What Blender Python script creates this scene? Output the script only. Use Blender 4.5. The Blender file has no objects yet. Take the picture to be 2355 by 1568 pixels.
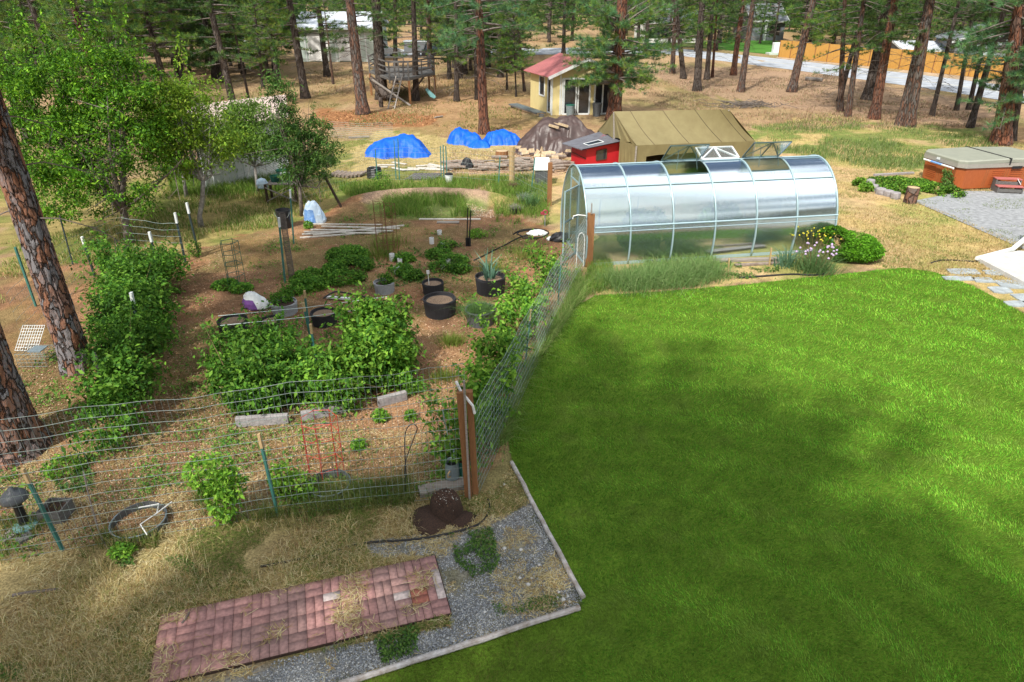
import bpy, math, random
import numpy as np
from mathutils import Vector, Matrix
random.seed(5); RNG = np.random.default_rng(11)
scene = bpy.context.scene
COL = scene.collection
# ------------------------------------------------------------ camera, sky, sun, exposure
CAMH, PITCH, F = 6.5, math.radians(27.0), 1570.0        # photo measured on a 2355 x 1568 plate
cam = bpy.data.cameras.new("camera"); camo = bpy.data.objects.new("camera", cam); COL.objects.link(camo)
camo.location = (0, 0, CAMH); camo.rotation_euler = (math.pi/2-PITCH, 0, 0)
cam.sensor_width = 36; cam.lens = 24.0; cam.clip_end = 900; cam.clip_start = .1
scene.camera = camo
SUN = Vector((-0.36, -0.62, 0.82)).normalized()
world = bpy.data.worlds.new("World"); scene.world = world; world.use_nodes = True
nt = world.node_tree; nt.nodes.clear()
wo = nt.nodes.new('ShaderNodeOutputWorld'); bg = nt.nodes.new('ShaderNodeBackground')
sky = nt.nodes.new('ShaderNodeTexSky'); sky.sky_type = 'NISHITA'; sky.sun_disc = False
sky.sun_elevation = math.asin(SUN.z); sky.sun_rotation = math.atan2(SUN.x, SUN.y)
sky.air_density = 1.0; sky.dust_density = 1.5
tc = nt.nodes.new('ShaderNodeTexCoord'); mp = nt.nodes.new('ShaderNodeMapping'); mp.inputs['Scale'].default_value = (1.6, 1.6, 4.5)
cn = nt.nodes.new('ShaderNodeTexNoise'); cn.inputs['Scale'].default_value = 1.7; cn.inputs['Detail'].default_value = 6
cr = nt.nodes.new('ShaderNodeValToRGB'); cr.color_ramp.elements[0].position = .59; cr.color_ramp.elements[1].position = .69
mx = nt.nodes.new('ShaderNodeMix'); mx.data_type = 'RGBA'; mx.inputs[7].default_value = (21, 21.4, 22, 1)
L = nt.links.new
L(tc.outputs['Generated'], mp.inputs[0]); L(mp.outputs[0], cn.inputs[0]); sx = nt.nodes.new('ShaderNodeSeparateXYZ'); L(tc.outputs['Generated'], sx.inputs[0]); mb = nt.nodes.new('ShaderNodeMath'); mb.operation = 'MULTIPLY_ADD'; mb.inputs[1].default_value = -.24; mb.inputs[2].default_value = .24; L(sx.outputs[1], mb.inputs[0]); ma = nt.nodes.new('ShaderNodeMath'); ma.operation = 'MULTIPLY_ADD'; L(sx.outputs[2], ma.inputs[1]); L(mb.outputs[0], ma.inputs[0]); L(cn.outputs[0], ma.inputs[2]); L(ma.outputs[0], cr.inputs[0])  # extra unseen cloud added overhead, behind the camera, to whiten the greenhouse reflection
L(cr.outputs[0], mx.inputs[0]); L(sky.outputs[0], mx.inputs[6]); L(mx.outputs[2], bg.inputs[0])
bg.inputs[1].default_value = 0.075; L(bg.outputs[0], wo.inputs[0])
sl = bpy.data.lights.new("sun", 'SUN'); so = bpy.data.objects.new("sun", sl); COL.objects.link(so)
sl.energy = 5.0; sl.angle = math.radians(1.8); sl.color = (1, .95, .86)
so.rotation_euler = (-SUN).to_track_quat('-Z', 'Y').to_euler(); so.location = (0, 0, 40)
vs = scene.view_settings; vs.view_transform = 'Standard'; vs.look = 'None'; vs.exposure = 0.14; vs.gamma = 1
scene.cycles.max_bounces = 6; scene.cycles.diffuse_bounces = 2; scene.cycles.glossy_bounces = 3
scene.cycles.transparent_max_bounces = 12; scene.cycles.transmission_bounces = 3
scene.cycles.caustics_reflective = False; scene.cycles.caustics_refractive = False
scene.cycles.use_adaptive_sampling = True
CP, SP = math.cos(PITCH), math.sin(PITCH)

# ------------------------------------------------------------ geometry helpers
def G(x, y, z=0.0):
    "ground point (or point at height z) seen at plate position x, y"
    u = (x-1177.5)/F; v = (784-y)/F
    t = (CAMH-z)/(SP-v*CP)
    return Vector((u*t, (CP+v*SP)*t, z))
def HT(y, base):
    "height above base at which plate row y is reached"
    return CAMH + base.y*math.tan(math.atan((784-y)/F)-PITCH)
def PX(base): return F/(base.y*CP+(CAMH-base.z)*SP)      # plate px per metre
def thing(name, label, cat, loc=(0, 0, 0), rz=0.0, group=None, kind=None):
    o = bpy.data.objects.new(name, None); COL.objects.link(o)
    o.location = Vector(loc); o.rotation_euler = (0, 0, rz); o.empty_display_size = .1
    return tag(o, label, cat, group, kind)
def tag(o, label=None, cat=None, group=None, kind=None):
    if label: o['label'] = label
    if cat: o['category'] = cat
    if group: o['group'] = group
    if kind: o['kind'] = kind
    return o
class MB:
    def __init__(s): s.v = []; s.f = []; s.c = []
    def add(s, vs, fs):
        n = len(s.v); s.v += [tuple(p) for p in vs]; s.f += [tuple(i+n for i in f) for f in fs]; return s
    def box(s, c, d, rz=0, M=None):
        R = M if M is not None else Matrix.Rotation(rz, 3, 'Z')
        c = Vector(c); P = []
        for k in range(8):
            q = Vector(((k & 1)-.5, ((k >> 1) & 1)-.5, ((k >> 2) & 1)-.5))
            P.append(c+R@Vector((q.x*d[0], q.y*d[1], q.z*d[2])))
        return s.add(P, [(0, 2, 3, 1), (4, 5, 7, 6), (0, 1, 5, 4), (2, 6, 7, 3), (0, 4, 6, 2), (1, 3, 7, 5)])
    def beam(s, a, b, w, h=None, up=(0, 0, 1)):
        a = Vector(a); b = Vector(b); h = h or w; d = b-a; X = d.normalized()
        Y = Vector(up).cross(X)
        if Y.length < 1e-3: Y = Vector((0, 1, 0)).cross(X)
        Y.normalize(); Z = X.cross(Y); M = Matrix((X, Y, Z)).transposed()
        return s.box((a+b)/2, (d.length, w, h), M=M)
    def tube(s, pts, r, n=6, cap=True):
        pts = [Vector(p) for p in pts]; m = len(pts)
        rs = r if hasattr(r, '__len__') else [r]*m
        ref = None; P = []; fs = []
        for i, p in enumerate(pts):
            t = (pts[min(i+1, m-1)]-pts[max(i-1, 0)])
            t = t.normalized() if t.length > 1e-9 else Vector((0, 0, 1))
            if ref is None: ref = Vector((0, 0, 1)).cross(t) if abs(t.z) < .9 else Vector((1, 0, 0)).cross(t)
            ref = (ref-t*ref.dot(t)).normalized(); b = t.cross(ref)
            for k in range(n):
                a = 2*math.pi*k/n; P.append(p+(ref*math.cos(a)+b*math.sin(a))*rs[i])
        for i in range(m-1):
            for k in range(n):
                k2 = (k+1) % n; fs.append((i*n+k, i*n+k2, (i+1)*n+k2, (i+1)*n+k))
        if cap and n > 2: fs += [tuple(range(n-1, -1, -1)), tuple((m-1)*n+k for k in range(n))]
        return s.add(P, fs)
    def lathe(s, prof, c=(0, 0, 0), n=20, cap=True, wob=0):
        c = Vector(c); P = []; fs = []
        for i, (r, z) in enumerate(prof):
            for k in range(n):
                a = 2*math.pi*k/n; q = r*(1+wob*math.sin(3*a+i)+wob*.6*math.sin(7*a+2*i))
                P.append(c+Vector((q*math.cos(a), q*math.sin(a), z)))
        for i in range(len(prof)-1):
            for k in range(n):
                k2 = (k+1) % n; fs.append((i*n+k, i*n+k2, (i+1)*n+k2, (i+1)*n+k))
        if cap: fs += [tuple(range(n-1, -1, -1)), tuple((len(prof)-1)*n+k for k in range(n))]
        return s.add(P, fs)
    def prism(s, poly, z0, z1):
        n = len(poly); P = [(p[0], p[1], z0) for p in poly]+[(p[0], p[1], z1) for p in poly]
        fs = [tuple(range(n-1, -1, -1)), tuple(range(n, 2*n))]+[(i, (i+1) % n, n+(i+1) % n, n+i) for i in range(n)]
        return s.add(P, fs)
    def slab(s, pts, t):
        "thick sheet through the corner points, t metres thick downwards"
        pts = [Vector(p) for p in pts]; n = len(pts)
        nn = (pts[1]-pts[0]).cross(pts[2]-pts[0]).normalized()
        if nn.z < 0: nn = -nn
        fs = [tuple(range(n)), tuple(range(2*n-1, n-1, -1))]+[(i, n+i, n+(i+1) % n, (i+1) % n) for i in range(n)]
        return s.add(pts+[p-nn*t for p in pts], fs)
    def build(s, name, mat, parent=None, smooth=False, local=False, bevel=0):
        me = bpy.data.meshes.new(name)
        off = Vector((0, 0, 0)) if (parent is None or local) else wloc(parent)
        me.from_pydata([(p[0]-off.x, p[1]-off.y, p[2]-off.z) for p in s.v], [], s.f); me.update()
        if smooth: me.polygons.foreach_set('use_smooth', [True]*len(me.polygons))
        me.materials.append(mat)
        o = bpy.data.objects.new(name, me); COL.objects.link(o)
        if parent is not None: o.parent = parent
        if bevel:
            m = o.modifiers.new('b', 'BEVEL'); m.width = bevel; m.segments = 2; m.limit_method = 'ANGLE'
        return o
def wloc(o):
    p = Vector((0, 0, 0))
    while o is not None: p = p+o.location; o = o.parent
    return p
def npmesh(name, V, Fc, mat, parent=None, C=None, smooth=False, local=False):
    "V (n,3), Fc (m,k) numpy -> object; C (n,3) colour per vertex"
    me = bpy.data.meshes.new(name); V = np.asarray(V, dtype=np.float32); Fc = np.asarray(Fc, dtype=np.int32)
    if parent is not None and not local: V = V-np.array(wloc(parent), dtype=np.float32)
    m, k = Fc.shape
    me.vertices.add(len(V)); me.vertices.foreach_set('co', V.ravel())
    me.loops.add(m*k); me.loops.foreach_set('vertex_index', Fc.ravel())
    me.polygons.add(m); me.polygons.foreach_set('loop_start', np.arange(0, m*k, k, dtype=np.int32))
    me.polygons.foreach_set('loop_total', np.full(m, k, dtype=np.int32))
    if smooth: me.polygons.foreach_set('use_smooth', np.ones(m, dtype=bool))
    if C is not None:
        a = me.color_attributes.new('Col', 'FLOAT_COLOR', 'POINT')
        a.data.foreach_set('color', np.concatenate([C, np.ones((len(C), 1))], 1).astype(np.float32).ravel())
    me.update(calc_edges=True); me.materials.append(mat)
    o = bpy.data.objects.new(name, me); COL.objects.link(o)
    if parent is not None: o.parent = parent
    return o
def copy_tree(o, parent=None, **kw):
    c = o.copy(); COL.objects.link(c); c.parent = parent
    for ch in list(o.children): copy_tree(ch, c)
    return c
# numpy noise
def vnoise(x, y, seed=0):
    xi = np.floor(x).astype(np.int64); yi = np.floor(y).astype(np.int64); xf = x-xi; yf = y-yi
    def h(a, b):
        n = (a*374761393+b*668265263+seed*1442695041) & 0xffffffff
        n = ((n ^ (n >> 13))*1274126177) & 0xffffffff
        return ((n ^ (n >> 16)) & 0xffff)/65535.0
    u = xf*xf*(3-2*xf); w = yf*yf*(3-2*yf)
    return (h(xi, yi)*(1-u)+h(xi+1, yi)*u)*(1-w)+(h(xi, yi+1)*(1-u)+h(xi+1, yi+1)*u)*w
def fbm(x, y, s, seed=0, o=4):
    x = np.asarray(x, float); y = np.asarray(y, float); t = 0; a = .5; f = s; tot = 0
    for k in range(o): t = t+a*vnoise(x*f+31.7*k, y*f-17.3*k, seed+k); tot += a; a *= .55; f *= 2.03
    return t/tot
def inpoly(x, y, poly):
    r = np.zeros(x.shape, bool); n = len(poly); j = n-1
    for i in range(n):
        xi, yi = poly[i][:2]; xj, yj = poly[j][:2]
        r ^= ((yi > y) != (yj > y)) & (x < (xj-xi)*(y-yi)/(yj-yi+1e-12)+xi); j = i
    return r
def sample_plate(poly, n, seed):
    "random ground points inside an outline given on the plate"
    r = np.random.default_rng(seed); P = np.array(poly, float); out = []; tot = 0
    lo = P.min(0); hi = P.max(0)
    while tot < n:
        q = r.uniform(lo, hi, (n*2, 2)); q = q[inpoly(q[:, 0], q[:, 1], P)]; out.append(q); tot += len(q)
    q = np.concatenate(out)[:n]
    u = (q[:, 0]-1177.5)/F; v = (784-q[:, 1])/F; t = CAMH/(SP-v*CP)
    return np.stack([u*t, (CP+v*SP)*t], 1)

# ------------------------------------------------------------ materials
def newmat(name):
    m = bpy.data.materials.new(name); m.use_nodes = True; n = m.node_tree; n.nodes.clear()
    out = n.nodes.new('ShaderNodeOutputMaterial'); b = n.nodes.new('ShaderNodeBsdfPrincipled')
    n.links.new(b.outputs[0], out.inputs[0]); return m, n, b, out
def mat(name, c1, c2=None, scale=8, rough=.7, metal=0, bump=0, bscale=None, stretch=(1, 1, 1), spec=.4, detail=5, c3=None):
    m, n, b, out = newmat(name); c2 = c2 or tuple(x*.72 for x in c1)
    tcn = n.nodes.new('ShaderNodeTexCoord'); mpn = n.nodes.new('ShaderNodeMapping'); mpn.inputs['Scale'].default_value = stretch
    no = n.nodes.new('ShaderNodeTexNoise'); no.inputs['Scale'].default_value = scale; no.inputs['Detail'].default_value = detail; no.inputs['Roughness'].default_value = .65
    rp = n.nodes.new('ShaderNodeValToRGB'); e = rp.color_ramp.elements
    e[0].position = .33; e[1].position = .67; e[0].color = (*c1, 1); e[1].color = (*c2, 1)
    if c3: q = e.new(.5); q.color = (*c3, 1)
    l = n.links.new
    l(tcn.outputs['Object'], mpn.inputs[0]); l(mpn.outputs[0], no.inputs[0]); l(no.outputs[0], rp.inputs[0]); l(rp.outputs[0], b.inputs['Base Color'])
    b.inputs['Roughness'].default_value = rough; b.inputs['Metallic'].default_value = metal
    b.inputs['Specular IOR Level'].default_value = spec
    if bump:
        n2 = n.nodes.new('ShaderNodeTexNoise'); n2.inputs['Scale'].default_value = bscale or scale*3; n2.inputs['Detail'].default_value = 4
        bp = n.nodes.new('ShaderNodeBump'); bp.inputs['Strength'].default_value = bump; bp.inputs['Distance'].default_value = .02
        l(mpn.outputs[0], n2.inputs[0]); l(n2.outputs[0], bp.inputs['Height']); l(bp.outputs[0], b.inputs['Normal'])
    return m
def leafmat(name, tint=(1, 1, 1), trans=.35, rough=.55, spec=.16):
    m, n, b, out = newmat(name); l = n.links.new
    a = n.nodes.new('ShaderNodeAttribute'); a.attribute_name = 'Col'
    mu = n.nodes.new('ShaderNodeMix'); mu.data_type = 'RGBA'; mu.blend_type = 'MULTIPLY'; mu.inputs[0].default_value = 1
    l(a.outputs['Color'], mu.inputs[6]); mu.inputs[7].default_value = (*tint, 1)
    l(mu.outputs[2], b.inputs['Base Color']); b.inputs['Roughness'].default_value = rough; b.inputs['Specular IOR Level'].default_value = spec
    if trans:
        t = n.nodes.new('ShaderNodeBsdfTranslucent'); mm = n.nodes.new('ShaderNodeMixShader'); mm.inputs[0].default_value = trans
        l(mu.outputs[2], t.inputs[0]); l(b.outputs[0], mm.inputs[1]); l(t.outputs[0], mm.inputs[2]); l(mm.outputs[0], out.inputs[0])
    return m
def barkmat(name, plate, plate2, crack, sc=(2.4, 2.4, 1.5), bump=.9):
    m, n, b, out = newmat(name); l = n.links.new
    tcn = n.nodes.new('ShaderNodeTexCoord'); mpn = n.nodes.new('ShaderNodeMapping'); mpn.inputs['Scale'].default_value = sc
    nz = n.nodes.new('ShaderNodeTexNoise'); nz.inputs['Scale'].default_value = 1.5; nz.inputs['Detail'].default_value = 3
    ad = n.nodes.new('ShaderNodeMix'); ad.data_type = 'RGBA'; ad.blend_type = 'LINEAR_LIGHT'; ad.inputs[0].default_value = .62
    v = n.nodes.new('ShaderNodeTexVoronoi'); v.feature = 'DISTANCE_TO_EDGE'; v.inputs['Scale'].default_value = 1.6
    v2 = n.nodes.new('ShaderNodeTexVoronoi'); v2.inputs['Scale'].default_value = 1.6
    r = n.nodes.new('ShaderNodeValToRGB'); r.color_ramp.elements[0].position = .0; r.color_ramp.elements[1].position = .11
    l(tcn.outputs['Object'], mpn.inputs[0]); l(mpn.outputs[0], nz.inputs[0]); l(mpn.outputs[0], ad.inputs[6]); l(nz.outputs['Color'], ad.inputs[7])
    l(ad.outputs[2], v.inputs[0]); l(ad.outputs[2], v2.inputs[0]); l(v.outputs['Distance'], r.inputs[0])
    fine = n.nodes.new('ShaderNodeTexNoise'); fine.inputs['Scale'].default_value = 9; fine.inputs['Detail'].default_value = 5; l(mpn.outputs[0], fine.inputs[0])
    sep = n.nodes.new('ShaderNodeSeparateColor'); l(v2.outputs['Color'], sep.inputs[0])
    am = n.nodes.new('ShaderNodeMath'); am.operation = 'ADD'; l(sep.outputs[0], am.inputs[0]); l(fine.outputs[0], am.inputs[1])
    am2 = n.nodes.new('ShaderNodeMath'); am2.operation = 'MULTIPLY'; am2.inputs[1].default_value = .5; l(am.outputs[0], am2.inputs[0])
    rr = n.nodes.new('ShaderNodeValToRGB'); rr.color_ramp.elements[0].position = .35; rr.color_ramp.elements[1].position = .65
    rr.color_ramp.elements[0].color = (*plate, 1); rr.color_ramp.elements[1].color = (*plate2, 1); l(am2.outputs[0], rr.inputs[0])
    mi = n.nodes.new('ShaderNodeMix'); mi.data_type = 'RGBA'; mi.inputs[6].default_value = (*crack, 1)
    l(r.outputs[0], mi.inputs[0]); l(rr.outputs[0], mi.inputs[7]); l(mi.outputs[2], b.inputs['Base Color'])
    b.inputs['Roughness'].default_value = .9; b.inputs['Specular IOR Level'].default_value = .15
    bh = n.nodes.new('ShaderNodeMath'); bh.operation = 'MULTIPLY_ADD'; bh.inputs[1].default_value = .35; l(fine.outputs[0], bh.inputs[0]); l(r.outputs[0], bh.inputs[2])
    bp = n.nodes.new('ShaderNodeBump'); bp.inputs['Strength'].default_value = bump; bp.inputs['Distance'].default_value = .05
    l(bh.outputs[0], bp.inputs['Height']); l(bp.outputs[0], b.inputs['Normal'])
    return m
def groundmat(name, attr=True, base=(.1, .2, .03), sc=40, lo=.55, hi=1.35, bump=.5):
    m, n, b, out = newmat(name); l = n.links.new
    tcn = n.nodes.new('ShaderNodeTexCoord')
    n1 = n.nodes.new('ShaderNodeTexNoise'); n1.inputs['Scale'].default_value = sc; n1.inputs['Detail'].default_value = 5; n1.inputs['Roughness'].default_value = .75
    n2 = n.nodes.new('ShaderNodeTexNoise'); n2.inputs['Scale'].default_value = sc*.12; n2.inputs['Detail'].default_value = 4
    l(tcn.outputs['Object'], n1.inputs[0]); l(tcn.outputs['Object'], n2.inputs[0])
    r1 = n.nodes.new('ShaderNodeMapRange'); r1.inputs[1].default_value = .3; r1.inputs[2].default_value = .7; r1.inputs[3].default_value = lo; r1.inputs[4].default_value = hi
    r2 = n.nodes.new('ShaderNodeMapRange'); r2.inputs[1].default_value = .3; r2.inputs[2].default_value = .7; r2.inputs[3].default_value = .75; r2.inputs[4].default_value = 1.2
    l(n1.outputs[0], r1.inputs[0]); l(n2.outputs[0], r2.inputs[0])
    mm = n.nodes.new('ShaderNodeMath'); mm.operation = 'MULTIPLY'; l(r1.outputs[0], mm.inputs[0]); l(r2.outputs[0], mm.inputs[1])
    vm = n.nodes.new('ShaderNodeVectorMath'); vm.operation = 'SCALE'; l(mm.outputs[0], vm.inputs['Scale'])
    if attr:
        a = n.nodes.new('ShaderNodeAttribute'); a.attribute_name = 'Col'; l(a.outputs['Color'], vm.inputs[0])
    else: vm.inputs[0].default_value = base
    l(vm.outputs[0], b.inputs['Base Color']); b.inputs['Roughness'].default_value = .95; b.inputs['Specular IOR Level'].default_value = .1
    bp = n.nodes.new('ShaderNodeBump'); bp.inputs['Strength'].default_value = bump; bp.inputs['Distance'].default_value = .03
    l(n1.outputs[0], bp.inputs['Height']); l(bp.outputs[0], b.inputs['Normal'])
    return m
M = {}
M['leaf'] = leafmat('leaf'); M['needle'] = leafmat('needle', trans=.22, rough=.45); M['blade'] = leafmat('blade', trans=.3, rough=.6, spec=.2)
M['straw'] = leafmat('straw', trans=.15, rough=.8, spec=.1); M['chip'] = leafmat('chip', trans=0, rough=.9, spec=.1)
M['bark'] = barkmat('pine_bark_grey_orange', (.19, .10, .068), (.145, .13, .12), (.06, .042, .036))
M['bark_near'] = barkmat('pine_bark_near', (.30, .145, .09), (.225, .215, .225), (.085, .062, .055), sc=(6.5, 6.5, 1.9), bump=1)
M['bark_red'] = barkmat('pine_bark_red', (.24, .10, .06), (.15, .095, .075), (.05, .03, .026))
M['bark_dark'] = barkmat('pine_bark_dark', (.10, .075, .06), (.13, .11, .10), (.022, .018, .015))
M['twig'] = mat('twig', (.13, .10, .08), (.2, .17, .15), rough=.9)
M['deadtwig'] = mat('dead_twig', (.2, .17, .15), (.09, .075, .065), rough=.9)
M['bark_pale'] = mat('bark_pale', (.34, .32, .30), (.17, .15, .135), scale=14, rough=.85, bump=.4)
M['canes'] = mat('canes', (.15, .13, .05), (.2, .12, .06), rough=.8)
M['wood'] = mat('weathered_wood', (.34, .31, .28), (.20, .17, .145), scale=6, stretch=(1, 8, 8), rough=.85, bump=.3)
M['wood_grey'] = mat('grey_boards', (.17, .165, .16), (.09, .085, .08), scale=7, stretch=(2, 2, 9), rough=.9, bump=.3)
M['wood_white'] = mat('bleached_boards', (.62, .60, .55), (.42, .38, .33), scale=9, rough=.8, bump=.3)
M['wood_tan'] = mat('tan_wood', (.52, .38, .2), (.40, .27, .13), scale=10, stretch=(6, 6, 1), rough=.8, bump=.2)
M['wood_post'] = mat('treated_post', (.30, .14, .055), (.21, .095, .04), scale=9, stretch=(8, 8, 1), rough=.8, bump=.3)
M['wood_dark'] = mat('dark_wood', (.075, .045, .03), (.045, .03, .022), scale=9, rough=.8, bump=.3)
M['wood_cut'] = mat('split_firewood', (.58, .46, .30), (.36, .25, .15), scale=7, rough=.8, bump=.3)
M['firebark'] = mat('firewood_bark', (.17, .12, .09), (.33, .28, .24), scale=12, rough=.9, bump=.5)
M['log_end'] = mat('log_end', (.55, .42, .26), (.42, .28, .15), scale=30, rough=.85)
M['wire'] = mat('galvanised_wire', (.42, .50, .50), (.30, .38, .37), rough=.45, metal=.3)
M['wire_green'] = mat('green_wire', (.045, .13, .09), rough=.5)
M['wire_red'] = mat('red_wire', (.5, .05, .035), (.35, .045, .03), rough=.5)
M['wire_rust'] = mat('rusty_wire', (.22, .09, .05), rough=.7)
M['post_teal'] = mat('teal_post', (.055, .20, .17), (.04, .14, .12), rough=.55, scale=12)
M['post_dark'] = mat('dark_post', (.03, .055, .055), (.02, .03, .03), rough=.55)
M['white_paint'] = mat('white_paint', (.78, .80, .80), (.62, .66, .66), rough=.5, scale=10)
M['pvc'] = mat('white_pvc', (.82, .83, .82), (.7, .7, .69), rough=.35)
M['black_plastic'] = mat('black_plastic', (.022, .023, .026), (.014, .014, .016), rough=.4)
M['black_fabric'] = mat('black_fabric', (.022, .022, .025), (.035, .035, .04), scale=60, rough=.85, bump=.3)
M['grey_plastic'] = mat('grey_plastic', (.10, .11, .12), (.08, .085, .09), rough=.4)
M['felt'] = mat('grey_felt', (.36, .38, .39), (.27, .28, .29), scale=40, rough=.95, bump=.3)
M['soil'] = mat('soil', (.03, .02, .015), (.085, .045, .03), scale=55, rough=.95, bump=.8)
M['potchips'] = mat('pot_chips', (.42, .30, .20), (.12, .075, .05), scale=60, rough=.9, bump=.9)
M['bluetarp'] = mat('blue_tarp', (.008, .13, .68), (.004, .08, .46), scale=3, rough=.48, bump=1, bscale=12, spec=.3)
M['browntarp'] = mat('brown_tarp', (.085, .055, .05), (.06, .04, .036), scale=4, rough=.42, bump=.8, bscale=9, spec=.45)
M['canvas'] = mat('olive_canvas', (.225, .19, .09), (.19, .155, .072), scale=2.5, rough=.85, bump=.1)
M['red_paint'] = mat('red_paint', (.50, .012, .022), (.42, .012, .018), scale=3, rough=.55)
M['roof_grey'] = mat('grey_corrugated', (.16, .165, .19), (.11, .11, .125), scale=4, rough=.5, metal=.2)
M['roof_red'] = mat('red_metal_roof', (.42, .14, .14), (.33, .12, .12), scale=3, rough=.5, metal=.1)
M['roof_tan'] = mat('tan_metal_roof', (.60, .47, .42), (.5, .39, .34), scale=3, rough=.5, metal=.1)
M['cream'] = mat('cream_wall', (.68, .57, .27), (.62, .52, .25), scale=2, rough=.8)
M['cream_front'] = mat('cream_panel', (.70, .60, .32), (.64, .53, .28), scale=2, rough=.8)
M['glass_dark'] = mat('dark_glass', (.03, .035, .04), (.02, .02, .024), scale=2, rough=.06, spec=.8)
M['white_wall'] = mat('white_wall', (.8, .79, .76), (.74, .73, .70), scale=2, rough=.8)
M['alu'] = mat('aluminium_frame', (.42, .56, .60), (.36, .5, .54), rough=.35, metal=.35)
M['alu_dark'] = mat('dark_frame', (.10, .16, .16), (.08, .13, .13), rough=.4, metal=.3)
M['tub'] = mat('tub_cabinet', (.42, .115, .035), (.34, .085, .025), scale=6, stretch=(6, 6, 1), rough=.5)
M['vinyl'] = mat('vinyl_cover', (.30, .31, .25), (.26, .27, .22), scale=3, rough=.5)
M['vinyl_side'] = mat('vinyl_skirt', (.34, .32, .28), (.28, .265, .23), scale=5, rough=.5, bump=.2)
M['strap'] = mat('black_strap', (.02, .02, .022), rough=.6)
M['rubber_red'] = mat('red_tread', (.42, .13, .12), (.36, .11, .10), rough=.8)
M['stone'] = mat('grey_stone', (.36, .34, .34), (.23, .21, .22), scale=9, rough=.9, bump=.6)
M['concrete'] = groundmat('concrete', False, (.29, .30, .31), sc=60, lo=.8, hi=1.15, bump=.2)
M['slab'] = mat('pale_slab', (.58, .57, .55), (.48, .47, .44), scale=6, rough=.85, bump=.1)
M['flag'] = groundmat('flagstone', False, (.36, .40, .42), sc=50, lo=.7, hi=1.25, bump=.4)
M['asphalt'] = groundmat('asphalt', False, (.36, .385, .42), sc=8, lo=.9, hi=1.1, bump=.05)
M['paint_y'] = mat('yellow_line', (.6, .55, .38), (.5, .47, .35))
M['brick'] = None
M['galv'] = mat('galvanised', (.34, .42, .46), (.24, .3, .34), scale=9, rough=.4, metal=.5)
M['green_plastic'] = mat('green_plastic', (.02, .14, .10), rough=.4)
M['bluebag'] = mat('blue_white_bag', (.45, .62, .80), (.68, .78, .88), scale=5, rough=.35, bump=.5)
M['purple'] = mat('purple_print', (.13, .06, .22), (.20, .08, .3), scale=9, rough=.4)
M['bluebagprint'] = mat('blue_print', (.08, .22, .6), (.3, .5, .8), scale=11, rough=.4)
M['grn_dump'] = mat('dark_green_steel', (.02, .075, .06), rough=.6)
M['cedar'] = mat('cedar_boards', (.56, .31, .075), (.46, .23, .05), scale=3, stretch=(5, 5, .5), rough=.75, bump=.1)
M['siding_grey'] = mat('grey_siding', (.17, .19, .21), (.15, .165, .18), scale=2, rough=.8)
M['siding_green'] = mat('pale_green_siding', (.50, .58, .52), (.45, .53, .48), scale=2, rough=.8)
M['carglass'] = mat('car_glass', (.04, .06, .08), rough=.08, spec=.8)
M['carblack'] = mat('black_car_paint', (.015, .018, .022), rough=.15, spec=.7)
M['carwhite'] = mat('white_car_paint', (.62, .68, .74), rough=.25, spec=.6)
M['rubber'] = mat('tyre', (.02, .02, .02), rough=.8)
M['timber'] = mat('landscape_timber', (.55, .53, .52), (.28, .23, .19), scale=5, stretch=(2, 2, 2), rough=.85, bump=.4)
M['hose'] = mat('black_hose', (.02, .02, .022), rough=.45)
M['teal'] = mat('teal_ring', (.2, .42, .42), rough=.6)
M['orange'] = mat('orange_flower', (.6, .12, .03), rough=.7)
M['lilac'] = mat('lilac_flower', (.55, .42, .62), rough=.7)
M['yellowf'] = mat('yellow_flower', (.65, .6, .05), rough=.7)
M['redplastic'] = mat('red_plastic', (.45, .06, .09), rough=.5)
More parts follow.
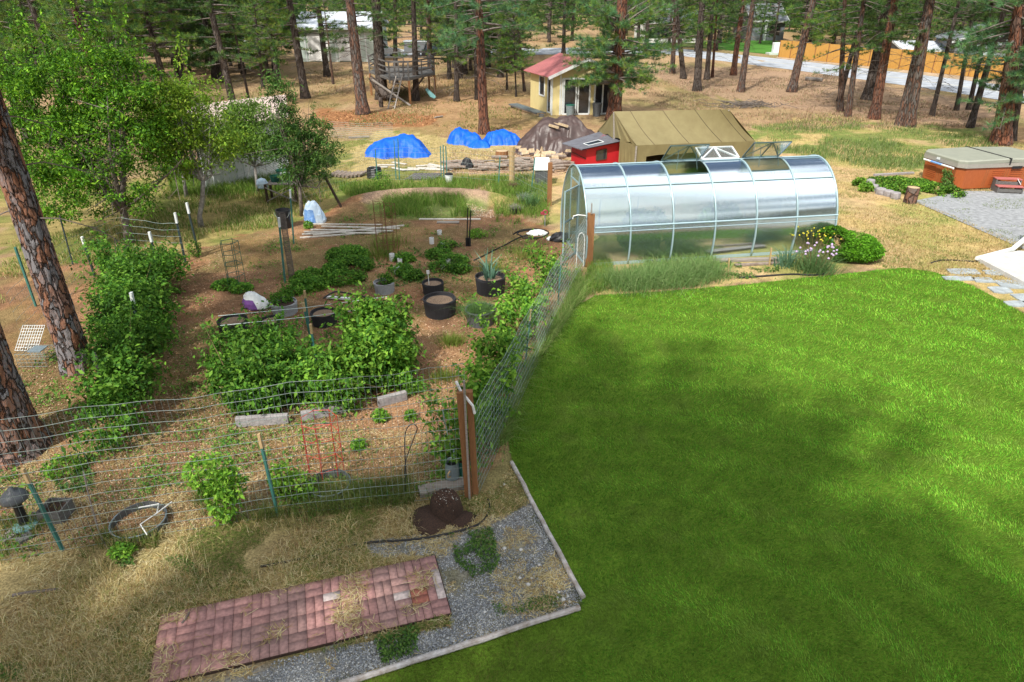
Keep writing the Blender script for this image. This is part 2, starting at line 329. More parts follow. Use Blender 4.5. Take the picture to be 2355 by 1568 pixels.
# greenhouse sheet: milky twin-wall plastic that mirrors the sky
def polymat(name='polycarbonate', refl=.60, rough=.12):
    m, n, b, out = newmat(name); l = n.links.new
    n.nodes.remove(b)
    gl = n.nodes.new('ShaderNodeBsdfGlossy'); gl.inputs['Color'].default_value = (.80, .91, 1, 1); gl.inputs['Roughness'].default_value = rough
    tr = n.nodes.new('ShaderNodeBsdfTransparent'); tr.inputs[0].default_value = (.93, .97, .92, 1)
    df = n.nodes.new('ShaderNodeBsdfTranslucent'); df.inputs[0].default_value = (.45, .52, .55, 1)
    d2 = n.nodes.new('ShaderNodeBsdfDiffuse'); d2.inputs[0].default_value = (.35, .42, .46, 1)
    a = n.nodes.new('ShaderNodeMixShader'); a.inputs[0].default_value = .05; l(tr.outputs[0], a.inputs[1]); l(d2.outputs[0], a.inputs[2])
    lw = n.nodes.new('ShaderNodeLayerWeight'); lw.inputs[0].default_value = .5
    mr = n.nodes.new('ShaderNodeMapRange'); mr.inputs[1].default_value = .11; mr.inputs[2].default_value = .24; mr.inputs[3].default_value = refl*.5; mr.inputs[4].default_value = min(.97, refl*1.6)
    l(lw.outputs['Facing'], mr.inputs[0])
    tcn = n.nodes.new('ShaderNodeTexCoord'); mpn = n.nodes.new('ShaderNodeMapping'); mpn.inputs['Scale'].default_value = (22, 1.2, 1.2)
    nz = n.nodes.new('ShaderNodeTexNoise'); nz.inputs['Scale'].default_value = 3; nz.inputs['Detail'].default_value = 4
    l(tcn.outputs['Object'], mpn.inputs[0]); l(mpn.outputs[0], nz.inputs[0])
    bp = n.nodes.new('ShaderNodeBump'); bp.inputs['Strength'].default_value = .12; bp.inputs['Distance'].default_value = .02; l(nz.outputs[0], bp.inputs['Height']); l(bp.outputs[0], gl.inputs['Normal'])
    g2 = n.nodes.new('ShaderNodeBsdfGlossy'); g2.inputs['Color'].default_value = (.78, .92, 1, 1); g2.inputs['Roughness'].default_value = .42
    gm = n.nodes.new('ShaderNodeMixShader'); gm.inputs[0].default_value = .16; l(gl.outputs[0], gm.inputs[1]); l(g2.outputs[0], gm.inputs[2])
    mm = n.nodes.new('ShaderNodeMixShader'); l(mr.outputs[0], mm.inputs[0]); l(a.outputs[0], mm.inputs[1]); l(gm.outputs[0], mm.inputs[2]); l(mm.outputs[0], out.inputs[0])
    return m
M['poly'] = polymat()
M['poly_end'] = polymat('polycarbonate_end', .28, .25)
# brick pavers with running colour
def brickmat():
    m, n, b, out = newmat('brick_paver'); l = n.links.new
    a = n.nodes.new('ShaderNodeAttribute'); a.attribute_name = 'Col'
    tcn = n.nodes.new('ShaderNodeTexCoord'); nz = n.nodes.new('ShaderNodeTexNoise'); nz.inputs['Scale'].default_value = 25; nz.inputs['Detail'].default_value = 6
    mr = n.nodes.new('ShaderNodeMapRange'); mr.inputs[1].default_value = .3; mr.inputs[2].default_value = .7; mr.inputs[3].default_value = .72; mr.inputs[4].default_value = 1.2
    vm = n.nodes.new('ShaderNodeVectorMath'); vm.operation = 'SCALE'
    l(tcn.outputs['Object'], nz.inputs[0]); l(nz.outputs[0], mr.inputs[0]); l(mr.outputs[0], vm.inputs['Scale']); l(a.outputs['Color'], vm.inputs[0]); l(vm.outputs[0], b.inputs['Base Color'])
    b.inputs['Roughness'].default_value = .9
    return m
M['brick'] = brickmat()

# ------------------------------------------------------------ ground
LAWN = [(1342, 1388), (1300, 1310), (1250, 1205), (1205, 1120), (1178, 1060), (1168, 1010), (1185, 930), (1232, 840), (1285, 765), (1325, 705), (1368, 680), (1500, 672), (1700, 656), (1900, 634), (2015, 622), (2080, 616), (2150, 626), (2230, 655), (2300, 690), (2420, 760), (2700, 1000), (2700, 1640), (560, 1640), (790, 1568), (1060, 1482), (1330, 1403)]
LAWNW = [G(*p) for p in LAWN]
def wp(poly): return np.array([G(*p)[:2] for p in poly])
def grid_lines(a, b, c, d, h, H, grow=1.12):
    "fine spacing h between b and c, widening outwards to a and d"
    out = list(np.arange(b, c, h)); s = h; x = c
    while x < d: out.append(x); s = min(s*grow, H); x += s
    s = h; x = b
    while x > a: s = min(s*grow, H); x -= s; out.insert(0, x)
    return np.array(out)
gx = grid_lines(-320, -14, 20, 320, .16, 12); gy = grid_lines(-60, 3, 36, 520, .16, 12)
GX, GY = np.meshgrid(gx, gy); X = GX.ravel(); Y = GY.ravel()
def mixc(C, c, w): return C*(1-w[:, None])+np.array(c)*w[:, None]
def plate(Xw, Yw):
    d = Yw*CP+CAMH*SP; v = (Yw*SP-CAMH*CP)/np.maximum(d, .3); return 1177.5+F*Xw/np.maximum(d, .3), 784-F*v
def softpoly(Xw, Yw, poly, soft, seed=3, s=1.2):
    "1 inside the outline, edge broken up by noise"
    P = wp(poly); jx = (fbm(Xw, Yw, s, seed)-.5)*soft*4; jy = (fbm(Xw, Yw, s, seed+9)-.5)*soft*4
    return inpoly(Xw+jx, Yw+jy, P).astype(float)
n1 = fbm(X, Y, .25, 1); n2 = fbm(X, Y, .9, 2); n3 = fbm(X, Y, 3.1, 4); n4 = fbm(X, Y, .07, 6)
C = np.zeros((len(X), 3))+np.array((.36, .24, .135))
C = mixc(C, (.22, .19, .075), np.clip((n1-.46)*6, 0, 1)*.8)
C = mixc(C, (.21, .13, .08), np.clip((n2-.56)*6, 0, 1)*.6)
C = mixc(C, (.46, .34, .19), np.clip((n3-.56)*6, 0, 1)*.5)
C = mixc(C, (.36, .19, .09), np.clip((.42-n4)*8, 0, 1)*.4)
def paint(poly, c, soft=.5, amt=1, seed=3, brk=None, s=1.2):
    global C
    w = softpoly(X, Y, poly, soft, seed, s)*amt
    if brk is not None: w = w*np.clip((fbm(X, Y, brk, seed+20)-.42)*7, 0, 1)
    C = mixc(C, c, w)
YARD = [(1200, 345), (1500, 345), (1740, 300), (1900, 260), (2355, 330), (2700, 420), (2700, 800), (2300, 700), (2020, 620), (1380, 680), (1270, 520)]
paint(YARD, (.48, .36, .155), .8, 1)
paint(YARD, (.30, .30, .09), .6, .8, 13, .8)
paint(YARD, (.50, .33, .2), .6, .6, 31, .5)
paint([(1650, 300), (1900, 275), (2150, 285), (2300, 300), (2290, 360), (2050, 400), (1800, 350)], (.15, .21, .05), .8, .9, 5, .7)
paint([(1440, 150), (1900, 165), (2230, 235), (2330, 300), (1900, 262), (1600, 215)], (.36, .24, .16), .8, .8, 7)
paint([(720, 250), (1000, 262), (1010, 292), (740, 292)], (.30, .145, .065), .6, 1, 8)
ORCH = [(0, 430), (500, 400), (900, 300), (1200, 345), (1260, 420), (1180, 470), (900, 470), (690, 560), (430, 600), (0, 660)]
paint(ORCH, (.33, .26, .10), .6, .95, 9)
paint(ORCH, (.17, .19, .05), .5, .9, 10, .7)
paint([(760, 420), (1260, 400), (1260, 450), (1180, 470), (760, 455)], (.14, .19, .045), .3, .8, 12, .9)
paint([(1000, 340), (1300, 345), (1300, 400), (1000, 400)], (.42, .28, .17), .4, 1, 15)
paint([(860, 300), (1190, 330), (1180, 372), (780, 395)], (.44, .34, .155), .5, .9, 16)
MULCH = [(0, 630), (430, 575), (690, 510), (840, 470), (1150, 480), (1260, 530), (1345, 620), (1310, 700), (1210, 850), (1092, 1140), (640, 1190), (0, 1290), (-300, 1330), (-300, 700)]
paint(MULCH, (.30, .155, .08), .25, 1, 17)
paint(MULCH, (.39, .225, .12), .25, .8, 18, 1.5)
paint(MULCH, (.19, .11, .065), .25, .7, 19, .9)
paint(MULCH, (.15, .17, .05), .3, .35, 63, .8)
paint([(840, 445), (1110, 430), (1130, 500), (990, 500), (840, 480)], (.36, .24, .17), .15, .9, 33)
FORE = [(-400, 1330), (0, 1275), (640, 1180), (1092, 1130), (1180, 1060), (1345, 1390), (560, 1660), (-900, 1700)]
paint(FORE, (.42, .33, .155), .25, 1, 20)
paint(FORE, (.25, .22, .09), .3, .8, 21, 1.1)
paint(FORE, (.30, .20, .10), .3, .6, 22, 1.6)
GRAV = [(830, 1245), (1010, 1225), (1120, 1215), (1230, 1150), (1345, 1390), (760, 1570), (520, 1640), (420, 1560), (1035, 1440), (1000, 1275), (860, 1285)]
paint(GRAV, (.235, .245, .25), .12, .75, 23, None, 3)
paint(GRAV, (.17, .16, .08), .2, .7, 24, 2.2)
w = inpoly(X, Y, np.array([p[:2] for p in LAWNW])).astype(float); C = mixc(C, (.07, .10, .02), w)
Z = (fbm(X, Y, .5, 44)-.5)*.06*np.clip((Y-20)/20, 0, 1)
# chip berm round a sunken green hollow, in the garden
bc = G(985, 480); rr = np.hypot((X-bc.x)/2.6, (Y-bc.y)/1.6); an = np.arctan2(Y-bc.y, X-bc.x)
Z = Z+.32*np.exp(-((rr-1)/.22)**2)*np.clip(np.sin(an-.1)*2+.5, 0, 1)
C = mixc(C, (.13, .19, .045), np.clip((.85-rr)*8, 0, 1)*.9)
nyy, nxx = GX.shape; idx = np.arange(nxx*nyy).reshape(nyy, nxx)
Fq = np.stack([idx[:-1, :-1], idx[:-1, 1:], idx[1:, 1:], idx[1:, :-1]], -1).reshape(-1, 4)
g = npmesh('ground', np.stack([X, Y, Z], 1), Fq, groundmat('ground_cover', True, sc=30, lo=.3, hi=1.7, bump=1), C=C, smooth=True); tag(g, kind='structure')
def sheet(name, poly, z, m, kind='structure', sub=0):
    b = MB(); b.add([(p[0], p[1], z) for p in poly], [tuple(range(len(poly)))])
    o = b.build(name, m); tag(o, kind=kind); return o
sheet('lawn', LAWNW, .006, groundmat('lawn_soil', False, (.09, .16, .015), sc=30, lo=.5, hi=1.4, bump=.5))
# road beyond the pines
rn = [(700, 130), (1130, 127), (1516, 122), (1827, 161), (1962, 180), (2108, 200), (2219, 217), (2500, 262)]
rf = [(2500, 222), (2280, 192), (2108, 171), (1962, 154), (1784, 134), (1513, 107), (1130, 112), (700, 116)]
sheet('road', [G(*p) for p in rn+rf], .012, M['asphalt'])
b = MB(); ya = [G((a[0]+c[0])/2, (a[1]+c[1])/2-1) for a, c in zip(rn, rf[::-1])]
for p, q in zip(ya, ya[1:]):
    d = (q-p).normalized(); nn = Vector((-d.y, d.x, 0))*.07
    b.add([p-nn+Vector((0, 0, .017)), q-nn+Vector((0, 0, .017)), q+nn+Vector((0, 0, .017)), p+nn+Vector((0, 0, .017))], [(0, 1, 2, 3)])
tag(b.build('road_centre_line', M['paint_y']), kind='structure')
sheet('neighbour_lawn', [G(1640, 112), G(1792, 127), G(1800, 100), G(1770, 88), G(1640, 92)], .01, groundmat('far_lawn', False, (.07, .19, .03), sc=3, lo=.8, hi=1.2))
sheet('neighbour_verge', [G(1500, 105), G(1640, 112), G(1640, 92), G(1400, 90)], .01, groundmat('far_verge', False, (.12, .16, .05), sc=3, lo=.6, hi=1.3))
sheet('road_shoulder', [G(1784, 133), G(1962, 153), G(2280, 191), G(2500, 221), G(2500, 205), G(2310, 183), G(1790, 128)], .009, groundmat('sandy_shoulder', False, (.42, .32, .22), sc=4))
# patio, slab, flagstones
sheet('patio', [G(2100, 463), G(2215, 440), G(2355, 440), G(2700, 460), G(2700, 640), G(2470, 625)], .02, M['concrete'])
b = MB()
b.slab([G(*p)+Vector((0, 0, .12)) for p in ((2248, 603), (2355, 660), (2480, 720), (2520, 600), (2340, 585))], .14)
tag(b.build('pale_concrete_slab', M['slab']), kind='structure')
b = MB()
for (x, y, w_, h_) in ((2215, 625, 60, 13), (2290, 628, 46, 12), (2205, 641, 60, 9), (2262, 645, 40, 12), (2330, 655, 60, 20), (2300, 668, 40, 14), (2375, 690, 60, 26), (2340, 700, 50, 12)):
    c = G(x, y); w_ = w_/PX(c); h_ = h_*2.1/PX(c); poly = [(c.x+w_*.62*q*random.uniform(.9, 1.05), c.y+h_*.66*r_*random.uniform(.9, 1.05)) for q, r_ in ((-1, -.7), (-.2, -1), (.8, -.9), (1, .1), (.9, .8), (.1, 1), (-.9, .8))]
    b.prism(poly, 0, .03)
tag(b.build('flagstone_path', M['flag']), kind='structure')
# ------------------------------------------------------------ plant builders
def unit(v): return v/np.maximum(np.linalg.norm(v, axis=1, keepdims=True), 1e-9)
def leaf_cloud(P, size, rng, cols, flat=.55, wid=.55, N=None, up=.6):
    "folded leaf at each point: flat = how level the blades lie"
    n = len(P); s = size*rng.uniform(.6, 1.25, n)[:, None]
    nr = rng.normal(size=(n, 3)); nr[:, 2] = np.abs(nr[:, 2])*up+flat
    if N is not None: nr = nr*.6+N
    nr = unit(nr); d = rng.normal(size=(n, 3)); d = unit(d-nr*np.sum(d*nr, 1, keepdims=True)); w = np.cross(nr, d)
    d = d-np.array((0, 0, .35)); a = P-d*s*.1; t = P+d*s
    l = P+d*s*.45+w*s*wid*.5+nr*s*.12; r = P+d*s*.45-w*s*wid*.5+nr*s*.12
    V = np.stack([a, l, t, r], 1).reshape(-1, 3); k = np.arange(n)[:, None]*4
    Fc = np.concatenate([k+np.array([[0, 2, 1]]), k+np.array([[0, 3, 2]])], 1).reshape(-1, 3)
    c = np.array(cols)[rng.integers(0, len(cols), n)]*rng.uniform(.75, 1.25, (n, 1))
    return V, Fc, np.repeat(c, 4, 0)
def blade_cloud(P, h, wd, rng, cols, lean=.35, leandir=None, curve=True):
    n = len(P); a = rng.uniform(0, 2*np.pi, n); hh = (h*rng.uniform(.55, 1.25, n))[:, None]
    side = np.stack([np.cos(a), np.sin(a), 0*a], 1)*(wd*.5*rng.uniform(.7, 1.3, n))[:, None]
    l = rng.normal(size=(n, 2))*lean
    if leandir is not None: l = l+leandir
    ld = np.concatenate([l, np.zeros((n, 1))], 1); up = np.array((0, 0, 1.0))
    m = P+hh*.55*(up+ld*.5); t = P+hh*(up*np.maximum(.35, 1-.35*np.sum(ld**2, 1, keepdims=True))+ld*1.15)
    c = np.array(cols)[rng.integers(0, len(cols), n)]*rng.uniform(.8, 1.2, (n, 1))
    k4 = None
    if curve:
        V = np.stack([P-side, P+side, m+side*.7, m-side*.7, t], 1).reshape(-1, 3); k = np.arange(n)[:, None]*5
        Fc = np.concatenate([k+np.array([[0, 1, 2]]), k+np.array([[0, 2, 3]]), k+np.array([[3, 2, 4]])], 1).reshape(-1, 3); rep = 5
    else:
        V = np.stack([P-side, P+side, t], 1).reshape(-1, 3); Fc = np.arange(3*n).reshape(-1, 3); rep = 3
    return V, Fc, np.repeat(c, rep, 0)
def merge(*parts):
    V = []; Fc = []; Cc = []; o = 0
    for v, f, c in parts: V.append(v); Fc.append(f+o); Cc.append(c); o += len(v)
    return np.concatenate(V), np.concatenate(Fc), np.concatenate(Cc)
def needle_tufts(T, D, rng, nn=26, ln=.21, wd=.007, cols=None):
    n = len(T); Tn = np.repeat(T, nn, 0); Dn = np.repeat(D, nn, 0)
    d = unit(rng.normal(size=(n*nn, 3)))*.95+Dn*.75; d = unit(d); d[:, 2] += .08
    l = ln*rng.uniform(.7, 1.15, (n*nn, 1)); st = Tn-Dn*(rng.uniform(0, .14, (n*nn, 1))*ln*4)
    s = unit(np.cross(d, rng.normal(size=(n*nn, 3))))*wd*.5
    V = np.stack([st-s, st+s, st+d*l], 1).reshape(-1, 3); Fc = np.arange(3*n*nn).reshape(-1, 3)
    cols = np.array(cols); ci = cols[rng.integers(0, len(cols), n)]*rng.uniform(.7, 1.3, (n, 1))
    c = np.repeat(ci, nn, 0)*rng.uniform(.85, 1.15, (n*nn, 1)); return V, Fc, np.repeat(c, 3, 0)
NC = [(.13, .26, .04), (.18, .30, .05), (.08, .18, .045), (.06, .15, .05), (.22, .29, .05)]
NC_COOL = [(.09, .22, .10), (.13, .28, .11), (.06, .15, .065), (.16, .28, .09)]
NC_DARK = [(.07, .15, .04), (.10, .19, .05), (.05, .115, .04), (.13, .21, .045)]
PROTO = {}
def pine_meshes(key, seed, H=15, cb=4.5, R=2.3, nl=46, nn=24, wd=.010, ln=.22, cols=NC, dead=10, tw=6, deadz=(1.5, 5.5), low=None, sparse=1.0, zones=None):
    if key in PROTO: return PROTO[key]
    rng = np.random.default_rng(seed); r = random.Random(seed)
    t = MB(); n = 14; z = np.concatenate([[0, .12, .35, .8], np.linspace(1.6, H, 12)])
    pts = []; rad = []
    wx = rng.normal(size=4)*.05
    for q in z:
        pts.append((wx[0]*math.sin(q*.5)*1.2, wx[1]*math.sin(q*.43+1)*1.2, q)); rad.append((1.35-.35*min(1, q/.8) if q < .8 else 1)*(1-.78*q/H))
    t.tube(pts, rad, n)
    tme = t.build('trunk', M['bark'], local=True, smooth=True); tmesh = tme.data; bpy.data.objects.remove(tme)
    br = MB(); T = []; D = []
    if zones: zl = [(z0+(z1-z0)*(q+.5)/m_, R_) for (z0, z1, m_, R_) in zones for q in range(m_)]; nl = len(zl)
    for i in range(nl):
        f = (i+.5)/nl; zz = cb+(H-cb)*f**.9; prof = math.sin(math.pi*min(1, .22+.78*f))**.7 if f < .93 else .3
        L_ = R*max(.25, prof)*r.uniform(.65, 1.15); a = r.uniform(0, 6.283)
        if zones: zz, R = zl[i]; L_ = R*r.uniform(.5, 1.1)
        if low and i < low: zz = cb+r.uniform(-.2, .8); L_ = R*r.uniform(.8, 1.1)
        d = Vector((math.cos(a), math.sin(a), 0)); rise = r.uniform(-.12, .28) if f < .6 else r.uniform(.2, .8)
        P0 = Vector((0, 0, zz)); pl = []
        for k in range(5):
            s = k/4; pl.append(P0+d*L_*s+Vector((0, 0, L_*(rise*s-.28*s*s+.18*s**3))))
        br.tube(pl, [.035*L_/2+.008, .028*L_/2+.006, .02, .013, .006], 4, cap=False)
        for j in range(tw):
            s = .3+.7*(j+r.random())/tw; s = min(s, 1); k = min(int(s*4), 3); p = pl[k].lerp(pl[k+1], s*4-k)
            aa = a+r.choice((-1, 1))*r.uniform(.4, 1.3); dd = Vector((math.cos(aa), math.sin(aa), r.uniform(-.05, .55))); l2 = r.uniform(.18, .6)*(L_/R*.5+.5)
            if s > .95: dd = (pl[4]-pl[3]).normalized(); l2 = .12
            e = p+dd*l2; br.tube([p, e], [.010, .004], 3, cap=False)
            for q in range(2 if l2 > .3 else 1):
                if r.random() > sparse: continue
                T.append(e-dd*(q*.24)); D.append(dd.normalized())
    for i in range(dead):
        a = r.uniform(0, 6.283); zz = r.uniform(*deadz); L_ = r.uniform(.5, 1.9); d = Vector((math.cos(a), math.sin(a), 0)); P0 = Vector((0, 0, zz))
        pl = [P0+d*L_*s+Vector((0, 0, L_*(.1*s-.45*s*s)+r.uniform(-.04, .04))) for s in (0, .3, .6, 1)]
        br.tube(pl, [.018, .013, .009, .003], 3, cap=False)
        for j in range(4):
            s = r.uniform(.3, .95); p = P0+d*L_*s+Vector((0, 0, L_*(.1*s-.45*s*s))); aa = a+r.uniform(-1.2, 1.2)
            br.tube([p, p+Vector((math.cos(aa), math.sin(aa), r.uniform(-.5, .2)))*r.uniform(.2, .6)], [.007, .002], 3, cap=False)
    bo = br.build('branches', M['deadtwig'], local=True); bmesh_ = bo.data; bpy.data.objects.remove(bo)
    V, Fc, Cc = needle_tufts(np.array(T), np.array(D), rng, nn, ln, wd, cols)
    co = npmesh('crown', V, Fc, M['needle'], C=Cc); cmesh = co.data; bpy.data.objects.remove(co)
    PROTO[key] = (tmesh, bmesh_, cmesh); return PROTO[key]
def pine_at(base, r, key, label, group=None, lean=0.0, rz=None, sc=1.0, bark=None, name='pine_tree', **kw):
    tm, bm, cm = pine_meshes(key, **VAR[key]) if key in VAR else PROTO[key]
    t = thing(name, label, 'tree', base, 0, group)
    t.rotation_euler = (0, lean, 0)
    rz = random.uniform(0, 6.28) if rz is None else rz
    for nm, me in (('trunk', tm), ('branches', bm), ('crown', cm)):
        o = bpy.data.objects.new(nm, me); COL.objects.link(o); o.parent = t; o.rotation_euler = (0, 0, rz)
        o.scale = (r, r, sc) if nm == 'trunk' else (sc, sc, sc)
        if nm == 'trunk' and bark:
            o.material_slots[0].link = 'OBJECT'; o.material_slots[0].material = M[bark]
    return t
VAR = {
 'tall_a': dict(seed=1, cb=3.5, cols=NC_DARK, dead=9, R=2.3, deadz=(2.4, 5), nl=74, wd=.018, nn=30, tw=8),
 'tall_b': dict(seed=2, cb=3.0, cols=NC, dead=10, R=2.1, deadz=(2, 4.5), nl=74, wd=.018, nn=30, tw=8),
 'tall_c': dict(seed=3, cb=2.6, cols=NC_DARK, dead=10, R=2.4, deadz=(1.8, 4), nl=76, wd=.018, nn=30, tw=8),
 'mid_a': dict(seed=4, cb=3.0, cols=NC, dead=16, R=2.4, deadz=(1.2, 4), nl=60, nn=28, wd=.013, tw=8),
 'mid_b': dict(seed=5, cb=3.3, cols=NC_DARK, dead=22, R=2.3, deadz=(1.4, 5), nl=54, nn=26, wd=.013, tw=8),
 'mid_c': dict(seed=6, cb=2.6, cols=NC, dead=18, R=2.6, H=13, deadz=(.8, 3.5), nl=56, nn=28, wd=.013, tw=8),
 'low_a': dict(seed=7, cb=1.3, cols=NC, dead=6, R=2.3, H=10, nl=56, deadz=(.5, 2)),
 'far_a': dict(seed=9, cb=1.2, cols=NC_DARK, dead=8, R=3.4, H=14, nl=76, nn=16, wd=.04, ln=.36, tw=8),
 'far_b': dict(seed=10, cb=2.0, cols=NC_DARK, dead=10, R=3.1, H=15, nl=66, nn=16, wd=.04, ln=.36, tw=8),
 'far_c': dict(seed=14, cb=.8, cols=NC, dead=4, R=2.6, H=9, nl=60, nn=16, wd=.04, ln=.34, tw=8),
 'bare': dict(seed=12, cb=4.6, cols=NC_DARK, dead=30, R=1.8, H=14, nl=34, deadz=(1.6, 7), wd=.013),
 'bigred': dict(seed=21, H=16, cols=NC_COOL+NC, dead=5, deadz=(4.5, 6.5), nn=34, wd=.014, ln=.25, zones=[(1.9, 5.4, 115, 3.1), (8, 15, 26, 2.4)], tw=10),
 'mainred': dict(seed=22, H=16, cols=NC_COOL, dead=8, deadz=(2.5, 4.5), nn=34, wd=.014, ln=.25, zones=[(4.1, 7.0, 30, 3.0), (8, 15, 22, 2.2)], tw=9),
 'lowright': dict(seed=23, H=13, cols=NC_COOL, dead=4, deadz=(1, 2), nn=36, wd=.014, zones=[(1.7, 6.5, 80, 2.5), (6.5, 12, 24, 2.2)], tw=10),
 'bushy': dict(seed=24, H=9, cols=NC, dead=4, deadz=(.5, 2), nn=36, wd=.013, ln=.25, zones=[(2.6, 8.5, 90, 2.7)], tw=10),
 'bushy2': dict(seed=25, H=9, cols=NC, dead=10, deadz=(.8, 3), nn=34, wd=.013, ln=.25, zones=[(2.2, 8.5, 80, 2.2)], tw=9),
 'shade': dict(seed=26, H=14, cols=NC, dead=6, deadz=(3, 6), nn=30, wd=.05, ln=.28, zones=[(7.2, 13, 110, 2.8)], tw=9),
 'thin': dict(seed=13, cb=5.2, cols=NC, dead=14, R=1.2, H=9, nl=22, deadz=(1.5, 5)),
}
def pine(bx, by, wpx, tx, ty, key, label, bark=None, group=None, sc=1.0, rz=None):
    "pine whose foot is seen at bx,by, trunk wpx wide there, passing tx,ty higher up"
    b_ = G(bx, by); r = wpx/PX(b_)/2/1.05
    v = (784-ty)/F; k = (CP+v*SP); t = b_.y/k; z = CAMH+t*(v*CP-SP); xx = (tx-1177.5)/F*t
    lean = math.atan2(xx-b_.x, max(z, .5))
    return pine_at(b_, r, key, label, group, lean, rz, sc, bark)
def clumped(ells, n, rng, rad, per, noise, fs, shell):
    "leaves gathered in sprays round many small centres"
    K = max(8, n//per); Cn = clump_points(ells, K, rng, shell, noise, fs); k = rng.integers(0, K, n)
    R_ = rad*rng.uniform(.6, 1.5, (K, 1)); P = Cn[k]+rng.normal(size=(n, 3))*R_[k]*np.array((.62, .62, .36)); P[:, 2] -= np.sum((P[:, :2]-Cn[k][:, :2])**2, 1)*.5
    return P[P[:, 2] > .02]
def clump_points(ells, n, rng, shell=.35, noise=.35, fs=1.2):
    "points in a union of ellipsoids (cx,cy,cz,rx,ry,rz), thinned by noise into clumps"
    w = np.array([e[3]*e[4]*e[5] for e in ells])**.8; w = w/w.sum(); out = []; tot = 0
    while tot < n:
        m = n*2; k = rng.choice(len(ells), m, p=w); E_ = np.array(ells)[k]
        d = unit(rng.normal(size=(m, 3))); r = rng.uniform(shell, 1, (m, 1))**.5
        P = E_[:, :3]+d*r*E_[:, 3:6]
        q = fbm(P[:, 0]+P[:, 2]*.7, P[:, 1]+P[:, 2]*.9, fs, 77, 3)
        P = P[(q > .5-noise*.35+rng.uniform(-.1, .1, m)) & (P[:, 2] > .03)]; out.append(P); tot += len(P)
    return np.concatenate(out)[:n]
def shrub(name, label, cat, base, ells, n, size, cols, mat_='leaf', stems=6, group=None, flat=.55, wid=.55, noise=.35, fs=1.6, seed=1, stemmat='canes', part='foliage', shell=.35, sprays=0, clump=0):
    rng = np.random.default_rng(seed); t = thing(name, label, cat, base, 0, group)
    E2 = [(base[0]+e[0], base[1]+e[1], e[2], *e[3:]) for e in ells]
    P = clumped(E2, n, rng, clump, 42, noise, fs, shell) if clump else clump_points(E2, n, rng, shell, noise, fs)
    if sprays:
        ex = []
        for k in range(sprays):
            e = E2[rng.integers(0, len(E2))]; a = rng.uniform(0, 6.28); d = np.array((math.cos(a)*.5, math.sin(a)*.5, rng.uniform(.5, 1.3))); q0 = np.array(e[:3])+np.array((math.cos(a)*e[3]*.6, math.sin(a)*e[4]*.6, e[5]*.3)); s_ = rng.uniform(0, 1, (26, 1))
            ex.append(q0+d*s_*rng.uniform(.35, .75)+rng.normal(size=(26, 3))*.05)
        ex = np.concatenate(ex); ex = ex[ex[:, 2] > .03]; P = np.concatenate([P, ex])
    V, Fc, Cc = leaf_cloud(P, size, rng, cols, flat, wid)
    big = np.repeat(fbm(P[:, 0]+P[:, 2], P[:, 1]-P[:, 2]*.5, 1.6, seed, 3), 4)[:, None]; Cc = Cc*(.35+1.25*big)
    npmesh(part, V, Fc, M[mat_], t, Cc)
    if stems:
        b = MB()
        for i in range(stems):
            e = E2[i % len(E2)]; q = P[rng.integers(0, len(P))]
            s = Vector((e[0]+rng.uniform(-.5, .5)*e[3], e[1]+rng.uniform(-.5, .5)*e[4], 0)); q = Vector(q)
            b.tube([s, s.lerp(q, .5)+Vector((0, 0, .08)), q], [.009, .007, .003], 4, cap=False)
        b.build('stems', M[stemmat], t)
    return t
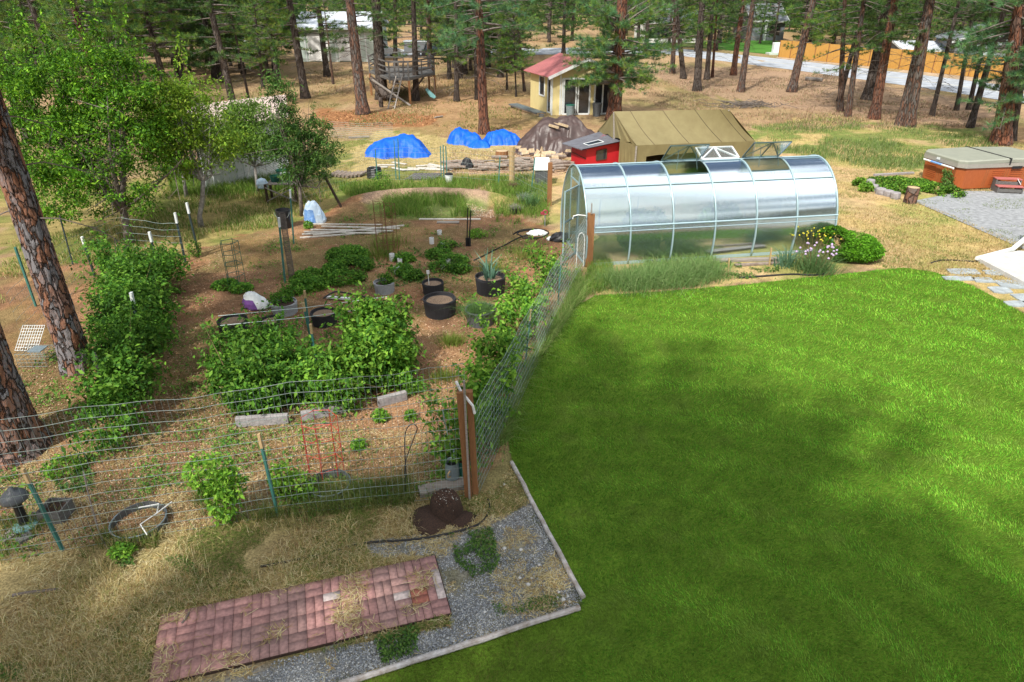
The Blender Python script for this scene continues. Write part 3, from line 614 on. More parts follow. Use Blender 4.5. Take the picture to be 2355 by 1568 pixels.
def broad_tree(name, label, base, limbs, ells, n, size, cols, trunkmat, r0, seed, noise=.5, fs=1.1, wid=.5, shoots=0, group=None, flat=.5, trunkpts=None):
    rng = np.random.default_rng(seed); t = thing(name, label, 'tree', base, 0, group); bx, by = base[0], base[1]
    b = MB(); tp = trunkpts or [(0, 0, 0), (.02, 0, .5), (.05, 0, 1.0)]
    tp = [Vector((bx+p[0], by+p[1], p[2])) for p in tp]
    b.tube(tp, [r0*(1.3 if i == 0 else 1-.25*i/len(tp)) for i in range(len(tp))], 10)
    E2 = [(bx+e[0], by+e[1], e[2], *e[3:]) for e in ells]; P = clumped(E2, n, rng, .27 if n > 9999 else .22, 110 if n > 20000 else 70, noise, fs, .15)
    fork = tp[-1]
    for k in range(limbs):
        e = E2[k % len(E2)]; tip = Vector((e[0], e[1], e[2]))+Vector(rng.normal(size=3)*np.array(e[3:6])*.45); m = fork.lerp(tip, .45)+Vector((0, 0, -.12))+Vector(rng.normal(size=3)*.08)
        b.tube([fork, m, tip], [r0*.6, r0*.35, .008], 6, cap=False)
        for j in range(7):
            s = rng.uniform(.2, 1); p = fork.lerp(m, s*2) if s < .5 else m.lerp(tip, s*2-1)
            q = p+Vector(rng.normal(size=3))*.4+Vector((0, 0, .2)); b.tube([p, q], [r0*.16, .004], 4, cap=False)
            for i2 in range(2): b.tube([p.lerp(q, .6), p.lerp(q, .6)+Vector(rng.normal(size=3))*.3], [r0*.07, .003], 3, cap=False)
    b.build('trunk', trunkmat, t, smooth=True)
    parts = [P]
    for k in range(shoots):        # upright leafy shoots
        e = E2[rng.integers(0, len(E2))]; a = rng.uniform(0, 6.28); q = np.array((e[0]+e[3]*.75*math.cos(a)*rng.uniform(0, 1), e[1]+e[4]*.75*math.sin(a)*rng.uniform(0, 1), e[2]+e[5]*.75))
        l = rng.uniform(.5, 1.3); d = np.array((rng.normal()*.18, rng.normal()*.18, 1)); s = rng.uniform(0, 1, (60, 1)); parts.append(q+d*s*l+rng.normal(size=(60, 3))*.055*(1.15-s))
    P = np.concatenate(parts)
    V, Fc, Cc = leaf_cloud(P, size, rng, cols, flat, wid); Cc = Cc*(.5+np.repeat(fbm(P[:, 0]+P[:, 2], P[:, 1]-P[:, 2]*.5, 1.3, seed, 3), 4)[:, None]); npmesh('crown', V, Fc, M['leaf'], t, Cc)
    return t

# ------------------------------------------------------------ grass, straw, chips (nobody could count them)
def stuffmesh(name, parts, m, label):
    V, Fc, Cc = merge(*parts); o = npmesh(name, V, Fc, m, C=Cc); return tag(o, label, None, None, 'stuff')
def z3(P, z=0.0): return np.concatenate([P, np.full((len(P), 1), z)], 1)
LW = wp(LAWN); parts = []
r0 = np.random.default_rng(21)
for (y0, y1, dens, hh, ww) in ((4.2, 7, 3400, .05, .0075), (7, 10, 2300, .052, .010), (10, 13.5, 1400, .055, .013), (13.5, 19, 800, .06, .018)):
    x1 = 3+y1*.95; q = r0.uniform((-4, y0), (x1, y1), (int(dens*(x1+4)*(y1-y0)), 2)); q = q[inpoly(q[:, 0], q[:, 1], LW)]
    # mower passes lean the blades to and fro along wide arcs
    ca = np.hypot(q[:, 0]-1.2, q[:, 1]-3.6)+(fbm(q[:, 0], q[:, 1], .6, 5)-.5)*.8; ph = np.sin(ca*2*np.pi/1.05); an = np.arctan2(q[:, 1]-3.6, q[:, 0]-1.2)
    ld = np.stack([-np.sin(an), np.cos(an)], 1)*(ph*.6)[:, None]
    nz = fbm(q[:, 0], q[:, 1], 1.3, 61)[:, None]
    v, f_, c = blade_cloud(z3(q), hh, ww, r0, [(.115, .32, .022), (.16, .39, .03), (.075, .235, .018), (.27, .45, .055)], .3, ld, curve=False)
    c = c*np.repeat(.6+.8*nz, 3, 0)*np.repeat(1+.15*ph[:, None], 3, 0)*np.repeat(.78+.075*np.clip(q[:, :1], -2, 7), 3, 0)  # mowing-stripe sheen and the sunlit right-hand side are put into the blade colour
    dry = np.repeat(np.clip((fbm(q[:, 0], q[:, 1], 2.3, 88)-.6)*6, 0, 1)[:, None], 3, 0)*.5; c = c*(1-dry)+np.array((.23, .24, .07))*dry
    brown = np.repeat(np.clip((-.35-(q[:, 0]-q[:, 1]*.25-.0))*.8, 0, 1)[:, None]*np.clip((6.4-q[:, 1]), 0, 1)[:, None], 3, 0)*.55; c = c*(1-brown)+np.array((.22, .17, .05))*brown
    parts.append((v, f_, c))
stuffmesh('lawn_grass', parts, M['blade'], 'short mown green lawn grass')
STRAW = [(.52, .42, .19), (.60, .50, .26), (.42, .32, .13), (.66, .58, .34), (.38, .25, .11)]
def lying(P, ln, wd, rng, cols, lift=.02):
    n = len(P); a = rng.uniform(0, 6.283, n); l = (ln*rng.uniform(.4, 1.3, n))[:, None]; d = np.stack([np.cos(a), np.sin(a), rng.normal(size=n)*.16], 1)
    b_ = a+rng.normal(size=n)*.5; d2 = np.stack([np.cos(b_), np.sin(b_), rng.normal(size=n)*.12], 1); s = np.stack([-np.sin(a), np.cos(a), 0*a], 1)*wd*.5
    P = P+np.array((0, 0, 1))*rng.uniform(.004, lift, (n, 1)); m = P+d*l*.5; t = m+d2*l*.5
    V = np.stack([P-s, P+s, m+s, m-s, t], 1).reshape(-1, 3); V[:, 2] = np.maximum(V[:, 2], .003); k = np.arange(n)[:, None]*5
    Fc = np.concatenate([k+np.array([[0, 1, 2]]), k+np.array([[0, 2, 3]]), k+np.array([[3, 2, 4]])], 1).reshape(-1, 3)
    c = np.array(cols)[rng.integers(0, len(cols), n)]*rng.uniform(.7, 1.2, (n, 1)); return V, Fc, np.repeat(c, 5, 0)
def thin(P, s, seed, thr, soft=8):
    q = fbm(P[:, 0], P[:, 1], s, seed); return P[np.random.default_rng(seed).uniform(size=len(P)) < np.clip((q-thr)*soft, 0, 1)]
FP = [(0, 1285), (640, 1190), (1085, 1142), (1140, 1130), (1175, 1075), (1335, 1385), (790, 1560), (600, 1600), (0, 1600)]
BRK = wp([(372, 1418), (1000, 1282), (1038, 1418), (425, 1575), (330, 1590)]); S1 = sample_plate(FP, 80000, 1); S1 = S1[~inpoly(S1[:, 0], S1[:, 1], BRK)]; keep = ~inpoly(S1[:, 0], S1[:, 1], wp(GRAV)); S1g = S1[~keep]; S1 = S1[keep]
S2 = sample_plate([(0, 940), (1085, 1000), (1085, 1135), (640, 1185), (0, 1290)], 18000, 2)
stuffmesh('dry_straw', [lying(z3(thin(S1, .9, 71, .40, 5)), .095, .006, r0, STRAW, .035), lying(z3(thin(S1, 1.3, 72, .46, 6)), .09, .007, r0, [(.2, .22, .06), (.28, .22, .1), (.13, .18, .04), (.1, .15, .03)], .05), lying(z3(thin(S1g, 2, 5, .53)[::2]), .11, .006, r0, STRAW), lying(z3(thin(S2, 1.5, 6, .4)), .12, .007, r0, STRAW),
    blade_cloud(z3(thin(S1[:22000], 1.2, 8, .42)), .13, .006, r0, STRAW+[(.2, .24, .06)], .8)], M['straw'], 'loose dry straw and dead grass on the ground')
CH = [(.42, .26, .15), (.52, .35, .22), (.32, .18, .10), (.17, .095, .055), (.62, .48, .34), (.38, .20, .11)]
MP_ = [(380, 640), (480, 570), (690, 515), (840, 475), (1150, 485), (1260, 540), (1330, 620), (1300, 690), (1205, 850), (1090, 1130), (640, 1180), (0, 1285), (0, 850)]
Q = sample_plate(MP_, 75000, 3); rC = np.random.default_rng(5); Qc = z3(Q)
dist = np.linalg.norm(Q, axis=1)
stuffmesh('wood_chips', [leaf_cloud(Qc+np.array((0, 0, .008)), .034, rC, CH, flat=1.6, wid=.45), lying(z3(sample_plate(MP_, 16000, 31)), .09, .006, rC, [(.4, .25, .13), (.28, .15, .08), (.5, .36, .2)]),
   leaf_cloud(z3(sample_plate([(845, 440), (985, 428), (1110, 440), (1160, 500), (1100, 500), (1050, 462), (980, 452), (850, 462)], 5000, 32), .0)+np.array((0, 0, .02)), .05, rC, CH[:2]+[(.6, .5, .4)], flat=2, wid=.5)], M['chip'], 'reddish brown wood chip mulch over the garden')
GVp = thin(sample_plate(GRAV, 46000, 34), 1.6, 7, .30); GVp = GVp[~inpoly(GVp[:, 0], GVp[:, 1], BRK)]
GVp = GVp[~inpoly(GVp[:, 0], GVp[:, 1], LW)]
stuffmesh('gravel', [leaf_cloud(z3(GVp)+np.array((0, 0, .004)), .020, rC, [(.26, .28, .30), (.16, .17, .19), (.38, .40, .41), (.2, .21, .22), (.5, .5, .48)], flat=1.4, wid=.9)], M['chip'], 'blue grey crushed gravel beside the brick paving')
# taller growth: orchard grass, fence line tufts, field grass
GR = [(.10, .20, .03), (.15, .24, .05), (.20, .24, .07), (.08, .16, .03)]
GR = [(.13, .26, .03), (.19, .31, .05), (.26, .31, .08), (.1, .2, .03)]; MIXG = GR+STRAW[:3]
gp = []
def tuftarea(poly, n, h, w_, cols, thr=None, s=.9, seed=1, lean=.4):
    P = sample_plate(poly, n, seed)
    if thr is not None: P = thin(P, s, seed, thr)
    P = P[~inpoly(P[:, 0], P[:, 1], LW)] if seed < 90 else P
    gp.append(blade_cloud(z3(P), h, w_, r0, cols, lean))
tuftarea([(380, 420), (640, 400), (780, 430), (1240, 400), (1255, 450), (1170, 470), (780, 440), (650, 520), (440, 560), (330, 520)], 26000, .16, .016, MIXG, .38, .6, 41)
tuftarea([(380, 395), (700, 395), (690, 445), (400, 455)], 9000, .42, .018, GR, None, 1, 42)
tuftarea([(765, 425), (1240, 405), (1255, 440), (1160, 465), (800, 452)], 9000, .30, .016, GR, .36, .7, 43)
tuftarea([(880, 455), (1060, 455), (1085, 500), (890, 505)], 5000, .34, .016, GR, .3, .8, 44)
tuftarea([(1130, 430), (1260, 430), (1265, 520), (1140, 510)], 4000, .36, .015, GR, .36, .8, 45)
tuftarea([(0, 1200), (560, 1160), (860, 1130), (1060, 1130), (1075, 1165), (640, 1225), (0, 1310)], 8000, .24, .009, [(.13, .18, .04), (.2, .22, .07), (.1, .16, .03), (.36, .3, .13)], .42, 1.2, 46, .5)
tuftarea([(440, 1150), (940, 1110), (960, 1165), (470, 1215)], 4500, .30, .009, [(.12, .19, .04), (.18, .2, .06)], .4, 1.3, 47, .5)
tuftarea([(1180, 1010), (1250, 830), (1345, 690), (1330, 620), (1300, 700), (1215, 850), (1130, 1040)], 9000, .34, .010, [(.16, .29, .06), (.22, .35, .08), (.32, .37, .13)], None, 1, 48, .6)
tuftarea([(1360, 600), (1400, 595), (1420, 660), (1330, 690)], 1800, .28, .010, GR, None, 1, 49, .5)
tuftarea([(1360, 600), (1650, 592), (1660, 640), (1600, 662), (1400, 672), (1340, 650)], 8000, .24, .011, [(.13, .25, .05), (.18, .31, .07), (.10, .21, .05), (.28, .32, .12)], .36, 1.6, 50, .6)
tuftarea([(0, 560), (330, 500), (380, 600), (200, 640), (0, 700)], 9000, .12, .014, MIXG, .4, .7, 51)
tuftarea([(1240, 290), (1900, 262), (2355, 320), (2355, 440), (2100, 440), (2100, 460), (2370, 570), (2355, 660), (2020, 612), (1920, 560), (1905, 380), (1780, 345)], 42000, .075, .016, [(.5, .38, .18), (.56, .44, .22), (.42, .30, .14), (.36, .32, .12)], .36, .9, 52, .6)
tuftarea([(1780, 345), (2100, 380), (2355, 430), (2370, 590), (2100, 640), (1930, 580), (1910, 380)], 20000, .07, .014, [(.18, .25, .06), (.24, .28, .09), (.14, .2, .05)], .5, 1.4, 53, .5)
tuftarea([(1650, 300), (1900, 275), (2150, 285), (2300, 300), (2290, 360), (2050, 400), (1800, 350)], 16000, .2, .022, [(.12, .20, .04), (.17, .25, .07), (.2, .24, .1)], .42, .5, 54)
tuftarea([(740, 300), (1200, 300), (1200, 400), (780, 420)], 14000, .08, .018, [(.46, .37, .16), (.3, .32, .1), (.5, .4, .2)], .42, .8, 55)
tuftarea([(700, 150), (1200, 150), (1200, 300), (720, 290)], 18000, .12, .045, [(.36, .27, .12), (.22, .24, .08), (.42, .28, .16), (.18, .2, .06)], .45, .5, 56)
tuftarea([(1440, 150), (1900, 165), (2330, 290), (1750, 300), (1440, 230)], 26000, .14, .04, [(.40, .27, .18), (.34, .22, .14), (.44, .33, .21), (.24, .23, .11)], .42, .5, 57)
tuftarea([(560, 180), (1180, 170), (1180, 215), (560, 230)], 5000, .22, .05, [(.52, .36, .2), (.44, .3, .18)], .45, .6, 58)
stuffmesh('wild_grass', gp, M['blade'], 'rough mixed green and dry grass round the garden and under the pines')
# low weeds
wd_ = []; rW = np.random.default_rng(9)
Pm = thin(sample_plate(MP_, 26000, 64), 1.1, 65, .5, 6); Pm = z3(Pm); Pm[:, 2] = rW.uniform(.01, .06, len(Pm)); Pc = thin(sample_plate(MP_, 420, 66), .8, 67, .45, 6); kk = rW.integers(0, len(Pc), len(Pc)*55); Pw = z3(Pc[kk])+rW.normal(size=(len(kk), 3))*np.array((.13, .13, .0)); Pw[:, 2] = np.abs(rW.normal(size=len(kk)))*.07+.02; wd_.append(leaf_cloud(Pw, .06, rW, [(.07, .2, .03), (.13, .29, .04), (.2, .34, .06)], flat=.8, wid=.5)); wd_.append(leaf_cloud(Pm, .045, rW, [(.08, .2, .03), (.14, .28, .05), (.2, .3, .06)], flat=1.0, wid=.45))
for (poly, n, s) in (([(1035, 1230), (1130, 1215), (1150, 1290), (1110, 1350), (1045, 1290)], 1500, .03), ([(860, 1470), (960, 1440), (960, 1500), (880, 1530)], 900, .03), ([(1130, 1390), (1290, 1370), (1290, 1400), (1140, 1420)], 250, .025),
        ([(0, 1530), (60, 1530), (60, 1568), (0, 1568)], 400, .03), ([(265, 1265), (310, 1255), (310, 1300), (270, 1305)], 250, .05), ([(380, 1285), (430, 1280), (470, 1340), (440, 1345)], 260, .03),
        ([(1480, 610), (1600, 600), (1790, 608), (1790, 640), (1620, 645), (1480, 650)], 1600, .06), ([(830, 580), (1080, 560), (1090, 650), (880, 660)], 900, .08), ([(1120, 560), (1260, 540), (1270, 640), (1150, 650)], 500, .07),
        ([(120, 1060), (210, 1050), (215, 1130), (130, 1140)], 350, .06), ([(0, 880), (110, 880), (150, 940), (110, 980)], 300, .06), ([(770, 470), (900, 470), (900, 540), (780, 560)], 300, .06)):
    P = thin(sample_plate(poly, n*2, int(n)), 2.5, int(n), .4); P = z3(P); P[:, 2] = rW.uniform(.01, .07, len(P)); wd_.append(leaf_cloud(P, s, rW, [(.06, .15, .03), (.1, .2, .04), (.14, .25, .05)], flat=1.2, wid=.6))
stuffmesh('low_weeds', wd_, M['leaf'], 'small leafy weeds and clover growing in patches')
# ------------------------------------------------------------ pines that can be told apart
def near_pine(base, r, lean, label, seed):
    "close trunk with plated bark modelled in the surface"
    t = thing('pine_tree', label, 'tree', base); t.rotation_euler = (0, lean, 0); rng = np.random.default_rng(seed)
    nz_, na = 260, 96; zz = np.linspace(0, 9, nz_); aa = np.linspace(0, 2*np.pi, na, endpoint=False); A, Z_ = np.meshgrid(aa, zz)
    rad = r*(1+.32*np.exp(-Z_/.35))*(1-.035*Z_)
    # plates: long vertical cells
    u = A/(2*np.pi)*11; vv = Z_*2.1+fbm(A*2, Z_, 1.2, seed)*1.2; u = u+(fbm(A*1.5, Z_, 1.6, seed+2)-.5)*1.6
    cell = np.abs(((u+.5*(np.floor(vv) % 2)) % 1)-.5)*2; cv = np.abs((vv % 1)-.5)*2
    crack = np.clip((np.maximum(cell**1.0, cv**2.2)-.74)*6, 0, 1); fl = fbm(A*9, Z_*6, 1, seed+5)
    rad = rad+(-crack*.030+fl*.03)*(r/.3); X_ = rad*np.cos(A); Y_ = rad*np.sin(A)
    V = np.stack([X_, Y_, Z_], -1).reshape(-1, 3); id_ = np.arange(nz_*na).reshape(nz_, na)
    Fc = np.stack([id_[:-1], np.roll(id_, -1, 1)[:-1], np.roll(id_, -1, 1)[1:], id_[1:]], -1).reshape(-1, 4)
    o = npmesh('trunk', V, Fc, M['bark_near'], t, smooth=True, local=True)
    tm, bm, cm = pine_meshes('shade', **VAR['shade'])
    up = MB(); up.tube([(0, 0, 8.9), (0, 0, 14)], [r*.72, r*.12], 12); up.build('upper_trunk', M['bark_red'], t, local=True)
    for nm, me in (('branches', bm), ('crown', cm)):
        q = bpy.data.objects.new(nm, me); COL.objects.link(q); q.parent = t; q.scale = (1.15, 1.15, 1); q.rotation_euler = (0, 0, seed)
    return t
bA = G(182, 848); bB = G(20, 1035)
near_pine(bA, .245, math.radians(-.5), 'thick leaning pine trunk behind the front wire fence, farther of the two nearest', 3)
near_pine(bB, .46, math.radians(1.0), 'massive pine trunk cut by the left edge, nearest of all the trees', 8)
PL = [ # foot x, y, width, upper x, y, kind, label, bark, scale
 (836, 262, 29, 806, 20, 'mid_b', 'stout grey pine with a swollen scaly foot, left of the tree house', 'bark', 1),
 (1113, 307, 24, 1102, 20, 'mainred', 'reddish pine rising between the two small blue tarp heaps', 'bark_red', 1),
 (1410, 276, 33, 1432, 0, 'bigred', 'big red-barked pine with low green boughs hanging before the yellow cabin', 'bark_red', 1),
 (540, 254, 18, 484, 20, 'tall_c', 'dark leaning pine behind the far end of the white shed', 'bark_dark', 1),
 (502, 180, 15, 478, 20, 'bare', 'dark pine close beside the leaning one behind the fruit trees', 'bark_dark', 1),
 (703, 226, 20, 672, 40, 'mid_a', 'dark pine trunk standing behind the tall peach tree', 'bark_dark', 1),
 (576, 247, 7, 560, 170, 'thin', 'thin young pine leaning over the shed roof', 'bark_dark', .8),
 (606, 204, 9, 600, 150, 'bushy2', 'slim bushy pine with yellow-green needles behind the shed', 'bark_dark', .75),
 (766, 193, 6, 760, 140, 'thin', 'very thin pine stem between the barn and the grey pine', 'bark', .7),
 (753, 176, 15, 738, 60, 'far_b', 'pine with many bare twigs in front of the pale barn', 'bark_dark', .9),
 (880, 228, 29, 868, 60, 'tall_a', 'dark pine that the tree house is built around', 'bark_dark', 1),
 (957, 231, 16, 951, 20, 'mid_a', 'straight dark pine under the right half of the tree house', 'bark_dark', .9),
 (910, 196, 12, 908, 40, 'tall_b', 'dark pine right behind the tree house railing', 'bark_dark', 1),
 (990, 176, 14, 985, 40, 'tall_a', 'brown pine behind the right corner of the tree house', 'bark', 1),
 (1050, 233, 13, 1048, 20, 'mid_c', 'dark pine with bare grey twigs right of the tree house', 'bark_dark', .95),
 (1034, 182, 11, 1030, 60, 'bare', 'pine beside the black car', 'bark_dark', 1),
 (1096, 229, 9, 1094, 120, 'tall_c', 'short dark trunk just behind the reddish pine', 'bark_dark', .9),
 (1166, 206, 5, 1165, 130, 'bushy2', 'thin straight sapling pine left of the cabin, the farther one', 'bark_dark', .62),
 (1187, 222, 4.5, 1184, 130, 'bushy', 'thin straight sapling pine left of the cabin, the nearer one', 'bark_dark', .62),
 (1206, 210, 7, 1200, 150, 'mid_b', 'slim pine touching the back corner of the cabin', 'bark', .8),
 (1546, 168, 12, 1551, 70, 'tall_b', 'first trunk right of the dark green bin', 'bark', 1),
 (1571, 181, 13, 1560, 70, 'tall_c', 'crooked trunk leaning left, near the dark green bin', 'bark_dark', 1),
 (1603, 209, 19, 1615, 0, 'tall_a', 'tall straight dark pine nearest of the group before the far lawn', 'bark_dark', 1),
 (1625, 183, 12, 1634, 70, 'tall_b', 'dark pine in a close pair before the road, the thicker of the two', 'bark_dark', 1),
 (1638, 178, 7, 1645, 70, 'thin', 'thin reddish pine in a close pair before the road', 'bark_red', 1),
 (1687, 173, 14, 1706, 30, 'tall_c', 'red-brown pine standing right beside the road edge', 'bark_red', 1),
 (1703, 211, 16, 1733, 0, 'bare', 'leaning grey-brown pine with bare broken branches', 'bark', 1),
 (1820, 211, 20, 1856, 60, 'tall_b', 'orange-brown leaning pine in front of the left end of the cedar fence', 'bark', 1),
 (1930, 234, 12, 1972, 70, 'tall_a', 'dark slim pine at the back of the clump left of the big leaning pines', 'bark_dark', 1),
 (1933, 257, 14, 1938, 120, 'mid_c', 'upright brown pine with a low bough over the road', 'bark', .85),
 (1949, 268, 14, 1987, 0, 'tall_a', 'slender leaning pine just left of the thick dark one', 'bark', 1),
 (1997, 229, 29, 2044, 0, 'tall_a', 'thick dark leaning pine behind the orange-barked one', 'bark_dark', 1),
 (2010, 273, 24, 2058, 0, 'tall_a', 'orange-barked leaning pine in front of the thick dark one', 'bark_red', 1),
 (2070, 288, 22, 2128, 40, 'tall_a', 'grey-brown leaning pine, left stem of the crossing pair', 'bark', 1),
 (2090, 291, 24, 2142, 0, 'bare', 'grey-brown leaning pine, right stem of the crossing pair', 'bark', 1),
 (2142, 268, 11, 2206, 0, 'bare', 'thin curved dark pine right of the crossing pair', 'bark_dark', .95),
 (2199, 254, 10, 2229, 82, 'tall_a', 'thin dark pine before the white garage door', 'bark_dark', 1),
 (2227, 252, 11, 2262, 96, 'tall_a', 'dark pine, farther of the two crossing before the gabled house', 'bark_dark', 1),
 (2231, 293, 15, 2291, 85, 'tall_a', 'dark pine, nearer of the two crossing before the gabled house', 'bark_dark', 1.1),
 (2300, 331, 40, 2340, 60, 'lowright', 'broad pine with needle boughs down to head height at the right edge', 'bark_red', 1.05),
 (2322, 322, 22, 2352, 150, 'mid_b', 'half hidden trunk just behind the broad pine at the right edge', 'bark_dark', 1),
]
for (bx, by, w_, tx, ty, k, lab, bk, sc) in PL: pine(bx, by, w_, tx, ty, k, lab, bk, None, sc)
# boughs that fill the top left corner belong to pines standing behind the fruit trees
for (bx, by, w_, k, lab, sc) in ((70, 330, 24, 'bushy', 'bushy pine at the far left with bright needles over the plum tree', 1.0), (245, 262, 20, 'bushy2', 'bushy red-stemmed pine seen through the plum tree', 1.15),
        (385, 215, 16, 'bushy', 'bushy pine behind the yellow-green fruit tree', 1.05), (150, 240, 16, 'mid_a', 'pine with yellow-green boughs deep behind the plum tree', 1.2), (640, 190, 13, 'bushy', 'leafy-looking pine between the shed and the barn', 1.05), (-40, 420, 26, 'bushy', 'pine whose boughs enter at the top left corner', 1.0)):
    pine(bx, by, w_, bx-(1177-bx)*.02, by-60, k, lab, 'bark_red' if 'red' in lab else 'bark_dark', None, sc)
# the wood behind
rf_ = random.Random(3); placed = []
def scatter(n, xs, ys, group, label, avoid=()):
    k = 0; tries = 0
    while k < n and tries < 4000:
        tries += 1; y = rf_.uniform(*ys); x = rf_.uniform(xs[0], xs[1])*(y/100)
        if any((x-a)**2+(y-c)**2 < 9 for a, c in placed): continue
        px, py = plate(x, y)
        if any(x0 < px < x1 and y0 < py < y1 for (x0, x1, y0, y1) in avoid): continue
        placed.append((x, y)); k += 1
        pine_at(Vector((x, y, 0)), rf_.uniform(.14, .27), rf_.choice(('far_a', 'far_b', 'far_a', 'far_c', 'far_c')), label, group, rf_.uniform(-.03, .03), sc=rf_.uniform(.9, 1.15), bark='bark_dark')
AV = ((470, 600, 60, 200), (640, 1000, 100, 200), (1120, 1240, 100, 140))
scatter(32, (-82, -50), (52, 84), 'dark pines of the wood at the upper left', 'dark pine in the wood behind the plum tree at the upper left')
scatter(44, (-84, 12), (84, 128), 'dark pines of the wood behind the barn', 'dark far pine in the wood left of the cabin', AV)
scatter(16, (-46, -14), (58, 80), 'young pines between the tree house and the plum tree', 'young pine in the understorey left of the tree house', ((560, 1000, 120, 999),))
scatter(26, (-36, 14), (62, 86), 'young pines along the driveway behind the cabin', 'young bushy pine near the driveway left of the cabin', ((660, 1030, 0, 999), (1180, 1420, 100, 999), (640, 800, 125, 170)))
scatter(14, (14, 60), (88, 104), 'young pines across the road', 'young bushy pine just across the road', ((1690, 1900, 80, 999),))
scatter(16, (52, 84), (62, 74), 'pines along the road at the right', 'dark pine crowding the right edge beyond the road', ((1500, 2290, 0, 999),))
scatter(34, (8, 48), (100, 150), 'dark pines across the road', 'dark far pine across the road behind the cabin')
scatter(50, (44, 100), (108, 150), 'dark pines behind the cedar fence', 'dark far pine behind the cedar fence and the grey house')
rB = np.random.default_rng(4)
parts = []
for i in range(330):
    x = -200+(i % 190)*2.15+rB.uniform(-2, 2); y = rB.uniform(205, 225)
    if i >= 190: x = (-150+(i-190)*2.15)*.95; y = rB.uniform(152, 190)
    zz = rB.uniform(0, 13, 100); rr_ = rB.uniform(0, 4.2, 100)*(1.05-zz/16); a = rB.uniform(0, 6.283, 100)
    T_ = np.stack([x+rr_*np.cos(a), y+rr_*np.sin(a), zz], 1); D_ = unit(np.stack([np.cos(a), np.sin(a), .4+0*a], 1)); parts.append(needle_tufts(T_, D_, rB, 9, 1.1, .24, NC_DARK))
stuffmesh('far_woods', parts, M['needle'], 'far-off pine wood that reads as one dark mass')
# tall pines behind the photographer, whose shade falls across the lawn
for (x, y, sc, rz_) in ((-3.6, .4, 1.0, 0), (-1.3, -1.4, 1.0, 2), (-10.5, -4.5, 1.05, 4), (.9, -4.6, .95, 1)):
    pine_at(Vector((x, y, 0)), .28, 'shade', 'tall pine behind the camera that shades the lawn', 'pines shading the lawn', 0, rz_, sc, 'bark')
# ------------------------------------------------------------ fruit trees
PLUM = [(.085, .23, .015), (.13, .30, .02), (.065, .17, .015), (.20, .38, .025), (.045, .12, .015)]
YG = [(.21, .35, .025), (.16, .29, .025), (.28, .38, .04), (.12, .23, .025)]
PEACH = [(.07, .17, .035), (.10, .21, .04), (.05, .12, .03), (.14, .26, .05)]
p = G(300, 560)
broad_tree('plum_tree', 'wide dense bright green plum tree filling the upper left', p, 14, [(-.2, .2, 2.6, 2.1, 1.7, 1.4), (-2.0, .4, 2.9, 1.8, 1.6, 1.4), (-1.2, 1.0, 3.9, 1.8, 1.5, 1.2), (.6, .8, 3.7, 1.4, 1.4, 1.2), (-.6, -.3, 1.6, 1.8, 1.3, .9), (-3.2, 1.0, 3.7, 1.6, 1.4, 1.3), (.2, .6, 4.6, 1.1, 1, .9), (-1.8, .8, 4.7, 1.2, 1, .8)], 40000, .095, PLUM, M['twig'], .12, 31, noise=1.05, fs=.95, shoots=60)
p = G(463, 522)
broad_tree('fruit_tree', 'airy yellow-green fruit tree with a forked grey trunk', p, 9, [(-.3, .3, 2.4, 1.1, 1, .9), (-.1, .2, 3.3, 1.2, 1.0, 1.0), (.9, .5, 2.6, .9, .8, .7), (-1.0, .4, 2.9, .9, .8, .9), (.3, .3, 4.1, .7, .7, .6)], 17000, .085, YG, M['bark_pale'], .075, 32, noise=.9, fs=1.6, shoots=10, trunkpts=[(0, 0, 0), (.02, 0, .35), (.25, 0, 1.0), (.35, 0, 1.45)])
p = G(430, 455)
broad_tree('fruit_tree', 'slim green fruit tree standing just left of and behind the forked grey one', p, 7, [(0, 0, 2.4, 1.1, 1, .9), (-.6, .1, 3.2, 1.1, .9, .9), (.5, .1, 3.1, 1, .9, .9)], 8000, .08, YG[:2]+PLUM[:2], M['bark_pale'], .06, 33, noise=.8, fs=1.4, shoots=8)
p = G(594, 446)
broad_tree('fruit_tree', 'small round-headed tree with a white trunk in front of the white shed', p, 8, [(0, 0, 2.2, 1.35, 1.1, .8), (-.7, 0, 2.0, .9, .8, .6), (.9, 0, 1.9, .9, .8, .6), (0, .2, 2.8, .9, .8, .5)], 13000, .09, [(.15, .28, .04), (.10, .2, .03), (.2, .33, .06)], M['bark_pale'], .055, 34, noise=.75, fs=1.5, shoots=4)
p = G(695, 496)
broad_tree('peach_tree', 'narrow dark green peach tree with long leaves beside the bench', p, 11, [(0, 0, 2.2, .6, .5, 1.2), (.8, .2, 2.0, .7, .6, .7), (.5, .1, 1.6, .75, .5, .5), (-.1, 0, 3.6, .42, .35, 1.0), (.6, .3, 2.7, .5, .5, .5), (-.35, .1, 2.1, .5, .4, .6), (-.35, .1, 3.9, .3, .3, .5)], 9500, .12, PEACH, M['twig'], .06, 35, noise=.8, fs=1.5, wid=.28, shoots=6)
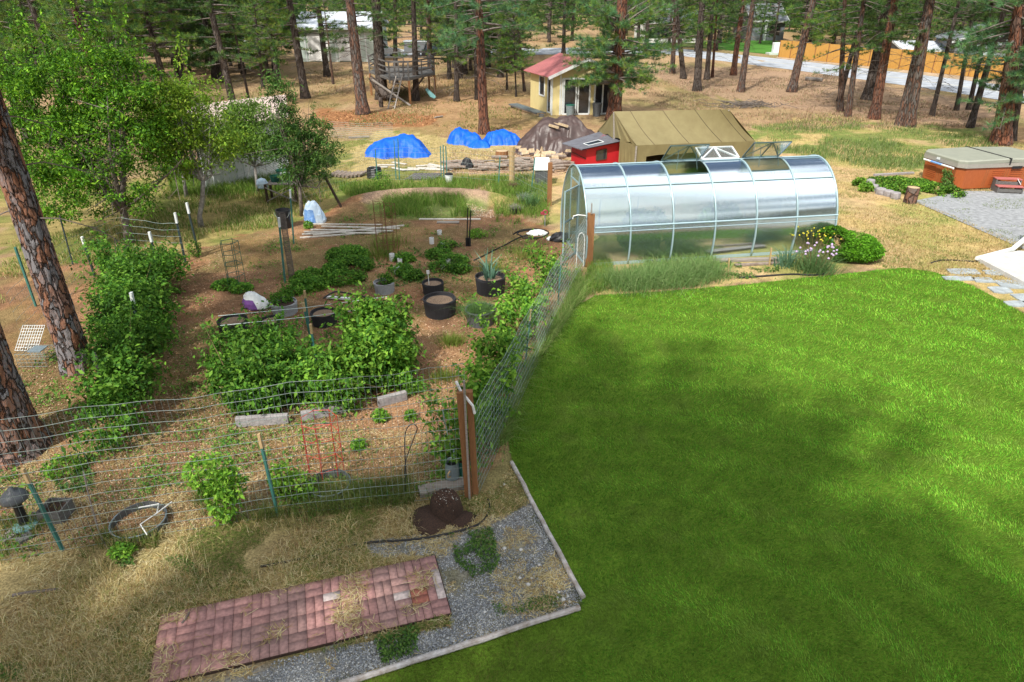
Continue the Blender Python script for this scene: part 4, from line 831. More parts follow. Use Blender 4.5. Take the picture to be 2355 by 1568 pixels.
# ------------------------------------------------------------ berry rows and garden plants
RB = [(.075, .20, .022), (.11, .26, .028), (.16, .32, .035), (.05, .145, .02)]
RBL = [(.17, .34, .035), (.24, .42, .05), (.11, .26, .03)]
def row(name, label, a, b_, w0, w1, h, n, seed, cols=RB, size=.085, stems=60, noise=.45):
    a = G(*a); b_ = G(*b_); base = (a+b_)/2; m = 9; ells = []
    rr_ = random.Random(seed)
    for i in range(m):
        s = i/(m-1); p = a.lerp(b_, s)-base; w = w0+(w1-w0)*s
        ells.append((p.x+rr_.uniform(-.15, .15), p.y, h*.45, w*.55, (b_-a).length/m*.95, h*.5*rr_.uniform(.7, 1.2)))
        ells.append((p.x+rr_.uniform(-.3, .3)*w, p.y+rr_.uniform(-.2, .2), h*rr_.uniform(.6, .8), w*.32, .4, h*.32))
    return shrub(name, label, 'plant', base, ells, n, size, cols, stems=stems, flat=.75, wid=.6, noise=noise, fs=1.9, seed=seed, shell=.2, sprays=110, clump=.17)
row('raspberry_row', 'long leafy raspberry row running away along the left mulch path', (292, 1015), (330, 650), .72, 2.0, 1.15, 25000, 51, noise=1.05)
def patch(label, pts, h, n, seed, cols=RB, size=.085):
    w = [G(*q[:2]) for q in pts]; base = sum(w, Vector((0, 0, 0)))/len(w)
    ells = [(q.x-base.x, q.y-base.y, h*k[3]*.5, k[2], k[2]*.75, h*k[3]*.55) for q, k in zip(w, pts)]
    return shrub('raspberry_patch', label, 'plant', base, ells, n, size, cols, stems=40, flat=.75, wid=.6, noise=.75, fs=2.0, seed=seed, shell=.15, sprays=80, clump=.16)
patch('dark green raspberry canes in the left half of the boarded bed', [(570, 930, .55, .9), (620, 880, .6, .9), (560, 850, .55, .8), (680, 920, .5, .75), (640, 830, .5, .75), (720, 870, .5, .7), (590, 950, .45, .6)], 1.0, 13500, 52)
patch('bright leafy raspberry canes in the right half of the boarded bed, the tallest', [(800, 900, .5, .8), (860, 880, .55, 1.15), (850, 840, .5, 1.3), (905, 840, .45, 1.2), (780, 940, .4, .6), (900, 890, .45, .95)], 1.12, 15500, 53, RB+RBL, .09)
def fence_berry(x, y, r, h, n, s, lab): n = int(n*.62); shrub('raspberry_cane', lab, 'plant', G(x, y), [(0, 0, h*.5, r, r, h*.5)], n, .085, RB[1:]+RBL, stems=9, flat=.75, wid=.6, noise=.85, fs=2.4, seed=s, shell=.05, sprays=18, clump=.15)
for i, (x, y, r, h, n, lab) in enumerate(((1120, 985, .42, 1.25, 2300, 'raspberry cane just behind the tall corner post inside the side fence'), (1150, 880, .5, 1.2, 2600, 'raspberry canes inside the side fence nearest the grey tub of grass'),
        (1185, 800, .45, 1.2, 2100, 'raspberry canes leaning on the side fence halfway along'), (1225, 735, .4, 1.0, 1500, 'raspberry canes on the side fence beyond the middle'), (1258, 668, .4, .9, 1200, 'low canes near the far end of the side fence'),
        (1065, 1040, .3, .9, 900, 'loose canes growing left of the tall corner post'), (1045, 1085, .22, .55, 500, 'small cane behind the watering can'))): fence_berry(x, y, r, h, n, 60+i, lab)
shrub('young_shrub', 'young light green shrub growing through the front wire fence', 'plant', G(520, 1200), [(0, 0, .35, .22, .2, .35), (-.05, 0, .85, .36, .25, .3), (.1, .05, .6, .28, .2, .25)], 1500, .075, RBL, stems=8, seed=71, noise=.6, fs=3)
shrub('young_shrub', 'low bright green shrub right of the front metal post', 'plant', G(680, 1150), [(0, 0, .25, .35, .22, .25), (-.15, 0, .45, .2, .2, .2)], 900, .07, RBL, stems=5, seed=72, noise=.6, fs=3)
for i, (x, y, r, h, lab) in enumerate(((877, 965, .16, .2, 'small green seedling near the red wire cage'), (945, 965, .1, .18, 'seedling in a small black pot in the mulch'), (825, 1030, .12, .15, 'tiny weed clump right of the red wire cage'),
        (450, 590, .2, .5, 'weak green plant inside the green wire cage'), (150, 1085, .3, .25, 'dark leafy plant by the nearest pine foot'), (285, 1280, .15, .2, 'weed clump under the front fence at the left'), (880, 440, .35, .8, 'leafy green plant standing beside the green wire posts'),
        (1100, 545, .3, .25, 'low leafy plant near the garden tools'), (950, 900, .2, .25, 'green runner plant at the right end of the boarded bed'), (710, 525, .15, .25, 'weed beside the fence wire roll'))):
    shrub('garden_plant', lab, 'plant', G(x, y), [(0, 0, h*.5, r, r, h*.5)], 260+int(900*r), .055, RBL+RB[:2], stems=3, seed=80+i, noise=.5, fs=4)
for i, (pts, h, n, lab) in enumerate((([(800, 595, .62), (805, 620, .65), (790, 645, .6), (770, 635, .4)], .38, 9000, 'dense dark green strawberry mound in the middle of the mulch'), ([(712, 640, .4), (700, 655, .4), (680, 668, .45), (720, 662, .4)], .28, 4500, 'low dark strawberry patch left of the dense mound'),
        ([(930, 600, .3), (920, 625, .35), (950, 640, .3), (905, 632, .3)], .25, 2600, 'leafy bed plants among the left white tubes'), ([(1010, 590, .4), (1045, 605, .4), (1060, 625, .3), (1015, 620, .35), (1030, 570, .3)], .26, 4000, 'leafy bed plants among the right white tubes'), ([(520, 660, .35), (555, 668, .3)], .2, 1800, 'low green herb patch by the white and purple sack'))):
    w = [G(q[0], q[1]) for q in pts]; base = sum(w, Vector((0, 0, 0)))/len(w)
    shrub('strawberry_patch', lab, 'plant', base, [(a.x-base.x, a.y-base.y, h*.35, q[2], q[2]*.85, h*.6) for a, q in zip(w, pts)], n, .06, RB, stems=0, seed=95+i, noise=.3, fs=3, flat=1.1, wid=.7)
# plants before the greenhouse
shrub('round_shrub', 'round bright green clipped shrub at the right end of the greenhouse', 'shrub', G(1950, 600), [(0, .2, .38, .85, .65, .38), (-.35, .35, .45, .5, .5, .42), (.3, 0, .32, .6, .45, .3)], 17000, .05, [(.10, .27, .015), (.14, .34, .02), (.07, .19, .015)], stems=6, seed=110, noise=.12, fs=2.5, shell=.75, wid=.7)
def tuft_plant(name, lab, base, n, h, w_, cols, spread, flowers=None, lean=.5, seed=1, mt='blade'):
    rng = np.random.default_rng(seed); t = thing(name, lab, 'plant', base); q = rng.normal(size=(n, 2))*spread; P = z3(q+np.array(base[:2]), base[2])
    V, Fc, Cc = blade_cloud(P, h, w_, rng, cols, lean, q/np.maximum(spread, .05)*.28); npmesh('leaves', V, Fc, M[mt], t, Cc)
    if flowers:
        cm, k, fs_ = flowers; b = MB(); s = MB()
        for i in range(k):
            a = rng.uniform(0, 6.28); rr_ = rng.uniform(0, 1)**.5*spread*2.2; x = base[0]+rr_*math.cos(a); y = base[1]+rr_*math.sin(a); z = h*rng.uniform(.95, 1.35)
            s.tube([(base[0]+(x-base[0])*.4, base[1]+(y-base[1])*.4, 0), (x, y, z)], [.005, .004], 3, cap=False)
            b = MB(); b.lathe([(fs_*.4, -fs_), (fs_, -fs_*.3), (fs_*.9, fs_*.5), (fs_*.2, fs_)], (x, y, z), 7, wob=.2); b.build('flower_head', M[cm], t)
        s.build('stalks', M['canes'], t)
    return t
tuft_plant('chive_clump', 'grassy clump with pale lilac flower heads in front of the greenhouse', G(1868, 622), 900, .5, .012, [(.10, .2, .06), (.15, .24, .09)], .24, ('lilac', 34, .028), .45, 5)
tuft_plant('iris_clump', 'blue-green sword-leaved clump left of the lilac flowers', G(1808, 612), 60, .55, .04, [(.12, .24, .16), (.16, .28, .18)], .12, None, .25, 6)
tuft_plant('chive_clump', 'spray of small yellow flowers against the right greenhouse panes', G(1868, 590), 80, .6, .01, [(.15, .24, .06)], .3, ('yellowf', 46, .02), .4, 7)
for i, (x, y, s, lab) in enumerate(((1440, 655, .30, 'left mound of long arching grass before the greenhouse'), (1500, 648, .32, 'second mound of arching grass before the greenhouse'), (1560, 640, .34, 'tallest grey-green grass mound before the greenhouse'), (1610, 630, .26, 'right mound of arching grass before the greenhouse'))):
    tuft_plant('ornamental_grass', lab, G(x, y), 1300, .42, .010, [(.13, .24, .07), (.18, .31, .09), (.25, .34, .13)], s*1.1, None, .6, 120+i)
for i, (x, y, s, h, lab) in enumerate(((893, 565, .3, .35, 'yellow-green grass clump above the white tubes'), (870, 590, .25, .3, 'grass clump right of the strawberry mound'), (1215, 590, .3, .35, 'grass clump in the mulch left of the greenhouse door'), (1130, 625, .22, .25, 'small grass tuft behind the leek pot'), (1040, 790, .12, .22, 'thin grass tuft in the mulch below the big black pot'), (1020, 870, .12, .15, 'little tuft between bed and side fence'))):
    tuft_plant('grass_clump', lab, G(x, y), 420, h, .009, [(.14, .22, .03), (.2, .26, .05)], s, None, .4, 140+i)
# ------------------------------------------------------------ built things
def AT(x, y, Yw):
    "point on the plane Y = Yw seen at plate x, y"
    v = (784-y)/F; t = Yw/(CP+v*SP); return Vector(((x-1177.5)/F*t, Yw, CAMH+t*(v*CP-SP)))
def up(p, z): return Vector((p[0], p[1], z))
# greenhouse
A0 = G(1345, 612); A1 = G(1905, 577); ax = (A1-A0).normalized(); bx_ = Vector((-ax.y, ax.x, 0)); LEN = (A1-A0).length
W = 2.7; gc = A0+bx_*(W/2); NB = 6; RA, RH, RZ = 1.43, 1.80, .56
gh = thing('greenhouse', 'arched polycarbonate tunnel greenhouse with silvery ribs and open roof vents', 'greenhouse', gc)
def gp_(s, ang, off=0):
    "point on the arch: s along the length, ang degrees from the camera side over the ridge"
    a = math.radians(ang); return gc+ax*s-bx_*((RA+off)*math.cos(a))+Vector((0, 0, RZ+(RH+off)*math.sin(a)))
AN = np.linspace(-18, 198, 37)
VENT = {2: (62, 92), 4: (62, 92)}
for i in range(NB):
    s0, s1 = LEN*i/NB, LEN*(i+1)/NB
    for (a0, a1) in ((-18, 16), (16, 52), (52, 90), (90, 128), (128, 164), (164, 198)):
        if i in VENT and a0 == 52: a1 = 64
        if i == 3 and a0 == 90: a0 = 112
        b = MB(); m = 8; P = []
        for k in range(m+1):
            a = a0+(a1-a0)*k/m; P += [gp_(s0, a), gp_(s1, a), gp_(s1, a, -.012), gp_(s0, a, -.012)]
        fs = []
        for k in range(m): q = k*4; fs += [(q, q+1, q+5, q+4), (q+2, q+3, q+7, q+6)]
        b.add(P, fs); b.build('panel', M['poly'], gh, smooth=True)
for i in range(NB+1):
    b = MB(); s = LEN*i/NB; b.tube([gp_(s, a, .012) for a in AN], .024, 6); b.build('rib', M['alu'], gh, smooth=True)
for a, r_ in ((16, .024), (52, .015), (90, .02), (128, .015), (164, .024)):
    b = MB(); b.tube([gp_(-.02, a, .02), gp_(LEN+.02, a, .02)], r_, 6); b.build('purlin', M['alu'], gh)
    if r_ > .02: b = MB(); b.tube([gp_(-.02, a-4, .02), gp_(LEN+.02, a-4, .02)], .012, 6); b.build('purlin', M['alu'], gh)
b = MB(); b.beam(gp_(0, -18)+Vector((0, 0, .04)), gp_(LEN, -18)+Vector((0, 0, .04)), .05, .08); b.beam(gp_(0, 198)+Vector((0, 0, .04)), gp_(LEN, 198)+Vector((0, 0, .04)), .05, .08); b.build('sill', M['alu'], gh)
def endwall(s, door):
    pts = [gp_(s, a, -.03) for a in np.linspace(-18, 198, 33)]; dw = .42; b = MB()
    def at(t): return gc+ax*s+bx_*t
    if not door: b.slab(pts, .012) if False else b.add(pts+[p+ax*.012 for p in pts], [tuple(range(33)), tuple(range(65, 32, -1))])
    else:
        L_ = [p for p in pts if (p-gc).dot(bx_) < -dw]; R_ = [p for p in pts if (p-gc).dot(bx_) > dw]; T_ = [p for p in pts if abs((p-gc).dot(bx_)) <= dw]
        for q, e in ((L_, [up(at(-dw), L_[-1].z), up(at(-dw), .02)]), (R_, [up(at(dw), .02), up(at(dw), R_[0].z)])):
            q = q+e; n = len(q); b.add(q+[p+ax*.012 for p in q], [tuple(range(n)), tuple(range(2*n-1, n-1, -1))])
        q = [up(at(-dw), 1.98), up(at(-dw), L_[-1].z)]+T_+[up(at(dw), R_[0].z), up(at(dw), 1.98)]; n = len(q); b.add(q+[p+ax*.012 for p in q], [tuple(range(n)), tuple(range(2*n-1, n-1, -1))])
    b.build('end_wall', M['poly_end'], gh)
    if door:
        f = MB()
        for t in (-dw, dw): f.beam(up(at(t), 0), up(at(t), 2.2), .035)
        f.beam(up(at(-dw), 1.98), up(at(dw), 1.98), .035); f.beam(up(at(-dw), 1.15), up(at(-dw-.0), 1.18), .03); f.beam(up(at(-RA+.06), .04), up(at(RA-.06), .04), .04)
        f.build('door_frame', M['alu'], gh)
        # door leaf swung open towards the camera side
        h0 = at(-dw)-ax*.02; d = (-ax*.55-bx_*.65).normalized(); l = MB()
        for z in (.06, 1.12, 1.94): l.beam(up(h0, z), up(h0+d*.8, z), .035)
        for t in (.0, .8): l.beam(up(h0+d*t, .04), up(h0+d*t, 1.96), .035)
        do = l.build('door', M['alu'], gh)
        l = MB(); l.add([up(h0+d*.02, .1), up(h0+d*.78, .1), up(h0+d*.78, 1.9), up(h0+d*.02, 1.9)], [(0, 1, 2, 3)]); l.build('door_panel', M['poly_end'], do)
endwall(0, True); endwall(LEN, False)
def vent(s0, s1, hinge, tip, frame, lab):
    "flap hinged along one edge and propped open"
    h0, h1, t0, t1 = hinge(s0), hinge(s1), tip(s0), tip(s1); b = MB()
    for p, q in ((h0, h1), (t0, t1), (h0, t0), (h1, t1), (h0, (t0+t1)/2), (h1, (t0+t1)/2), ((h0+h1)/2, (t0+t1)/2)): b.beam(p, q, .045 if frame == 'white_paint' else .03)
    o = b.build('roof_vent', M[frame], gh)
    b = MB(); nn = (h1-h0).cross(t0-h0).normalized()*.02; b.add([h0+nn, h1+nn, t1+nn, t0+nn], [(0, 1, 2, 3)]); b.build('vent_pane', M['poly_end'], o)
for i in (2, 4):
    s0, s1 = LEN*i/NB+.05, LEN*(i+1)/NB-.05
    vent(s0, s1, lambda s: gp_(s, 91, .05), lambda s: gp_(s, 91, .05)-bx_*.55+Vector((0, 0, .50)), 'alu_dark', '')
    b = MB(); b.beam(gp_(s0+.25, 70), gp_(s0+.3, 91, .05)-bx_*.4+Vector((0, 0, .36)), .015); b.beam(gp_(s1-.25, 70), gp_(s1-.3, 91, .05)-bx_*.4+Vector((0, 0, .36)), .015); b.beam(gp_(s0, 64), gp_(s1, 64), .035); b.build('vent_stay', M['alu_dark'], gh)
s0, s1 = LEN*3/NB+.05, LEN*4/NB-.05
vent(s0, s1, lambda s: gp_(s, 91, .05), lambda s: gp_(s, 91, .05)+bx_*.5+Vector((0, 0, .2)), 'white_paint', '')
# crops inside
for k, (s, o_, n_) in enumerate(((1.6, -.75, 2600), (3.1, -.8, 2800), (4.6, -.75, 2600), (5.9, -.8, 2200), (2.4, .8, 1500), (4.8, .8, 1500))):
    c = gc+ax*s+bx_*o_; shrub('greenhouse_crop', ('leafy crop behind the second lower pane of the greenhouse', 'leafy crop behind the third lower pane of the greenhouse', 'leafy crop behind the fourth lower pane of the greenhouse', 'leafy crop behind the fifth lower pane of the greenhouse', 'leafy crop at the back of the greenhouse, left', 'leafy crop at the back of the greenhouse, right')[k], 'plant', c, [(0, 0, .45, .66, .42, .5)], n_*2, .11, RBL+RB, stems=4, seed=200+k, noise=.3)
# generic wire fence
def wire_fence(name, label, pts, heights, nh, pitch, r=.0032, posts=(), wob=.012, matn='wire', z0=.03):
    pts = [Vector(p) for p in pts]; t = thing(name, label, 'fence', pts[0]); b = MB(); rr_ = random.Random(len(pts)+nh)
    seg = [(q-p).length for p, q in zip(pts, pts[1:])]; tot = sum(seg)
    def at(s):
        for p, q, l, h0, h1 in zip(pts, pts[1:], seg, heights, heights[1:]):
            if s <= l: return p.lerp(q, s/l), h0+(h1-h0)*s/l
            s -= l
        return pts[-1], heights[-1]
    m = max(8, int(tot/.22)); nx_ = [math.sin(i*1.7)*.5+math.sin(i*.61) for i in range(m+1)]
    for k in range(nh):
        f = (k/(nh-1)); P = []
        for i in range(m+1):
            p, h = at(tot*i/m); P.append(p+Vector((0, rr_.uniform(-1, 1)*wob*.4, z0+f*(h-z0)+nx_[i]*wob*(.4+f))))
        b.tube(P, r*1.15, 3, cap=False)
    n = int(tot/pitch)
    for i in range(n+1):
        s = tot*i/n; p, h = at(s); w_ = nx_[min(m, int(s/tot*m))]*wob
        b.tube([p+Vector((0, 0, z0)), p+Vector((rr_.uniform(-.01, .01), 0, h*.5)), p+Vector((0, 0, h+w_))], r*.55, 3, cap=False)
    b.build('wire_mesh', M[matn], t)
    for (p, q, w_, tipc, bodyc) in posts:
        b = MB(); b.beam(p, p.lerp(q, .84), w_, w_*.7); o = b.build('post', M[bodyc], t); b = MB(); b.beam(p.lerp(q, .84), q, w_*1.1, w_*.8); b.build('post_tip', M[tipc], o)
    return t
def lean_post(bx, by, tx, ty, dy=0):
    b_ = G(bx, by); return b_, AT(tx, ty, b_.y+dy)
CP0 = G(1078, 1142)
FA = G(-260, 1335); FB = G(145, 1268); FC = G(640, 1188)
ps = [(*lean_post(145, 1266, 52, 1078), .045, 'wood_tan', 'post_teal'), (*lean_post(640, 1187, 595, 997), .045, 'wood_tan', 'post_teal')]
wire_fence('wire_fence', 'front welded wire fence from the left edge to the tall corner post', [FA, FB, FC, CP0], [HT(1010, FA), HT(960, FB), HT(893, FC), HT(838, CP0)], 14, .076, .0036, ps, .016)
E0 = G(1100, 1140); E1 = G(1205, 905); E2_ = G(1282, 735); E3 = G(1345, 612)
ps = [(*lean_post(1205, 862, 1221, 712), .04, 'wood_tan', 'post_teal'), (*lean_post(1283, 700, 1291, 590), .04, 'wood', 'post_teal'), (*lean_post(1160, 965, 1172, 880), .03, 'post_teal', 'post_teal')]
wire_fence('wire_fence', 'side welded wire fence between the vegetable garden and the lawn', [E0, E1, E2_, E3], [1.55, 1.5, 1.5, 1.45], 13, .085, .0036, ps, .02)
# the tall paired corner post
cpst = thing('corner_post', 'tall pair of brown treated posts where the front and side fences meet', 'post', CP0)
h = HT(900, CP0); b = MB(); b.beam(CP0, CP0+Vector((-.06, 0, h)), .10, .10, up=(0, 1, 0)); b.build('post', M['wood_post'], cpst)
b = MB(); b.beam(CP0+Vector((.10, .05, 0)), CP0+Vector((.055, .05, h-.02)), .085, .09, up=(0, 1, 0)); b.build('post', M['wood_post'], cpst)
b = MB(); b.beam(CP0+Vector((.02, -.09, 0)), CP0+Vector((0, -.09, h+.22)), .028, .028, up=(0, 1, 0)); b.build('stake', M['wood'], cpst)
b = MB(); q = CP0+Vector((-.06, .02, h)); b.tube([q+Vector((-.06, .05, .12)), q+Vector((0, 0, -.0)), q+Vector((.16, -.03, -.22)), q+Vector((.18, -.03, -.34))], .02, 6); b.build('white_strap', M['pvc'], cpst)
GP = G(1350, 613); gpst = thing('gate_post', 'weathered brown gate post with a white hooked pipe at the greenhouse corner', 'post', GP); h = HT(490, GP)
b = MB(); b.beam(GP, GP+Vector((0, 0, h)), .11, .11, up=(0, 1, 0)); b.beam(GP+Vector((.1, 0, 0)), GP+Vector((.09, 0, h-.02)), .08, .1, up=(0, 1, 0)); b.build('post', M['wood_post'], gpst)
b = MB(); b.tube([GP+Vector((-.1, -.05, h-.05)), GP+Vector((-.3, -.05, h-.03)), GP+Vector((-.42, -.05, h-.06)), GP+Vector((-.44, -.05, h-.14))], .014, 6); b.tube([GP+Vector((-.2+.09*math.cos(a), -.1, .75+.22*math.sin(a))) for a in np.linspace(0, math.pi, 9)]+[GP+Vector((-.3, -.1, 0))], .012, 5); b.tube([GP+Vector((-.11, -.1, .75)), GP+Vector((-.11, -.1, .05))], .012, 5); b.build('hook', M['pvc'], gpst)
b = MB(); b.beam(GP+Vector((.03, -.07, h)), GP+Vector((.03, -.07, h+.28)), .03); b.build('stake', M['wood'], gpst)
# standing posts
def stake(label, bx, by, tx, ty, w=.035, top='white_paint', body='post_dark', f=.8, name='metal_post'):
    p, q = lean_post(bx, by, tx, ty); t = thing(name, label, 'post', p); b = MB(); m = p.lerp(q, f)
    b.beam(p, m, w, w*.6); b.beam(p+Vector((0, -w*.4, 0)), m+Vector((0, -w*.4, 0)), w*.3, w*.8); b.build('shaft', M[body], t)
    if f < 1: b = MB(); b.beam(m, q, w*1.15, w*.9); b.build('top', M[top], t)
    return t
for a in ((427, 603, 402, 489, 'left black metal post with a white top near the forked fruit tree'), (458, 586, 429, 466, 'right black metal post with a white top near the forked fruit tree'),
    (372, 645, 343, 533, 'metal post whose white top stands above the raspberry row'), (219, 636, 188, 544, 'black metal post with a white top left of the raspberry row'), (330, 800, 301, 672, 'metal post with a white top sunk in the middle of the raspberry row')): stake(a[4], *a[:4], w=.055)
for a in ((168, 608, 137, 495, 'plain dark post between the near pine and the raspberry row'), (277, 590, 268, 552, 'short dark post under the plum tree')): stake(a[4], *a[:4], f=1.0)
stake('green metal post just left of the farther big pine trunk', 83, 704, 35, 568, f=1.0, body='post_teal', w=.05)
stake('old crooked wooden pole leaning out of the near end of the raspberry row', 268, 950, 214, 812, w=.07, f=1.0, body='wood', name='wooden_pole')
for a in ((733, 862, 714, 745, 'nearest teal post with a tan top in the gap of the boarded bed'), (720, 800, 697, 696, 'teal post with a tan top behind the nearest one in the boarded bed'), (712, 760, 700, 668, 'farthest teal post with a tan top behind the boarded bed'), (893, 790, 888, 685, 'teal post with a tan top rising from the bright raspberry canes')):
    stake(a[4], *a[:4], w=.045, top='wood_tan', body='post_teal', f=.82)
stake('green post with a white side standing before the black bucket', 656, 650, 641, 500, w=.05, body='post_teal', f=.86)
stake('green post behind the fence wire roll', 676, 560, 667, 436, w=.045, body='post_teal', f=.85)
for i, a in enumerate(((868, 413, 863, 343, 'green post standing alone before the large blue tarp'), (911, 411, 906, 322, 'left post of the pair before the large blue tarp'), (919, 413, 915, 318, 'right post of the pair before the large blue tarp'),
    (1015, 413, 1013, 336, 'left post of the green trio by the white bucket'), (1021, 415, 1019, 333, 'middle post of the green trio by the white bucket'), (1029, 418, 1025, 336, 'right post of the green trio by the white bucket'), (1222, 440, 1230, 362, 'green post left of the grey bin'), (1146, 430, 1150, 360, 'thin green post beside the round brown post'))):
    stake(a[4], *a[:4], w=.05, f=1.0, body='post_teal')
def roundpost(label, bx, by, ty, w, m, name='wooden_post'):
    p = G(bx, by); t = thing(name, label, 'post', p); b = MB(); b.tube([p, p+Vector((0, 0, HT(ty, p)))], w, 10); b.build('post', M[m], t); return t
roundpost('round pale brown post in the back wire fence', 1177, 426, 336, .11, 'wood_tan')
p = G(1263, 472); t = thing('wooden_post', 'square red-brown post at the back corner near the greenhouse', 'post', p); b = MB(); b.beam(p, p+Vector((0, 0, HT(374, p))), .15, .15, up=(0, 1, 0)); b.build('post', M['wood_post'], t)
BF = [G(690, 470), G(866, 413), G(1020, 418), G(1177, 428), G(1263, 472)]
wire_fence('wire_fence', 'sagging thin wire fence along the back of the vegetable garden', BF, [1.2, 1.2, 1.3, 1.3, 1.2], 8, .12, .0035, (), .02)
WF = [G(760, 315), G(830, 322), G(905, 318)]
wire_fence('wire_fence', 'low grey wire pen beyond the peach tree', WF, [.75, .8, .75], 9, .08, .005, (), .01)
wire_fence('wire_fence', 'old wire fence strung behind the two big pines at the left', [G(60, 800), G(190, 650), G(300, 600), G(430, 605)], [1.2, 1.2, 1.2, 1.1], 7, .2, .003, (), .02)
p = G(672, 640); t = thing('wire_roll', 'upright roll of grey fence wire standing beside the green post', 'wire roll', p); b = MB(); hh = HT(493, p)
for k in range(17): b.tube([p+Vector((.07*math.cos(a), .07*math.sin(a), .02+hh*k/16)) for a in np.linspace(0, 6.283, 13)], .006, 3, cap=False)
for k in range(16): b.tube([p+Vector((.07*math.cos(k*.393), .07*math.sin(k*.393), 0)), p+Vector((.07*math.cos(k*.393), .07*math.sin(k*.393), hh))], .005, 3, cap=False)
b.build('mesh', M['deadtwig'], t)
p, q = lean_post(789, 484, 740, 392); t = thing('wooden_prop', 'dark plank leaning under the peach tree branches', 'plank', p); b = MB(); b.beam(p, q, .12, .05); b.build('plank', M['wood_dark'], t)
# cages
def cage(label, bx, by, r, h, m, n=6, rings=3, flare=1.0, rw=.006, name='wire_cage'):
    p = G(bx, by); t = thing(name, label, 'plant cage', p); b = MB()
    for k in range(n): a = 6.283*k/n+.3; b.tube([p+Vector((r*math.cos(a), r*math.sin(a), 0)), p+Vector((r*flare*math.cos(a), r*flare*math.sin(a), h))], rw, 4)
    c = b
    for k in range(rings): z = h*(k+1)/rings*.98; rr_ = r*(1+(flare-1)*z/h); c.tube([p+Vector((rr_*math.cos(a), rr_*math.sin(a), z)) for a in [6.283*j/n+.3 for j in range(n+1)]], rw, 4)
    c.build('wire_frame', M[m], t); return t
cage('tall red wire tomato cage inside the front fence', 752, 1095, .26, 1.05, 'wire_red', 7, 4, rw=.006)
cage('green wire tomato cage with a weak plant in it', 545, 655, .22, 1.15, 'wire_green', 5, 4, rw=.008)
cage('rusty wire cage standing in grass in the middle of the garden, left', 880, 585, .16, 1.5, 'wire_rust', 5, 5, rw=.006)
cage('rusty wire cage standing in grass in the middle of the garden, right', 903, 580, .16, 1.4, 'wire_rust', 5, 5, rw=.006)
# bed boards
BD = [(545, 980), (665, 972), (695, 968), (800, 945), (870, 935), (935, 918)]
for i, (a, c) in enumerate(((0, 1), (2, 3), (4, 5))):
    p, q = G(*BD[a]), G(*BD[c]); b = MB(); b.beam(p+Vector((0, 0, .09)), q+Vector((0, 0, .09)), .09, .18); o = b.build('bed_board', M['stone'], bevel=.01)
    tag(o, ('left pale concrete edging block of the raspberry bed', 'middle pale concrete edging block of the raspberry bed', 'right pale concrete edging block of the raspberry bed')[i], 'edging')
for k, z in enumerate((.55, .75)):
    p = G(500, 880); q = G(890, 830); b = MB(); b.tube([p+Vector((0, .6, z+.35)), p.lerp(q, .5)+Vector((0, .6, z+.33)), q+Vector((0, .6, z+.38))], .006, 4)
    tag(b.build('support_wire', M['wire']), ('lower', 'upper')[k]+' support wire strung over the boarded raspberry bed', 'wire')
# pots
def pot(name, label, bx, by, rpx, hpx, m, fill='potchips', handles=0, rim=1.0, taper=.92, lip=0, fillz=.86, group=None):
    p = G(bx, by); r = rpx/PX(p); h = hpx/PX(p)*1.05; p = p+Vector((0, r*.7, 0)); t = thing(name, label, 'pot', p, 0, group); b = MB()
    pr = [(r*taper, 0), (r*taper*1.02, h*.3), (r*1.0, h*.9), (r*(1.0+lip), h*.92), (r*(1.0+lip), h), (r*.93, h), (r*.92, h*fillz-.01)]
    b.lathe(pr, p, 28, wob=.02 if m in ('black_fabric', 'felt') else 0); b.build('shell', M[m], t, smooth=False)
    b = MB(); b.lathe([(r*.93, h*fillz-.02), (r*.6, h*fillz+.005), (.001, h*fillz+.015)], p, 24, cap=False); b.build('soil', M[fill], t)
    for k in range(handles):
        a = (0.15 if k == 0 else math.pi-.1); c = p+Vector((r*math.cos(a), r*math.sin(a), h*.88)); d = Vector((math.cos(a), math.sin(a), 0)); b = MB()
        b.tube([c+Vector((0, -.05, 0)), c+d*.06+Vector((0, -.02, -.02)), c+d*.06+Vector((0, .02, -.02)), c+Vector((0, .05, 0))], .009, 5); b.build('handle', M[m], t)
    return t, p, r, h
pot('fabric_pot', 'largest black fabric pot with side handles, full of wood chips', 1010, 732, 38, 38, 'black_fabric', handles=2)
t, p, r, h = pot('fabric_pot', 'black fabric pot with a white fork standing in its soil', 995, 682, 25, 28, 'black_fabric')
b = MB(); b.tube([p+Vector((-.08, -.1, h*.8)), p+Vector((-.09, -.1, h+.25))], .008, 5); b.box(p+Vector((-.09, -.1, h+.29)), (.07, .012, .09)); tag(b.build('plant_marker', M['pvc']), 'white fork-shaped marker stuck in the black pot', 'marker')
t, p, r, h = pot('fabric_pot', 'black fabric pot with a tall blue-green leek plant', 1127, 680, 35, 38, 'black_fabric', fillz=.8)
tuft_plant('leek_plant', 'tall blue-green leek with strappy leaves in the black pot', p+Vector((-.05, 0, h*.6)), 26, .75, .05, [(.11, .22, .15), (.15, .27, .19)], .06, None, .3, 160)
t, p, r, h = pot('plastic_pot', 'grey-black plastic tub of clipped grass next to the side fence', 1104, 752, 34, 34, 'grey_plastic', 'soil', lip=.06)
tuft_plant('potted_grass', 'dense dark green grass filling the grey-black tub', p+Vector((0, 0, h*.7)), 1500, .22, .010, [(.09, .19, .05), (.13, .23, .07)], r*.5, None, .5, 161)
pot('fabric_pot', 'black fabric pot of chips between the two halves of the boarded bed', 742, 752, 30, 28, 'black_fabric', handles=1)
pot('fabric_pot', 'slumped black fabric pot swallowed by the left raspberry canes', 532, 775, 34, 32, 'black_fabric')
pot('fabric_pot', 'second slumped black fabric pot swallowed by the left raspberry canes', 620, 765, 26, 24, 'black_fabric')
